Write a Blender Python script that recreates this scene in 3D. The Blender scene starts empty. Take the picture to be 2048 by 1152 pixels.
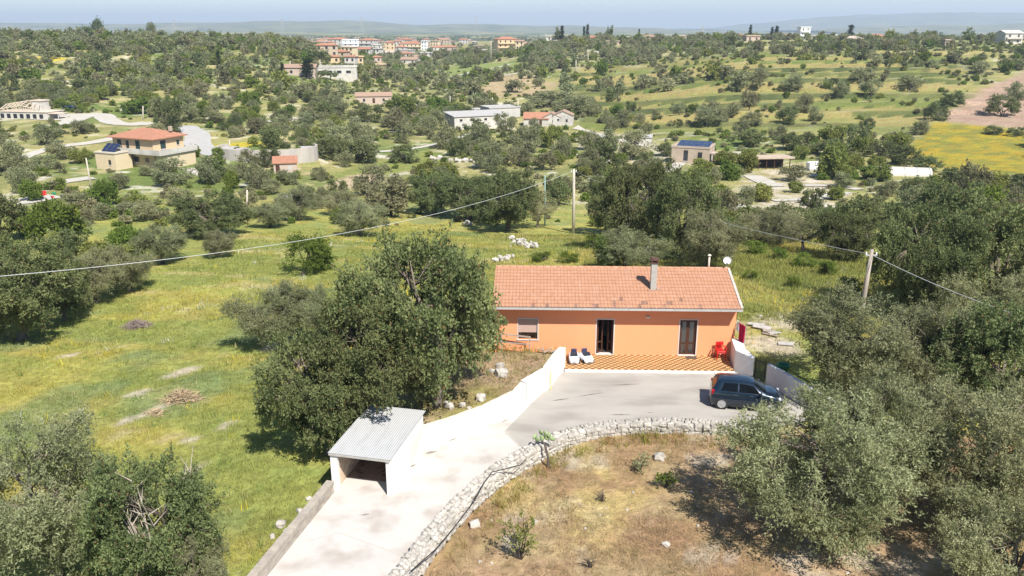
import bpy, bmesh, math, random
import numpy as np
from mathutils import Vector, Matrix
random.seed(7)
RNG = np.random.default_rng(7)
scene = bpy.context.scene
COL = scene.collection
R = math.radians

# ------------------------------------------------------------------ camera
FPX, CAM_H = 1650.0, 18.0
PITCH = math.atan((576 - 54) / FPX)
cam_d = bpy.data.cameras.new('camera')
cam = bpy.data.objects.new('camera', cam_d)
COL.objects.link(cam)
cam.location = (0, 0, CAM_H)
cam.rotation_euler = (math.pi / 2 - PITCH, 0, 0)
cam_d.sensor_width = 36.0
cam_d.lens = 36.0 * FPX / 2048
cam_d.clip_start = 0.5
cam_d.clip_end = 60000
scene.camera = cam

# ------------------------------------------------------------------ sky, sun, exposure
SUN_TO = Vector((0.41, -0.75, 1.0)).normalized()
world = bpy.data.worlds.new('World')
scene.world = world
world.use_nodes = True
wn = world.node_tree
wn.nodes.clear()
sky = wn.nodes.new('ShaderNodeTexSky')
sky.sky_type = 'NISHITA'
sky.sun_disc = False
sky.sun_elevation = math.asin(SUN_TO.z)
sky.sun_rotation = math.atan2(SUN_TO.x, SUN_TO.y)
sky.altitude = 300
sky.air_density = 1.0
sky.dust_density = 0.3
sky.ozone_density = 4.5
bg = wn.nodes.new('ShaderNodeBackground')
bg.inputs['Strength'].default_value = 0.08
wo = wn.nodes.new('ShaderNodeOutputWorld')
wn.links.new(sky.outputs[0], bg.inputs['Color'])
wn.links.new(bg.outputs[0], wo.inputs['Surface'])
sun_d = bpy.data.lights.new('sun', 'SUN')
sun_d.energy = 4.8
sun_d.angle = R(0.53)
sun_d.color = (1.0, 0.955, 0.88)
sun = bpy.data.objects.new('sun', sun_d)
COL.objects.link(sun)
sun.rotation_euler = SUN_TO.to_track_quat('Z', 'Y').to_euler()
vs = scene.view_settings
vs.view_transform = 'Standard'
vs.look = 'None'
vs.gamma = 1
vs.exposure = 0.9
vs.use_curve_mapping = False
scene.cycles.max_bounces = 8
scene.cycles.diffuse_bounces = 5
scene.cycles.transparent_max_bounces = 6
scene.cycles.use_denoising = True

# ------------------------------------------------------------------ small helpers
CP, SP = math.cos(PITCH), math.sin(PITCH)


def ray(px, py):
    a = (px - 1024) / FPX
    b = (py - 576) / FPX
    return np.array([a, CP - b * SP, -SP - b * CP])


def at(px, py, z=0.0):
    r = ray(px, py)
    t = (z - CAM_H) / r[2]
    return Vector((r[0] * t, r[1] * t, z))


def atY(px, py, Y):
    r = ray(px, py)
    t = Y / r[1]
    return Vector((r[0] * t, Y, CAM_H + r[2] * t))


def project(x, y, z):
    zz = z - CAM_H
    Z = y * CP - zz * SP
    return 1024 + FPX * x / Z, 576 + FPX * (-zz * CP - y * SP) / Z


def tag(o, label=None, cat=None, group=None, kind=None):
    if label: o['label'] = label
    if cat: o['category'] = cat
    if group: o['group'] = group
    if kind: o['kind'] = kind
    return o


def empty(name, loc=(0, 0, 0), rz=0.0, label=None, cat=None, group=None):
    o = bpy.data.objects.new(name, None)
    o.empty_display_size = 0.1
    COL.objects.link(o)
    o.location = loc
    o.rotation_euler = (0, 0, rz)
    return tag(o, label, cat, group)


def link(name, mesh, parent=None, loc=None, rot=None, scale=None):
    o = bpy.data.objects.new(name, mesh)
    COL.objects.link(o)
    if parent is not None: o.parent = parent
    if loc is not None: o.location = loc
    if rot is not None: o.rotation_euler = rot
    if scale is not None: o.scale = scale
    return o


def fast_mesh(name, V, F, mats, tone=None, smooth=False, midx=None):
    """V (n,3) array, F (m,k) int array; one attribute 'tone' per face"""
    me = bpy.data.meshes.new(name)
    V = np.asarray(V, dtype=np.float32)
    F = np.asarray(F, dtype=np.int32)
    m, k = F.shape
    me.vertices.add(len(V)); me.vertices.foreach_set('co', V.ravel())
    me.loops.add(m * k); me.loops.foreach_set('vertex_index', F.ravel())
    me.polygons.add(m)
    me.polygons.foreach_set('loop_start', np.arange(0, m * k, k, dtype=np.int32))
    me.update(calc_edges=True)
    if midx is not None: me.polygons.foreach_set('material_index', np.asarray(midx, dtype=np.int32))
    if tone is not None:
        a = me.attributes.new('tone', 'FLOAT', 'FACE')
        a.data.foreach_set('value', np.asarray(tone, dtype=np.float32))
    if smooth: me.polygons.foreach_set('use_smooth', np.ones(m, dtype=bool))
    for mm in (mats if isinstance(mats, (list, tuple)) else [mats]): me.materials.append(mm)
    me.update()
    return me


class MB:
    """collects simple solids into one mesh"""
    def __init__(s): s.v = []; s.f = []
    def add(s, vs, fs):
        n = len(s.v); s.v += [tuple(p) for p in vs]; s.f += [tuple(i + n for i in q) for q in fs]; return s
    def box(s, x0, x1, y0, y1, z0, z1):
        return s.add([(x0, y0, z0), (x1, y0, z0), (x1, y1, z0), (x0, y1, z0), (x0, y0, z1), (x1, y0, z1), (x1, y1, z1), (x0, y1, z1)],
                     [(0, 3, 2, 1), (4, 5, 6, 7), (0, 1, 5, 4), (1, 2, 6, 5), (2, 3, 7, 6), (3, 0, 4, 7)])
    def prism(s, poly, z0, z1):
        """poly: (x,y) anticlockwise; z0/z1 number or list"""
        n = len(poly)
        a = z0 if isinstance(z0, (list, tuple)) else [z0] * n
        b = z1 if isinstance(z1, (list, tuple)) else [z1] * n
        vs = [(p[0], p[1], a[i]) for i, p in enumerate(poly)] + [(p[0], p[1], b[i]) for i, p in enumerate(poly)]
        fs = [tuple(range(n - 1, -1, -1)), tuple(range(n, 2 * n))] + [(i, (i + 1) % n, n + (i + 1) % n, n + i) for i in range(n)]
        return s.add(vs, fs)
    def bar(s, p, q, w, h=None):
        """square bar from p to q"""
        h = h or w
        p, q = Vector(p), Vector(q); d = (q - p).normalized()
        u = Vector((0, 0, 1)) if abs(d.z) < 0.95 else Vector((0, 1, 0))
        a = d.cross(u).normalized() * w / 2; b = a.cross(d).normalized() * h / 2
        vs = [p - a - b, p + a - b, p + a + b, p - a + b, q - a - b, q + a - b, q + a + b, q - a + b]
        return s.add(vs, [(0, 1, 2, 3), (7, 6, 5, 4), (0, 4, 5, 1), (1, 5, 6, 2), (2, 6, 7, 3), (3, 7, 4, 0)])
    def tube(s, pts, rad, n=6):
        pts = [Vector(p) for p in pts]
        rad = rad if isinstance(rad, (list, tuple)) else [rad] * len(pts)
        base = len(s.v); prev = None
        for i, p in enumerate(pts):
            d = (pts[min(i + 1, len(pts) - 1)] - pts[max(i - 1, 0)]).normalized()
            if prev is None:
                a = d.orthogonal().normalized()
            else:
                a = (prev - d * prev.dot(d)).normalized()
            prev = a; b = d.cross(a)
            for k in range(n):
                t = 2 * math.pi * k / n
                s.v.append(tuple(p + (a * math.cos(t) + b * math.sin(t)) * rad[i]))
        for i in range(len(pts) - 1):
            for k in range(n):
                q = base + i * n
                s.f.append((q + k, q + (k + 1) % n, q + n + (k + 1) % n, q + n + k))
        s.f.append(tuple(base + k for k in range(n - 1, -1, -1)))
        e = base + (len(pts) - 1) * n
        s.f.append(tuple(e + k for k in range(n)))
        return s
    def lathe(s, prof, n=16, axis='z', c=(0, 0, 0)):
        """prof: list of (r, h)"""
        base = len(s.v); c = Vector(c)
        for r, h in prof:
            for k in range(n):
                t = 2 * math.pi * k / n
                x, y = r * math.cos(t), r * math.sin(t)
                p = {'z': (x, y, h), 'y': (x, h, y), 'x': (h, x, y)}[axis]
                s.v.append(tuple(Vector(p) + c))
        for i in range(len(prof) - 1):
            for k in range(n):
                q = base + i * n
                s.f.append((q + k, q + (k + 1) % n, q + n + (k + 1) % n, q + n + k))
        s.f.append(tuple(base + k for k in range(n)))
        e = base + (len(prof) - 1) * n
        s.f.append(tuple(e + k for k in range(n)))
        return s
    def mesh(s, name, mat, smooth=False, bevel=0.0, wobble=0.0):
        me = bpy.data.meshes.new(name)
        v = s.v
        if wobble:
            v = [tuple(c + random.uniform(-wobble, wobble) for c in p) for p in v]
        me.from_pydata(v, [], s.f)
        bm = bmesh.new(); bm.from_mesh(me)
        bmesh.ops.recalc_face_normals(bm, faces=bm.faces)
        if bevel:
            bmesh.ops.bevel(bm, geom=list(bm.edges), offset=bevel, segments=1, affect='EDGES', clamp_overlap=True)
        if smooth:
            for f in bm.faces: f.smooth = True
        bm.to_mesh(me); bm.free()
        for m in (mat if isinstance(mat, (list, tuple)) else [mat]): me.materials.append(m)
        return me
    def build(s, name, mat, parent=None, loc=None, rot=None, smooth=False, bevel=0.0, wobble=0.0):
        return link(name, s.mesh(name, mat, smooth, bevel, wobble), parent, loc, rot)


# ------------------------------------------------------------------ materials
MATS = {}


def mat(name, c1, c2=None, scale=4.0, rough=0.85, bump=0.0, bscale=None, rand=0.0, metal=0.0, spec=0.3, coat=0.0, stretch=(1, 1, 1), c3=None, s3=0.6, world_co=False, sharp=None):
    """procedural Principled material: c1/c2 mixed by noise, c3 larger stains, optional per-object value change"""
    if name in MATS: return MATS[name]
    m = bpy.data.materials.new(name); m.use_nodes = True
    nt = m.node_tree; N = nt.nodes; L = nt.links
    b = N['Principled BSDF']
    b.inputs['Roughness'].default_value = rough
    b.inputs['Metallic'].default_value = metal
    b.inputs['Specular IOR Level'].default_value = spec
    if coat: b.inputs['Coat Weight'].default_value = coat; b.inputs['Coat Roughness'].default_value = 0.05
    if world_co:
        tc = N.new('ShaderNodeNewGeometry'); co = tc.outputs['Position']
    else:
        tc = N.new('ShaderNodeTexCoord'); co = tc.outputs['Object']
    mp = N.new('ShaderNodeMapping'); mp.inputs['Scale'].default_value = stretch
    L.new(co, mp.inputs['Vector'])
    oi = N.new('ShaderNodeObjectInfo')
    if not world_co:
        ad = N.new('ShaderNodeVectorMath'); ad.operation = 'ADD'
        sc = N.new('ShaderNodeVectorMath'); sc.operation = 'SCALE'; sc.inputs[0].default_value = (37, 17, 29)
        L.new(oi.outputs['Random'], sc.inputs['Scale'])
        L.new(co, ad.inputs[0]); L.new(sc.outputs[0], ad.inputs[1]); L.new(ad.outputs[0], mp.inputs['Vector'])
    nz = N.new('ShaderNodeTexNoise'); nz.inputs['Scale'].default_value = scale; nz.inputs['Detail'].default_value = 6; nz.inputs['Roughness'].default_value = 0.65
    L.new(mp.outputs[0], nz.inputs['Vector'])
    rp = N.new('ShaderNodeMapRange')
    lo, hi = sharp or (0.3, 0.7)
    rp.inputs['From Min'].default_value = lo; rp.inputs['From Max'].default_value = hi
    L.new(nz.outputs['Fac'], rp.inputs['Value'])
    mx = N.new('ShaderNodeMix'); mx.data_type = 'RGBA'
    mx.inputs[6].default_value = (*c1, 1); mx.inputs[7].default_value = (*(c2 or tuple(c * 0.85 for c in c1)), 1)
    L.new(rp.outputs[0], mx.inputs[0]); out = mx.outputs[2]
    if c3:
        n3 = N.new('ShaderNodeTexNoise'); n3.inputs['Scale'].default_value = s3; n3.inputs['Detail'].default_value = 5
        L.new(mp.outputs[0], n3.inputs['Vector'])
        r3 = N.new('ShaderNodeMapRange'); r3.inputs['From Min'].default_value = 0.5; r3.inputs['From Max'].default_value = 0.72
        L.new(n3.outputs['Fac'], r3.inputs['Value'])
        m3 = N.new('ShaderNodeMix'); m3.data_type = 'RGBA'; m3.inputs[7].default_value = (*c3, 1)
        L.new(r3.outputs[0], m3.inputs[0]); L.new(out, m3.inputs[6]); out = m3.outputs[2]
    if rand:
        hs = N.new('ShaderNodeHueSaturation')
        rr = N.new('ShaderNodeMapRange'); rr.inputs['To Min'].default_value = 1 - rand; rr.inputs['To Max'].default_value = 1 + rand
        L.new(oi.outputs['Random'], rr.inputs['Value']); L.new(rr.outputs[0], hs.inputs['Value']); L.new(out, hs.inputs['Color']); out = hs.outputs[0]
    L.new(out, b.inputs['Base Color'])
    if bump:
        bn = N.new('ShaderNodeTexNoise'); bn.inputs['Scale'].default_value = bscale or scale * 4; bn.inputs['Detail'].default_value = 5
        L.new(mp.outputs[0], bn.inputs['Vector'])
        bp = N.new('ShaderNodeBump'); bp.inputs['Strength'].default_value = min(1, bump * 8); bp.inputs['Distance'].default_value = bump
        L.new(bn.outputs['Fac'], bp.inputs['Height']); L.new(bp.outputs[0], b.inputs['Normal'])
    MATS[name] = m
    return m


def leafmat(name, dark, light, transl=0.3, spread=0.25, gloss=0.0, dead=None):
    m = bpy.data.materials.new(name); m.use_nodes = True
    nt = m.node_tree; N = nt.nodes; L = nt.links; N.clear()
    at_ = N.new('ShaderNodeAttribute'); at_.attribute_name = 'tone'
    mx = N.new('ShaderNodeMix'); mx.data_type = 'RGBA'
    mx.inputs[6].default_value = (*dark, 1); mx.inputs[7].default_value = (*light, 1)
    L.new(at_.outputs['Fac'], mx.inputs[0])
    out = mx.outputs[2]
    if dead:
        gt = N.new('ShaderNodeMath'); gt.operation = 'GREATER_THAN'; gt.inputs[1].default_value = 0.965
        L.new(at_.outputs['Fac'], gt.inputs[0])
        md = N.new('ShaderNodeMix'); md.data_type = 'RGBA'; md.inputs[7].default_value = (*dead, 1)
        L.new(gt.outputs[0], md.inputs[0]); L.new(out, md.inputs[6]); out = md.outputs[2]
    oi = N.new('ShaderNodeObjectInfo')
    hs = N.new('ShaderNodeHueSaturation')
    mr = N.new('ShaderNodeMapRange'); mr.inputs['To Min'].default_value = 1 - spread; mr.inputs['To Max'].default_value = 1 + spread
    L.new(oi.outputs['Random'], mr.inputs['Value']); L.new(mr.outputs[0], hs.inputs['Value'])
    fr = N.new('ShaderNodeMath'); fr.operation = 'MULTIPLY'; fr.inputs[1].default_value = 7.31
    fc = N.new('ShaderNodeMath'); fc.operation = 'FRACT'
    L.new(oi.outputs['Random'], fr.inputs[0]); L.new(fr.outputs[0], fc.inputs[0])
    m2 = N.new('ShaderNodeMapRange'); m2.inputs['To Min'].default_value = 0.485; m2.inputs['To Max'].default_value = 0.515
    L.new(fc.outputs[0], m2.inputs['Value']); L.new(m2.outputs[0], hs.inputs['Hue'])
    L.new(out, hs.inputs['Color'])
    d = N.new('ShaderNodeBsdfDiffuse'); t = N.new('ShaderNodeBsdfTranslucent'); ms = N.new('ShaderNodeMixShader')
    ms.inputs[0].default_value = transl
    L.new(hs.outputs[0], d.inputs['Color']); L.new(hs.outputs[0], t.inputs['Color'])
    L.new(d.outputs[0], ms.inputs[1]); L.new(t.outputs[0], ms.inputs[2])
    o = N.new('ShaderNodeOutputMaterial'); sh = ms.outputs[0]
    if gloss:
        g = N.new('ShaderNodeBsdfGlossy'); g.inputs['Roughness'].default_value = 0.45
        mg = N.new('ShaderNodeMixShader'); mg.inputs[0].default_value = gloss
        L.new(sh, mg.inputs[1]); L.new(g.outputs[0], mg.inputs[2]); sh = mg.outputs[0]
    L.new(sh, o.inputs['Surface'])
    return m


# ------------------------------------------------------------------ noise and terrain height
def _hash(ix, iy, seed):
    h = (ix.astype(np.int64) * 374761393 + iy.astype(np.int64) * 668265263 + seed * 1442695) & 0x7fffffff
    h = ((h ^ (h >> 13)) * 1274126177) & 0x7fffffff
    return ((h ^ (h >> 16)) & 0xffff) / 65535.0


def vnoise(x, y, seed=0):
    x = np.asarray(x, float); y = np.asarray(y, float)
    ix, iy = np.floor(x), np.floor(y); fx, fy = x - ix, y - iy
    fx = fx * fx * (3 - 2 * fx); fy = fy * fy * (3 - 2 * fy)
    a = _hash(ix, iy, seed); b = _hash(ix + 1, iy, seed); c = _hash(ix, iy + 1, seed); d = _hash(ix + 1, iy + 1, seed)
    return (a + (b - a) * fx) * (1 - fy) + (c + (d - c) * fx) * fy


def fbm(x, y, seed=0, oct=4):
    s = 0; a = 0.5
    for i in range(oct):
        s = s + a * vnoise(x, y, seed + i * 17); x = x * 2.03; y = y * 2.03; a *= 0.5
    return s / (1 - 0.5 ** oct)


TU = np.array([-0.95, -0.75, -0.59, -0.3, -0.1, 0.1, 0.3, 0.59, 0.75, 0.95])
TABLE = [
    (-60, -1.2, -1.2, -1.2, -1.2, -0.5, -0.45, -0.3, 0, 0, 0),
    (15, -1.4, -1.4, -1.3, -1.2, -0.6, -0.45, -0.3, 0, 0, 0),
    (30, -1.8, -1.7, -1.6, -1.3, -0.7, -0.3, -0.2, 0, 0, 0),
    (45, -2.8, -2.6, -2.4, -1.9, -0.6, 0, 0.0, 0, 0, 0),
    (60, -4, -3.9, -3.6, -2.9, -1.6, -0.8, -0.5, -1, -1, -1),
    (80, -6, -5.8, -5.3, -4.4, -4, -3.5, -3, -3.5, -3.5, -3.5),
    (105, -8.5, -8.5, -8, -7, -7.5, -7.5, -7, -7, -7, -7),
    (140, -10.5, -10.5, -10, -10, -10.5, -10.5, -10, -10, -9.5, -9.5),
    (180, -10.5, -10.5, -10, -10.5, -12, -12, -11.5, -11, -10, -10),
    (220, -9, -9, -8.5, -10, -12, -12, -11, -9.5, -9, -9),
    (260, -6.5, -6.5, -6, -9, -11.5, -11, -9, -7.5, -7, -7),
    (350, 2, 3, 4, -2, -10, -8, -1, 0, 0, 0),
    (480, 11.5, 11.5, 12, 9.5, -8, -1, 7.5, 7.5, 6.5, 6.5),
    (560, 10, 10, 10, 9, -7, 3.5, 9, 9.5, 8.5, 8.5),
    (650, 7, 7, 7, 5, -6, 8, 8.5, 7, 6, 6),
    (800, 1, 1, 1, 0, -5, 4, 3, 0, 0, 0),
    (1200, -4, -4, -4, -4, -4, -3, -6, -8, -8, -8),
    (2500, -6, -6, -6, -8, -10, -10, -14, -16, -16, -16),
    (6000, 0, 0, 0, -4, -8, -10, -14, -12, -12, -12),
    (14000, 0, 0, 0, -6, -10, -12, -14, -12, -12, -12)]
TY = np.array([r[0] for r in TABLE], float)
TZ = np.array([r[1:] for r in TABLE], float)


def _sm(e0, e1, x):
    t = np.clip((x - e0) / (e1 - e0), 0, 1); return t * t * (3 - 2 * t)


def poly_sd(poly, x, y):
    """signed distance, negative inside"""
    x = np.asarray(x, float); y = np.asarray(y, float)
    d = np.full(x.shape, 1e9); inside = np.zeros(x.shape, bool)
    n = len(poly)
    for i in range(n):
        ax, ay = poly[i][0], poly[i][1]; bx, by = poly[(i + 1) % n][0], poly[(i + 1) % n][1]
        ex, ey = bx - ax, by - ay
        t = np.clip(((x - ax) * ex + (y - ay) * ey) / (ex * ex + ey * ey + 1e-12), 0, 1)
        d = np.minimum(d, np.hypot(x - ax - t * ex, y - ay - t * ey))
        c = ((ay > y) != (by > y)) & (x < (bx - ax) * (y - ay) / ((by - ay) if by != ay else 1e-9) + ax)
        inside ^= c
    return np.where(inside, -d, d)


# paved ground (plan outline, metres), house footprint, raised bed
STONE_IN = [at(px, py) for px, py in [(760, 1195), (800, 1138), (868, 1050), (930, 985), (1000, 932), (1060, 898), (1120, 870), (1200, 853), (1300, 846), (1450, 852), (1530, 858)]]
LEFT_WALL = [Vector(p) for p in [(2.95, 42.1, 0), (2.45, 40.9, 0), (1.95, 39.4, 0), (0.75, 38.1, 0), (0.3, 37.0, 0), (-1.2, 35.3, 0), (-2.6, 34.1, 0), (-3.85, 33.25, 0)]]
SHED_FR, SHED_BR = Vector((-4.9, 29.15, 0)), Vector((-3.95, 33.2, 0))
PARAPET = [Vector((-7.25, 29.5, 0)), Vector((-8.35, 24.6, 0)), Vector((-9.6, 19.0, 0))]
PAVE = [(p.x, p.y) for p in STONE_IN] + [(15.6, 36.4), (13.5, 40.0), (12.9, 40.9), (12.2, 43.4), (2.9, 43.7)] + [(p.x, p.y) for p in LEFT_WALL] + [(-3.95, 33.2), (-6.6, 33.8), (-7.3, 29.6)] + [(p.x, p.y) for p in PARAPET]
HOUSE_FP = [(-1.1, 44.0), (12.6, 43.5), (12.9, 52), (-0.8, 52.4)]
BED = [(2.3, 42.5), (1.5, 39.9), (0.3, 38.6), (-0.3, 37.3), (-1.8, 35.8), (-4.1, 34.1), (-6.6, 34.4), (-7.5, 37), (-6, 42), (-2.5, 45.5), (-1.1, 44.2), (2.7, 43.9)]
BUMPS = []      # (x, y, rx, ry, dz)


def T(x, y, detail=True):
    x = np.asarray(x, float); y = np.asarray(y, float)
    x, y = np.broadcast_arrays(x, y)
    yy = np.clip(y, TY[0], TY[-1] - 1)
    u = np.clip(x / np.maximum(yy, 60.0), TU[0], TU[-1])
    iy = np.clip(np.searchsorted(TY, yy, side='right') - 1, 0, len(TY) - 2)
    iu = np.clip(np.searchsorted(TU, u, side='right') - 1, 0, len(TU) - 2)
    fy = (yy - TY[iy]) / (TY[iy + 1] - TY[iy]); fu = (u - TU[iu]) / (TU[iu + 1] - TU[iu])
    fu = fu * fu * (3 - 2 * fu)
    # cubic along y
    def col(k):
        p0 = TZ[np.maximum(iy - 1, 0), k]; p1 = TZ[iy, k]; p2 = TZ[iy + 1, k]; p3 = TZ[np.minimum(iy + 2, len(TY) - 1), k]
        y0 = TY[np.maximum(iy - 1, 0)]; y1 = TY[iy]; y2 = TY[iy + 1]; y3 = TY[np.minimum(iy + 2, len(TY) - 1)]
        h = y2 - y1
        m1 = (p2 - p0) / np.maximum(y2 - y0, 1e-6) * h; m2 = (p3 - p1) / np.maximum(y3 - y1, 1e-6) * h
        t = fy
        return p1 * (2 * t**3 - 3 * t**2 + 1) + m1 * (t**3 - 2 * t**2 + t) + p2 * (-2 * t**3 + 3 * t**2) + m2 * (t**3 - t**2)
    z = col(iu) * (1 - fu) + col(iu + 1) * fu
    # rolling relief grows with distance
    amp = np.clip((y - 60) / 200, 0, 1) * 1.6
    z = z + amp * (fbm(x / 55 + 3.1, y / 55, 5, 3) - 0.5) * 2 * np.clip(1.2 - y / 900, 0.3, 1)
    # hillside terraces on the right
    tm = _sm(0.02, 0.1, u) * _sm(0.62, 0.5, u) * _sm(235, 265, y) * _sm(470, 430, y)
    ph = (y + 0.12 * x + 5 * (fbm(x / 40, y / 40, 9, 2) - 0.5)) / 16.0
    fr = ph - np.floor(ph)
    z = z + tm * 2.0 * (_sm(0.0, 0.13, fr) - fr)
    for bx, by, rx, ry, dz in BUMPS:
        q = ((x - bx) / rx) ** 2 + ((y - by) / ry) ** 2
        z = z + dz * np.exp(-np.clip(q, 0, 40) ** 2)
    if detail:
        z = z + 0.16 * (fbm(x / 2.7, y / 2.7, 2, 3) - 0.5) * np.clip((120 - y) / 60, 0, 1)
    near = (y < 70) & (y > -20) & (np.abs(x) < 40)
    if near.any():
        sd = poly_sd(BED, x, y)
        w = _sm(1.1, 0.0, sd); z = z * (1 - w) + (0.62 + 0.3 * (fbm(x / 1.5, y / 1.5, 4, 2) - 0.5)) * w
        sd = np.minimum(poly_sd(PAVE, x, y), poly_sd(HOUSE_FP, x, y))
        w = _sm(0.42, 0.12, sd); z = z * (1 - w) + (-0.16) * w
    return z


def Tz(x, y): return float(T(np.array([x]), np.array([y]))[0])


def ground(px, py, zoff=0.0, ymax=3000):
    """where the sight line through a photo pixel meets the terrain"""
    r = ray(px, py)
    ys = np.concatenate([np.arange(12, 150, 0.5), np.geomspace(150, ymax, 900)])
    ts = ys / r[1]
    X, Z = r[0] * ts, CAM_H + r[2] * ts
    below = Z < T(X, ys) + zoff
    k = int(np.argmax(below)) if below.any() else len(ys) - 1
    if k > 0:
        a, b = ys[k - 1], ys[k]
        for _ in range(14):
            mid = (a + b) / 2; t = mid / r[1]
            if CAM_H + r[2] * t < Tz(r[0] * t, mid) + zoff: b = mid
            else: a = mid
        Y = (a + b) / 2
    else: Y = ys[0]
    t = Y / r[1]
    return Vector((r[0] * t, Y, Tz(r[0] * t, Y)))


def gpoly(pts): return [(g.x, g.y) for g in (ground(*p) for p in pts)]

# ------------------------------------------------------------------ terrain
MOUND = (-55.0, 184.0)
BUMPS.append((MOUND[0], MOUND[1], 11.5, 8.0, 2.6))

rows = np.concatenate([np.arange(-40, 14, 3.0), np.arange(14, 120, 0.55), np.geomspace(120, 700, 420), np.geomspace(715, 14000, 70)])
cols = np.linspace(-0.93, 0.93, 330)
cols = cols * (0.55 + 0.45 * np.abs(cols / 0.93))        # finer in the middle
GY, GU = np.meshgrid(rows, cols, indexing='ij')
GX = GU * np.maximum(GY, 60.0)
GZ = T(GX, GY)
nr, nc = GX.shape
V = np.stack([GX, GY, GZ], -1).reshape(-1, 3)
i, j = np.meshgrid(np.arange(nr - 1), np.arange(nc - 1), indexing='ij')
a = (i * nc + j).ravel()
F = np.stack([a, a + 1, a + nc + 1, a + nc], -1)

FIELD_DRY = [(p.x, p.y) for p in STONE_IN] + [(20, 34.5), (34, 36), (34, 0), (-6, 0)]
YELLOW = gpoly([(1795, 305), (1868, 246), (1950, 250), (2060, 264), (2060, 352), (1950, 346), (1870, 332)])
PLOUGH = gpoly([(1884, 240), (1940, 196), (1990, 168), (2056, 140), (2058, 200), (2060, 258), (1960, 250)])
TAN1 = gpoly([(955, 188), (985, 152), (1055, 148), (1125, 170), (1080, 190), (1000, 196)])
ROCKY = gpoly([(1490, 345), (1560, 335), (1660, 355), (1700, 400), (1660, 425), (1560, 430), (1490, 410)])
ROCKY2 = gpoly([(1180, 262), (1260, 268), (1360, 300), (1340, 335), (1250, 320), (1150, 300), (1150, 275)])
GREEN1 = gpoly([(860, 150), (900, 132), (1000, 125), (1060, 128), (1000, 142), (900, 158)])
MEADOW = gpoly([(640, 350), (730, 330), (860, 300), (900, 330), (800, 345), (700, 375)])
TANPATH = gpoly([(650, 375), (700, 352), (765, 345), (790, 370), (760, 382), (700, 376)])
VILLA_Y = [gpoly(p) for p in ([(420, 292), (480, 284), (545, 286), (560, 294), (480, 300)], [(0, 128), (40, 118), (100, 112), (135, 116), (110, 124), (30, 134)], [(135, 418), (160, 395), (172, 420), (150, 440)])]


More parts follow.
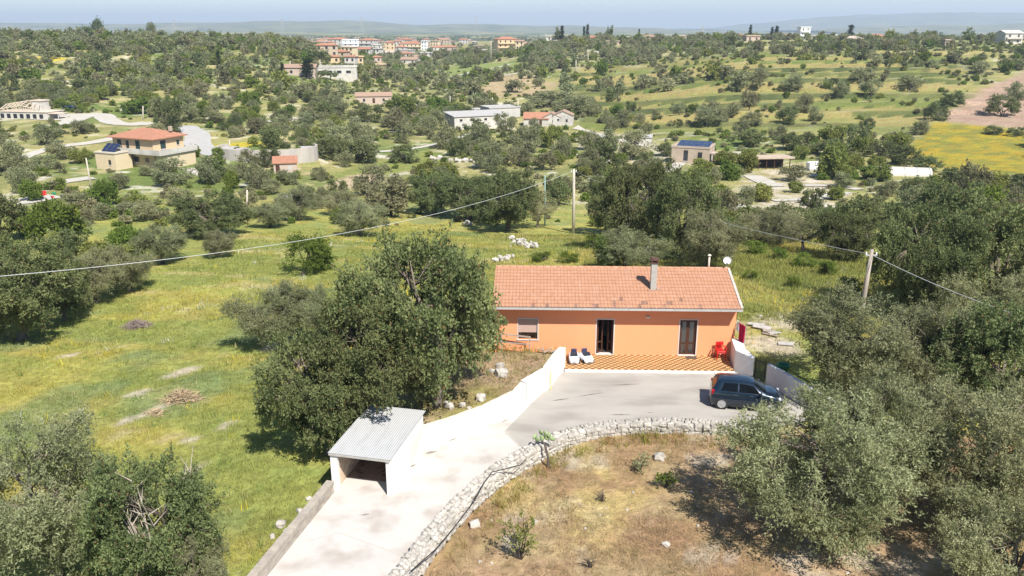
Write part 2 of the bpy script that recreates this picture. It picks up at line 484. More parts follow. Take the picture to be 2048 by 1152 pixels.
def ground_colour(x, y):
    n1 = fbm(x / 9, y / 9, 21); n2 = fbm(x / 3.1, y / 3.1, 22); n3 = fbm(x / 30, y / 30, 23); n4 = fbm(x / 1.3, y / 1.3, 24, 3)
    c = np.empty(x.shape + (3,))
    green = np.array([0.235, 0.255, 0.07]); gold = np.array([0.345, 0.31, 0.08]); blue = np.array([0.18, 0.225, 0.095]); straw = np.array([0.38, 0.33, 0.17]); soil = np.array([0.37, 0.28, 0.17]); white = np.array([0.62, 0.57, 0.50])
    def mix(c, col, w): return c * (1 - w[..., None]) + col * w[..., None]
    c[:] = green
    # streaks run along the slope of the near field
    st = fbm((x * 0.35 + y * 0.94) / 2.2, (x * 0.94 - y * 0.35) / 11, 31)
    c = mix(c, gold, _sm(0.42, 0.62, 0.55 * st + 0.45 * n1))
    c = mix(c, blue, _sm(0.55, 0.68, n2 * 0.4 + 0.6 * fbm(x / 6, y / 6, 41)) * 0.7)
    c = mix(c, straw, _sm(0.60, 0.72, 0.6 * st + 0.4 * n4) * 0.65)
    # mid and far country: drier, stonier
    far = _sm(115, 160, y)
    c2 = np.empty_like(c); c2[:] = np.array([0.20, 0.205, 0.075])
    c2 = mix(c2, np.array([0.29, 0.265, 0.10]), _sm(0.4, 0.62, n1))
    c2 = mix(c2, np.array([0.13, 0.17, 0.045]), _sm(0.5, 0.7, n3))
    c2 = mix(c2, straw, _sm(0.58, 0.7, fbm(x / 6, y / 6, 51)) * 0.8)
    c2 = mix(c2, white, _sm(0.66, 0.73, fbm(x / 4.2, y / 4.2, 61)) * 0.6)
    c = c * (1 - far[..., None]) + c2 * far[..., None]
    u = x / np.maximum(y, 60)
    tm = _sm(0.02, 0.1, u) * _sm(0.62, 0.5, u) * _sm(215, 255, y) * _sm(480, 420, y)
    ct = np.empty_like(c); ct[:] = np.array([0.21, 0.215, 0.065])
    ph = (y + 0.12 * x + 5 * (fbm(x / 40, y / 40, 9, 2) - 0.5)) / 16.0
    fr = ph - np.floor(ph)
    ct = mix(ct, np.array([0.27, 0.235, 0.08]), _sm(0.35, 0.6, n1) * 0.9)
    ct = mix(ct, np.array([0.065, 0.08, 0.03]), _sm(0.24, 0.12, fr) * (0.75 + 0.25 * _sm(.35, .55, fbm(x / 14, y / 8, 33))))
    bd = _hash(np.floor(ph), np.floor(ph) * 0 + np.floor(x / 70 + fbm(x / 30, y / 30, 35)), 7)
    ct = mix(ct, np.array([0.31, 0.25, 0.095]), _sm(.5, .9, bd) * .75)
    ct = mix(ct, np.array([0.145, 0.175, 0.045]), _sm(.45, .1, bd) * .7)
    ct = mix(ct, np.array([0.42, 0.37, 0.26]), _sm(.10, .04, np.abs(fr - .24)) * _sm(.48, .6, fbm(x / 12, y / 6, 37)) * .5)
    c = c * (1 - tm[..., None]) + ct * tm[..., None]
    # far plain
    fp = _sm(620, 800, y)
    cf = np.empty_like(c); cf[:] = np.array([0.12, 0.14, 0.055])
    cf = mix(cf, np.array([0.26, 0.24, 0.10]), _sm(0.5, 0.6, fbm(x / 160, y / 420, 71)))
    cf = mix(cf, np.array([0.07, 0.09, 0.045]), _sm(0.52, 0.62, fbm(x / 90, y / 300, 72)))
    c = c * (1 - fp[..., None]) + cf * fp[..., None]
    wob = 2.0 * (n2 - 0.5)
    def put(poly, col, edge, scale, k=1.0, col2=None):
        nonlocal c
        w = _sm(edge, -edge, poly_sd(poly, x, y) + wob * scale) * k
        cc = np.empty_like(c); cc[:] = np.array(col)
        if col2 is not None: cc = mix(cc, np.array(col2), _sm(0.4, 0.62, 0.5 * n2 + 0.5 * n4))
        c = c * (1 - w[..., None]) + cc * w[..., None]
    put(YELLOW, (0.34, 0.26, 0.03), 1.5, 2, 1, (0.17, 0.175, 0.04))
    put(PLOUGH, (0.36, 0.255, 0.185), 1.5, 2, 1, (0.29, 0.20, 0.14))
    put(TAN1, (0.42, 0.31, 0.19), 2, 3, 0.9, (0.30, 0.24, 0.12))
    put(ROCKY, (0.56, 0.49, 0.40), 2, 4, 0.85, (0.30, 0.26, 0.12))
    put(ROCKY2, (0.50, 0.45, 0.36), 2, 4, 0.7, (0.28, 0.26, 0.12))
    put(GREEN1, (0.20, 0.235, 0.07), 2, 3)
    put(MEADOW, (0.195, 0.215, 0.06), 2, 3)
    put(TANPATH, (0.42, 0.33, 0.21), 1, 2)
    for p in VILLA_Y: put(p, (0.42, 0.34, 0.03), 1, 3, 0.9)
    # dry garden in front of the wall, raised bed, yard edges
    put(FIELD_DRY, (0.38, 0.275, 0.155), 0.5, 0.6, 1, (0.28, 0.19, 0.10))
    wg = _sm(0.3, -0.3, poly_sd(FIELD_DRY, x, y))
    c = mix(c, np.array([0.52, 0.46, 0.38]), wg * _sm(0.62, 0.7, fbm(x / 1.7, y / 1.7, 81)) * 0.5)
    c = mix(c, np.array([0.46, 0.35, 0.14]), wg * _sm(0.55, 0.7, fbm(x / 3.3, y / 3.3, 82)) * 0.7)
    put(BED, (0.33, 0.24, 0.15), 0.4, 0.3, 1, (0.24, 0.20, 0.08))
    # trodden pale patches in the field
    for (px, py, rx, ry) in [(375, 740, 1.0, 0.4), (345, 752, .6, .25), (275, 787, .7, 0.25), (132, 712, .7, 0.3), (380, 880, .35, .35), (330, 810, .6, 0.2), (385, 940, .6, 0.2), (355, 975, .5, .2), (452, 850, .5, .25), (260, 840, .6, .25), (300, 825, .6, .25), (560, 690, 1.2, .6), (1575, 640, 2.0, 1.5), (1540, 690, 1.8, 1.2)]:
        g = PATCH.setdefault((px, py), ground(px, py))
        dx, dy = x - g.x, y - g.y
        a, b = 0.72 * dx + 0.69 * dy, -0.69 * dx + 0.72 * dy
        q = (a / (rx * 1.05)) ** 2 + (b / (ry * 1.5)) ** 2
        w = _sm(1.5, 0.2, q + 1.6 * (n4 - 0.5)) * 0.9
        c = mix(c, np.array([0.46, 0.40, 0.30]), w)
    c = c * (0.82 + 0.36 * n4)[..., None]
    return c


PATCH = {}
GC = ground_colour(GX, GY).reshape(-1, 3)


def ground_material():
    m = bpy.data.materials.new('ground_soil_and_grass'); m.use_nodes = True
    nt = m.node_tree; N = nt.nodes; L = nt.links
    b = N['Principled BSDF']; b.inputs['Roughness'].default_value = 1.0; b.inputs['Specular IOR Level'].default_value = 0.1
    at_ = N.new('ShaderNodeAttribute'); at_.attribute_name = 'soil'
    ge = N.new('ShaderNodeNewGeometry')
    def noise(s, d=5, r=0.65):
        n = N.new('ShaderNodeTexNoise'); n.inputs['Scale'].default_value = s; n.inputs['Detail'].default_value = d; n.inputs['Roughness'].default_value = r
        L.new(ge.outputs['Position'], n.inputs['Vector']); return n
    n1 = noise(2.2); n2 = noise(0.35)
    v = N.new('ShaderNodeMapRange'); v.inputs['From Min'].default_value = 0.3; v.inputs['From Max'].default_value = 0.7; v.inputs['To Min'].default_value = 0.62; v.inputs['To Max'].default_value = 1.32
    L.new(n1.outputs['Fac'], v.inputs['Value'])
    h = N.new('ShaderNodeMapRange'); h.inputs['From Min'].default_value = 0.3; h.inputs['From Max'].default_value = 0.7; h.inputs['To Min'].default_value = 0.478; h.inputs['To Max'].default_value = 0.52
    L.new(n2.outputs['Fac'], h.inputs['Value'])
    hs = N.new('ShaderNodeHueSaturation'); L.new(at_.outputs['Color'], hs.inputs['Color']); L.new(v.outputs[0], hs.inputs['Value']); L.new(h.outputs[0], hs.inputs['Hue'])
    L.new(hs.outputs[0], b.inputs['Base Color'])
    n3 = noise(1.6, 8, 0.75)
    bp = N.new('ShaderNodeBump'); bp.inputs['Strength'].default_value = 0.7; bp.inputs['Distance'].default_value = 0.35
    L.new(n3.outputs['Fac'], bp.inputs['Height']); L.new(bp.outputs[0], b.inputs['Normal'])
    return m


gm = ground_material()
me = fast_mesh('ground', V, F, gm, smooth=True)
ca = me.color_attributes.new('soil', 'FLOAT_COLOR', 'POINT')
ca.data.foreach_set('color', np.concatenate([np.clip(GC, 0.01, 0.9), np.ones((len(GC), 1))], 1).astype(np.float32).ravel())
tag(link('ground', me), kind='structure')

# distant hills on the horizon
def hill_range(name, Y, depth, prof, m, seed):
    xs = np.array([p[0] for p in prof], float); zs = np.array([p[1] for p in prof], float)
    X = np.linspace(xs[0], xs[-1], 220); Hh = np.interp(X, xs, zs)
    k = np.ones(9) / 9; Hh = np.convolve(np.pad(Hh, 4, mode='edge'), k, 'valid')
    Hh = np.maximum(Hh + (fbm(X / 700, X * 0, seed) - 0.5) * 14 * (Hh > 8), 0)
    D = np.linspace(-1, 1, 27)
    xx, dd = np.meshgrid(X, D, indexing='ij')
    gul = 1 + 0.45 * (fbm(xx / 520, dd * 3.0, seed + 1) - 0.5) * (1 - np.abs(dd))
    prof_d = np.clip(1 - np.abs(dd) ** 1.5, 0, 1)
    z = -16 + (Hh[:, None] + 16) * prof_d * np.where(np.abs(dd) < 0.04, 1, gul)
    v = np.stack([xx, Y + dd * depth, z], -1).reshape(-1, 3)
    n, q = xx.shape
    i, j = np.meshgrid(np.arange(n - 1), np.arange(q - 1), indexing='ij'); a = (i * q + j).ravel()
    me = fast_mesh(name, v, np.stack([a, a + q, a + q + 1, a + 1], -1), m, smooth=True)
    return tag(link(name, me), kind='structure')


HILLM = mat('far_hill_scrub', (0.10, 0.115, 0.06), (0.24, 0.225, 0.12), scale=0.0035, rough=1, spec=0.05, world_co=True, c3=(0.055, 0.075, 0.04), s3=0.006)
def hx(px, Y): return (px - 1024) / FPX * (Y * CP)
def hz(py, Y): return CAM_H + Y * math.tan(math.atan((54 - py) / FPX * 0.91))
hill_range('hills', 9500, 2600, [(hx(p, 9500), hz(q, 9500)) for p, q in [(1380, 62), (1480, 55), (1505, 46), (1540, 45), (1600, 38), (1680, 33), (1780, 28), (1830, 26), (1900, 25), (2048, 25), (2200, 28), (2500, 36), (2900, 50)]], HILLM, 3)
hill_range('hills', 6000, 1500, [(hx(p, 6000), hz(q, 6000)) for p, q in [(-300, 49), (0, 46), (250, 50), (360, 46), (480, 45), (540, 41), (580, 42), (640, 43), (690, 41), (740, 43), (800, 47), (850, 50), (900, 47), (960, 48), (1020, 51), (1090, 52), (1140, 50), (1240, 54), (1320, 57), (1400, 62)]], HILLM, 13)
hill_range('hills', 5200, 900, [(hx(p, 5200), hz(q, 5200)) for p, q in [(1600, 62), (1700, 56), (1800, 51), (1880, 49), (1960, 50), (2060, 47), (2250, 50), (2500, 60)]], HILLM, 23)

# ------------------------------------------------------------------ paved ground
CONC = mat('driveway_concrete', (0.49, 0.464, 0.428), (0.43, 0.403, 0.37), scale=0.9, rough=0.9, bump=0.006, bscale=30, c3=(0.345, 0.30, 0.258), s3=0.7, world_co=True)
YARD = mat('courtyard_concrete', (0.305, 0.282, 0.25), (0.37, 0.342, 0.305), scale=0.55, rough=0.92, bump=0.008, bscale=40, c3=(0.245, 0.223, 0.196), s3=0.5, world_co=True, stretch=(0.6, 1.4, 1))


def flat(name, poly, z, m):
    bm = bmesh.new()
    f = bm.faces.new([bm.verts.new((p[0], p[1], z)) for p in poly])
    f.normal_update()
    if f.normal.z < 0: bmesh.ops.reverse_faces(bm, faces=[f])
    bmesh.ops.triangulate(bm, faces=bm.faces)
    me = bpy.data.meshes.new(name); bm.to_mesh(me); bm.free(); me.materials.append(m)
    return tag(link(name, me), kind='structure')


flat('driveway', PAVE, 0.0, CONC)
seam = [(p.x, p.y) for p in (at(1042, 893), at(1010, 862), at(1062, 808), at(1100, 772))]
yard_poly = [(p.x, p.y) for p in STONE_IN[5:]] + [(15.5, 36.5), (13.5, 39.95), (12.85, 40.9), (12.15, 41.62), (2.9, 41.86)] + seam[::-1]
flat('courtyard', yard_poly, 0.012, YARD)
# expansion joints and dark streaks on the slabs
JOINT = mat('joint_dirt', (0.40, 0.36, 0.31), (0.50, 0.46, 0.41), scale=6, rough=1)
def strip(name, pts, w, z, m):
    b = MB()
    for p, q in zip(pts[:-1], pts[1:]):
        d = (Vector(q) - Vector(p)).normalized(); n = Vector((-d.y, d.x, 0)) * w / 2
        P, Q = Vector(p), Vector(q)
        b.add([(P - n)[:2] + (z,) if False else ((P - n).x, (P - n).y, z), ((Q - n).x, (Q - n).y, z), ((Q + n).x, (Q + n).y, z), ((P + n).x, (P + n).y, z)], [(0, 1, 2, 3)])
    return tag(b.build(name, m), kind='structure')
strip('driveway_joint', [at(612, 1082), at(680, 1066), at(810, 1112)], 0.05, 0.006, JOINT)
strip('driveway_joint', [at(640, 1040), at(792, 1000), at(830, 985)], 0.03, 0.006, JOINT)
strip('driveway_joint', [at(1040, 893), at(1010, 862)], 0.05, 0.02, JOINT)

def stain_material():
    m = bpy.data.materials.new('oil_and_rust_stain'); m.use_nodes = True
    N = m.node_tree.nodes; L = m.node_tree.links; b = N['Principled BSDF']; b.inputs['Roughness'].default_value = .9; b.inputs['Base Color'].default_value = (.17, .14, .115, 1)
    tc = N.new('ShaderNodeTexCoord'); nz = N.new('ShaderNodeTexNoise'); nz.inputs['Scale'].default_value = 3.0; nz.inputs['Detail'].default_value = 6
    ln = N.new('ShaderNodeVectorMath'); ln.operation = 'LENGTH'; L.new(tc.outputs['Object'], ln.inputs[0]); L.new(tc.outputs['Object'], nz.inputs['Vector'])
    su = N.new('ShaderNodeMath'); su.operation = 'SUBTRACT'; L.new(nz.outputs['Fac'], su.inputs[0])
    sc = N.new('ShaderNodeMath'); sc.operation = 'MULTIPLY'; sc.inputs[1].default_value = .75; L.new(ln.outputs['Value'], sc.inputs[0]); L.new(sc.outputs[0], su.inputs[1])
    mr = N.new('ShaderNodeMapRange'); mr.inputs['From Min'].default_value = 0.0; mr.inputs['From Max'].default_value = .5; mr.inputs['To Max'].default_value = .75
    L.new(su.outputs[0], mr.inputs['Value']); L.new(mr.outputs[0], b.inputs['Alpha']); return m


STAIN = stain_material()
for k, (px, py, sx, sy, rz) in enumerate([(862, 905, .5, .2, .5), (838, 872, .35, .12, .5), (826, 932, .3, .12, 1.0), (1010, 842, .5, .08, .8), (730, 1030, .3, .1, .3), (1120, 800, .8, .15, .3), (1240, 830, .9, .12, .0), (1380, 838, .25, .1, .2), (1300, 826, .3, .06, .1), (1180, 790, 1.2, .1, .35), (1250, 770, 1.4, .1, .1), (905, 880, .5, .1, .7)]):
    p = at(px, py); b = MB(); b.add([(-1, -1, 0), (1, -1, 0), (1, 1, 0), (-1, 1, 0)], [(0, 1, 2, 3)])
    o = b.build('ground_stain', STAIN, None, (p.x, p.y, .017 + .001 * k), (0, 0, rz)); o.scale = (sx, sy, 1); tag(o, kind='structure')

# ------------------------------------------------------------------ tracks and roads over the country
def road(name, pts, w, m, lift=0.13, label=None):
    P = [ground(*p) for p in pts]
    # resample
    out = []
    for a, b in zip(P[:-1], P[1:]):
        n = max(2, int((b - a).length / 3))
        for k in range(n): out.append(a.lerp(b, k / n))
    out.append(P[-1])
    for _ in range(3):
        out = [out[0]] + [(out[i - 1] + out[i] * 2 + out[i + 1]) / 4 for i in range(1, len(out) - 1)] + [out[-1]]
    V, F = [], []
    for i, p in enumerate(out):
        d = (out[min(i + 1, len(out) - 1)] - out[max(i - 1, 0)]); n = Vector((-d.y, d.x, 0)).normalized()
        for s in (-1, -0.33, 0.33, 1):
            q = p + n * (w / 2 * s * random.uniform(0.92, 1.08)); V.append((q.x, q.y, Tz(q.x, q.y) + lift))
    for i in range(len(out) - 1):
        for k in range(3): F.append((4 * i + k, 4 * i + k + 1, 4 * i + k + 5, 4 * i + k + 4))
    return tag(link(name, fast_mesh(name, V, F, m, smooth=True)), kind='structure')


TRACK = mat('pale_gravel', (0.47, 0.44, 0.39), (0.36, 0.33, 0.27), scale=0.5, rough=1, world_co=True)
ASPH = mat('pale_asphalt', (0.40, 0.385, 0.36), (0.34, 0.325, 0.305), scale=0.4, rough=0.95, world_co=True)
WALLROCK = mat('field_wall_stone', (0.62, 0.58, 0.51), (0.42, 0.38, 0.32), scale=1.2, rough=1, bump=0.1, bscale=2, world_co=True)
road('track', [(128, 250), (165, 232), (200, 226), (225, 247), (262, 252), (300, 246)], 6.0, TRACK)
road('track', [(60, 232), (100, 236), (140, 240), (150, 228)], 9.0, TRACK)
road('track', [(0, 332), (60, 310), (110, 292), (170, 290), (230, 277)], 3.5, TRACK)
road('track', [(0, 405), (40, 408), (80, 395), (110, 392)], 6, TRACK)
road('track', [(100, 368), (140, 362), (185, 356)], 4.0, TRACK)
road('road', [(368, 252), (398, 272), (392, 290), (420, 303), (470, 303)], 6.5, ASPH)
road('track', [(505, 248), (560, 240), (610, 236), (640, 231)], 3.0, TRACK)
road('track', [(740, 305), (780, 303), (840, 296), (905, 280), (960, 262)], 2.0, TRACK)
road('track', [(820, 206), (842, 213), (860, 220)], 6.0, ASPH)
road('track', [(900, 155), (950, 142), (1000, 134), (1022, 128)], 3.5, TRACK)
road('track', [(1000, 152), (1050, 144), (1100, 138), (1150, 118), (1200, 103), (1260, 96)], 3.5, TRACK)
road('track', [(1335, 345), (1355, 328), (1362, 312)], 4.0, TRACK)
road('track', [(1150, 255), (1200, 270), (1260, 287), (1340, 300)], 2.5, TRACK)
road('track', [(1505, 352), (1535, 368), (1550, 374)], 4.0, TRACK)
road('track', [(1545, 402), (1600, 400), (1650, 398), (1690, 385)], 2.6, TRACK)
road('track', [(1600, 372), (1660, 368), (1720, 380)], 2.6, TRACK)
road('track', [(1600, 335), (1660, 345), (1700, 350)], 2.5, TRACK)

# ------------------------------------------------------------------ the orange house
ORANGE = mat('orange_render', (0.75, 0.30, 0.148), (0.71, 0.28, 0.136), scale=1.6, rough=0.9, bump=0.004, bscale=60, c3=(0.71, 0.29, 0.15), s3=1.1, stretch=(1, 1, .35))
TRIM = mat('pale_marble_trim', (0.58, 0.54, 0.51), (0.5, 0.46, 0.43), scale=5, rough=0.6)
BROWNW = mat('brown_door_wood', (0.085, 0.035, 0.02), (0.05, 0.022, 0.014), scale=3, rough=0.45, stretch=(8, 8, 1))
TILE = mat('terracotta_tile', (0.40, 0.215, 0.13), (0.355, 0.185, 0.11), scale=5, rough=0.9, rand=0.06, c3=(0.41, 0.235, 0.16), s3=2.5, bump=0.003, bscale=50)
TILE2 = mat('terracotta_tile_row', (0.40, 0.215, 0.13), (0.355, 0.185, 0.11), scale=5, rough=0.9, c3=(0.41, 0.235, 0.16), s3=2.5, bump=0.003, bscale=50)
LICHEN = mat('lichened_tile', (0.16, 0.095, 0.07), (0.36, 0.20, 0.14), scale=7, rough=1, rand=0.2)
GREYC = mat('grey_concrete', (0.40, 0.38, 0.34), (0.30, 0.285, 0.26), scale=4, rough=0.95, bump=0.01)
SOOT = mat('sooty_brick', (0.13, 0.06, 0.045), (0.06, 0.035, 0.03), scale=6, rough=1)
WHITE = mat('white_limewash', (0.70, 0.685, 0.66), (0.64, 0.62, 0.59), scale=1.3, rough=0.95, c3=(0.56, 0.525, 0.48), s3=0.5, bump=0.004, bscale=40)
GUTTER = mat('gutter_metal', (0.48, 0.46, 0.44), (0.40, 0.385, 0.365), scale=3, rough=0.5, metal=0.2)
CURT = mat('lace_curtain', (0.72, 0.69, 0.62), (0.6, 0.57, 0.5), scale=12, rough=1)
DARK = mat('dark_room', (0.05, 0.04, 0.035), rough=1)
SHUT = mat('pink_beige_shutter', (0.46, 0.32, 0.27), (0.40, 0.28, 0.23), scale=8, rough=0.7)
STEELW = mat('white_enamel', (0.80, 0.80, 0.78), (0.72, 0.72, 0.70), scale=6, rough=0.35, spec=0.5)
BLACKM = mat('black_iron', (0.025, 0.025, 0.027), (0.045, 0.04, 0.04), scale=9, rough=0.55)


def glassmat(name, c=(0.02, 0.022, 0.025), rough=0.04):
    m = bpy.data.materials.new(name); m.use_nodes = True
    N = m.node_tree.nodes; L = m.node_tree.links; N.clear()
    tr = N.new('ShaderNodeBsdfTransparent'); tr.inputs['Color'].default_value = (0.95, 0.96, 0.95, 1)
    g = N.new('ShaderNodeBsdfGlossy'); g.inputs['Roughness'].default_value = rough
    fr = N.new('ShaderNodeFresnel'); fr.inputs['IOR'].default_value = 1.5
    mx = N.new('ShaderNodeMixShader'); o = N.new('ShaderNodeOutputMaterial')
    L.new(fr.outputs[0], mx.inputs[0]); L.new(tr.outputs[0], mx.inputs[1]); L.new(g.outputs[0], mx.inputs[2]); L.new(mx.outputs[0], o.inputs['Surface'])
    return m


PANE = glassmat('window_pane')
DGLASS = mat('dark_window_glass', (0.03, 0.035, 0.04), (0.02, 0.022, 0.028), scale=2, rough=0.08, spec=0.6)

HW, HD = 13.55, 6.7
YAW = R(-1.8)
house = empty('orange_house', (-0.97, 44.03, 0), YAW, 'single-storey orange house with terracotta roof and two brown glazed doors behind the courtyard', 'house')
WTOP = 3.16


def facade(x0, x1, z0, z1, openings, thick):
    b = MB()
    xs = sorted({x0, x1, *[v for o in openings for v in o[:2]]}); zs = sorted({z0, z1, *[v for o in openings for v in o[2:]]})
    for a, c in zip(xs[:-1], xs[1:]):
        for e, g in zip(zs[:-1], zs[1:]):
            mx, mz = (a + c) / 2, (e + g) / 2
            if any(o[0] < mx < o[1] and o[2] < mz < o[3] for o in openings): continue
            b.add([(a, 0, e), (c, 0, e), (c, 0, g), (a, 0, g)], [(0, 1, 2, 3)])
            b.add([(a, thick, e), (c, thick, e), (c, thick, g), (a, thick, g)], [(3, 2, 1, 0)])
    for o in openings:
        a, c, e, g = o
        b.add([(a, 0, e), (a, thick, e), (a, thick, g), (a, 0, g)], [(0, 1, 2, 3)])
        b.add([(c, 0, e), (c, thick, e), (c, thick, g), (c, 0, g)], [(3, 2, 1, 0)])
        b.add([(a, 0, e), (c, 0, e), (c, thick, e), (a, thick, e)], [(0, 1, 2, 3)])
        b.add([(a, 0, g), (c, 0, g), (c, thick, g), (a, thick, g)], [(3, 2, 1, 0)])
    return b


D1 = (5.77, 6.73, 0.15, 2.27); D2 = (10.45, 11.41, 0.15, 2.29); W1 = (1.33, 2.42, 1.02, 2.26)
def plain(me):        # keep facade winding
    return me
fb = facade(0, HW, -0.6, WTOP, [D1, D2, W1], 0.3)
me = bpy.data.meshes.new('wall'); me.from_pydata(fb.v, [], fb.f); me.materials.append(ORANGE)
link('wall', me, house)
RISE = 0.30
RIDGE_Y, RIDGE_Z = 3.18, 0.0
wl = MB()
for x0 in (0.002, HW - 0.3 - 0.002):
    pts = [(0.3, -0.6), (HD, -0.6), (HD, WTOP), (RIDGE_Y, WTOP + (RIDGE_Y) * RISE - 0.02), (0.3, WTOP + 0.04)]
    n = len(pts)
    wl.add([(x0, y, z) for y, z in pts] + [(x0 + 0.3, y, z) for y, z in pts], [tuple(range(n)), tuple(range(2 * n - 1, n - 1, -1))] + [(i, n + i, n + (i + 1) % n, (i + 1) % n) for i in range(n)])
wl.box(0.31, HW - 0.31, HD - 0.3, HD, -0.6, WTOP)
wl.build('wall', ORANGE, house)
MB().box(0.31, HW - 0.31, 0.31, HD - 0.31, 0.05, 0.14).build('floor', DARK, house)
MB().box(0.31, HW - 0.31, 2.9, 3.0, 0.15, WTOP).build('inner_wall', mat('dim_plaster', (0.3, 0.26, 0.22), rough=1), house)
# roof deck, two slopes
EY, EZ = -0.72, WTOP + 0.05                                  # eave edge (local y, top of deck)
def roof_z(y): return EZ + (y - EY) * RISE
roof = empty('roof', (0, 0, 0)); roof.parent = house
TOPZ = roof_z(RIDGE_Y)
dk = MB()
for (ya, yb) in ((EY, RIDGE_Y), (RIDGE_Y, HD + 0.5)):
    za = roof_z(ya) if ya < RIDGE_Y else TOPZ
    zb = TOPZ if ya < RIDGE_Y else TOPZ - (yb - RIDGE_Y) * RISE
    dk.add([(-0.1, ya, za - .1), (HW + .12, ya, za - .1), (HW + .12, yb, zb - .1), (-.1, yb, zb - .1), (-.1, ya, za), (HW + .12, ya, za), (HW + .12, yb, zb), (-.1, yb, zb)],
           [(0, 3, 2, 1), (4, 5, 6, 7), (0, 1, 5, 4), (1, 2, 6, 5), (2, 3, 7, 6), (3, 0, 4, 7)])
dk.build('roof_deck', GREYC, roof)
# tiles: interlocking clay tiles with a roll on one side
NCOL, NROW = 70, 12
TW = (HW + 0.2) / NCOL
slope = math.atan(RISE)
TL = ((RIDGE_Y - EY) / math.cos(slope)) / NROW


def tile_geo(w, l):
    prof = [(0, 0.010), (0.30, 0.006), (0.5, 0.010), (0.62, 0.024), (0.76, 0.032), (0.9, 0.024), (1.0, 0.010)]
    v = []; f = []
    for k, (t, h) in enumerate(prof):
        x = (t - 0.5) * w
        v += [(x, -0.03, h + 0.034), (x, l, h), (x, -0.03, h - 0.004)]
    n = len(prof)
    for k in range(n - 1):
        a = 3 * k
        f.append((a, a + 3, a + 4, a + 1)); f.append((a + 2, a + 5, a + 3, a))
    return v, f


tv, tf = tile_geo(TW, TL)
tme = bpy.data.meshes.new('tile'); tme.from_pydata(tv, [], tf); tme.materials.append(TILE)
tme2 = tme.copy(); tme2.materials.clear(); tme2.materials.append(LICHEN)
stuffv, stufff, stuffv2, stufff2 = [], [], [], []
cnt = 0
rs = random.Random(5)
dark_cols = {(0, c) for c in (11, 15, 23, 28, 29, 34, 41, 48, 58)} | {(1, c) for c in (34, 42, 43, 49, 50)} | {(2, c) for c in (36, 53)} | {(4, 44), (8, 47), (12, 54), (11, 54), (12, 55)}
for r_ in range(NROW):
    for c_ in range(NCOL):
        s = (r_) * TL
        y = EY + s * math.cos(slope); z = EZ + s * math.sin(slope) + 0.006
        x = -0.1 + (c_ + 0.5) * TW
        j = (rs.uniform(-.006, .006), rs.uniform(-.006, .006), rs.uniform(0, .007))
        if cnt < 300:
            o = link('tile', tme2 if (r_, c_) in dark_cols else tme, roof, (x + j[0], y + j[1], z + j[2]), (slope + rs.uniform(-.008, .008), rs.uniform(-.012, .012), rs.uniform(-.01, .01)))
            cnt += 1
        else:
            M = Matrix.Translation((x + j[0], y + j[1], z + j[2])) @ Matrix.Rotation(slope, 4, 'X')
            n = len(stuffv)
            stuffv += [tuple(M @ Vector(p)) for p in tv]; stufff += [tuple(i + n for i in q) for q in tf]
# back slope, never close to the camera
for r_ in range(NROW):
    for c_ in range(NCOL):
        s = r_ * TL
        y = HD + 0.5 - s * math.cos(slope); z = TOPZ - (HD + .5 - RIDGE_Y) * RISE + s * math.sin(slope) + 0.006
        if y < RIDGE_Y + 0.1: continue
        M = Matrix.Translation((-0.1 + (c_ + .5) * TW, y, z)) @ Matrix.Rotation(math.pi, 4, 'Z') @ Matrix.Rotation(slope, 4, 'X')
        n = len(stuffv)
        stuffv += [tuple(M @ Vector(p)) for p in tv]; stufff += [tuple(i + n for i in q) for q in tf]
me = bpy.data.meshes.new('tile_rows'); me.from_pydata(stuffv, [], stufff); me.materials.append(TILE2)
tag(link('tile_rows', me, roof), kind='stuff')
rt = MB().lathe([(0.09, 0), (0.11, 0.02), (0.095, 0.42), (0.0, 0.42)], 10, 'x').mesh('ridge_tile', TILE, smooth=True)
for k in range(34):
    link('ridge_tile', rt, roof, (-0.1 + k * (HW + 0.2) / 34, RIDGE_Y, TOPZ + 0.01), (rs.uniform(-.05, .05), rs.uniform(-.02, .02), 0))
vb = MB()
vb.bar((HW + 0.10, EY, EZ + 0.055), (HW + 0.10, RIDGE_Y, TOPZ + 0.055), 0.14, 0.06)
vb.build('verge', mat('lichened_mortar', (0.52, 0.47, 0.42), (0.30, 0.26, 0.22), scale=5, rough=1), roof)
for k in range(11):                                             # sheet gutter in lengths with visible laps
    x0 = -0.12 + k * (HW + 0.26) / 11; x1 = x0 + (HW + 0.26) / 11 - 0.012
    g = MB().box(x0, x1, EY - 0.10, EY - 0.02, EZ - 0.11, EZ - 0.02)
    g.box(x0, x1, EY - 0.115, EY - 0.1, EZ - 0.12, EZ + 0.0)
    g.build('gutter', GUTTER, house)
MB().box(-.08, HW + .08, EY - 0.01, -0.003, EZ - 0.17, EZ - 0.112).build('eave_board', mat('orange_soffit', (0.70, 0.36, 0.19), (0.62, 0.31, 0.16), scale=2), house)

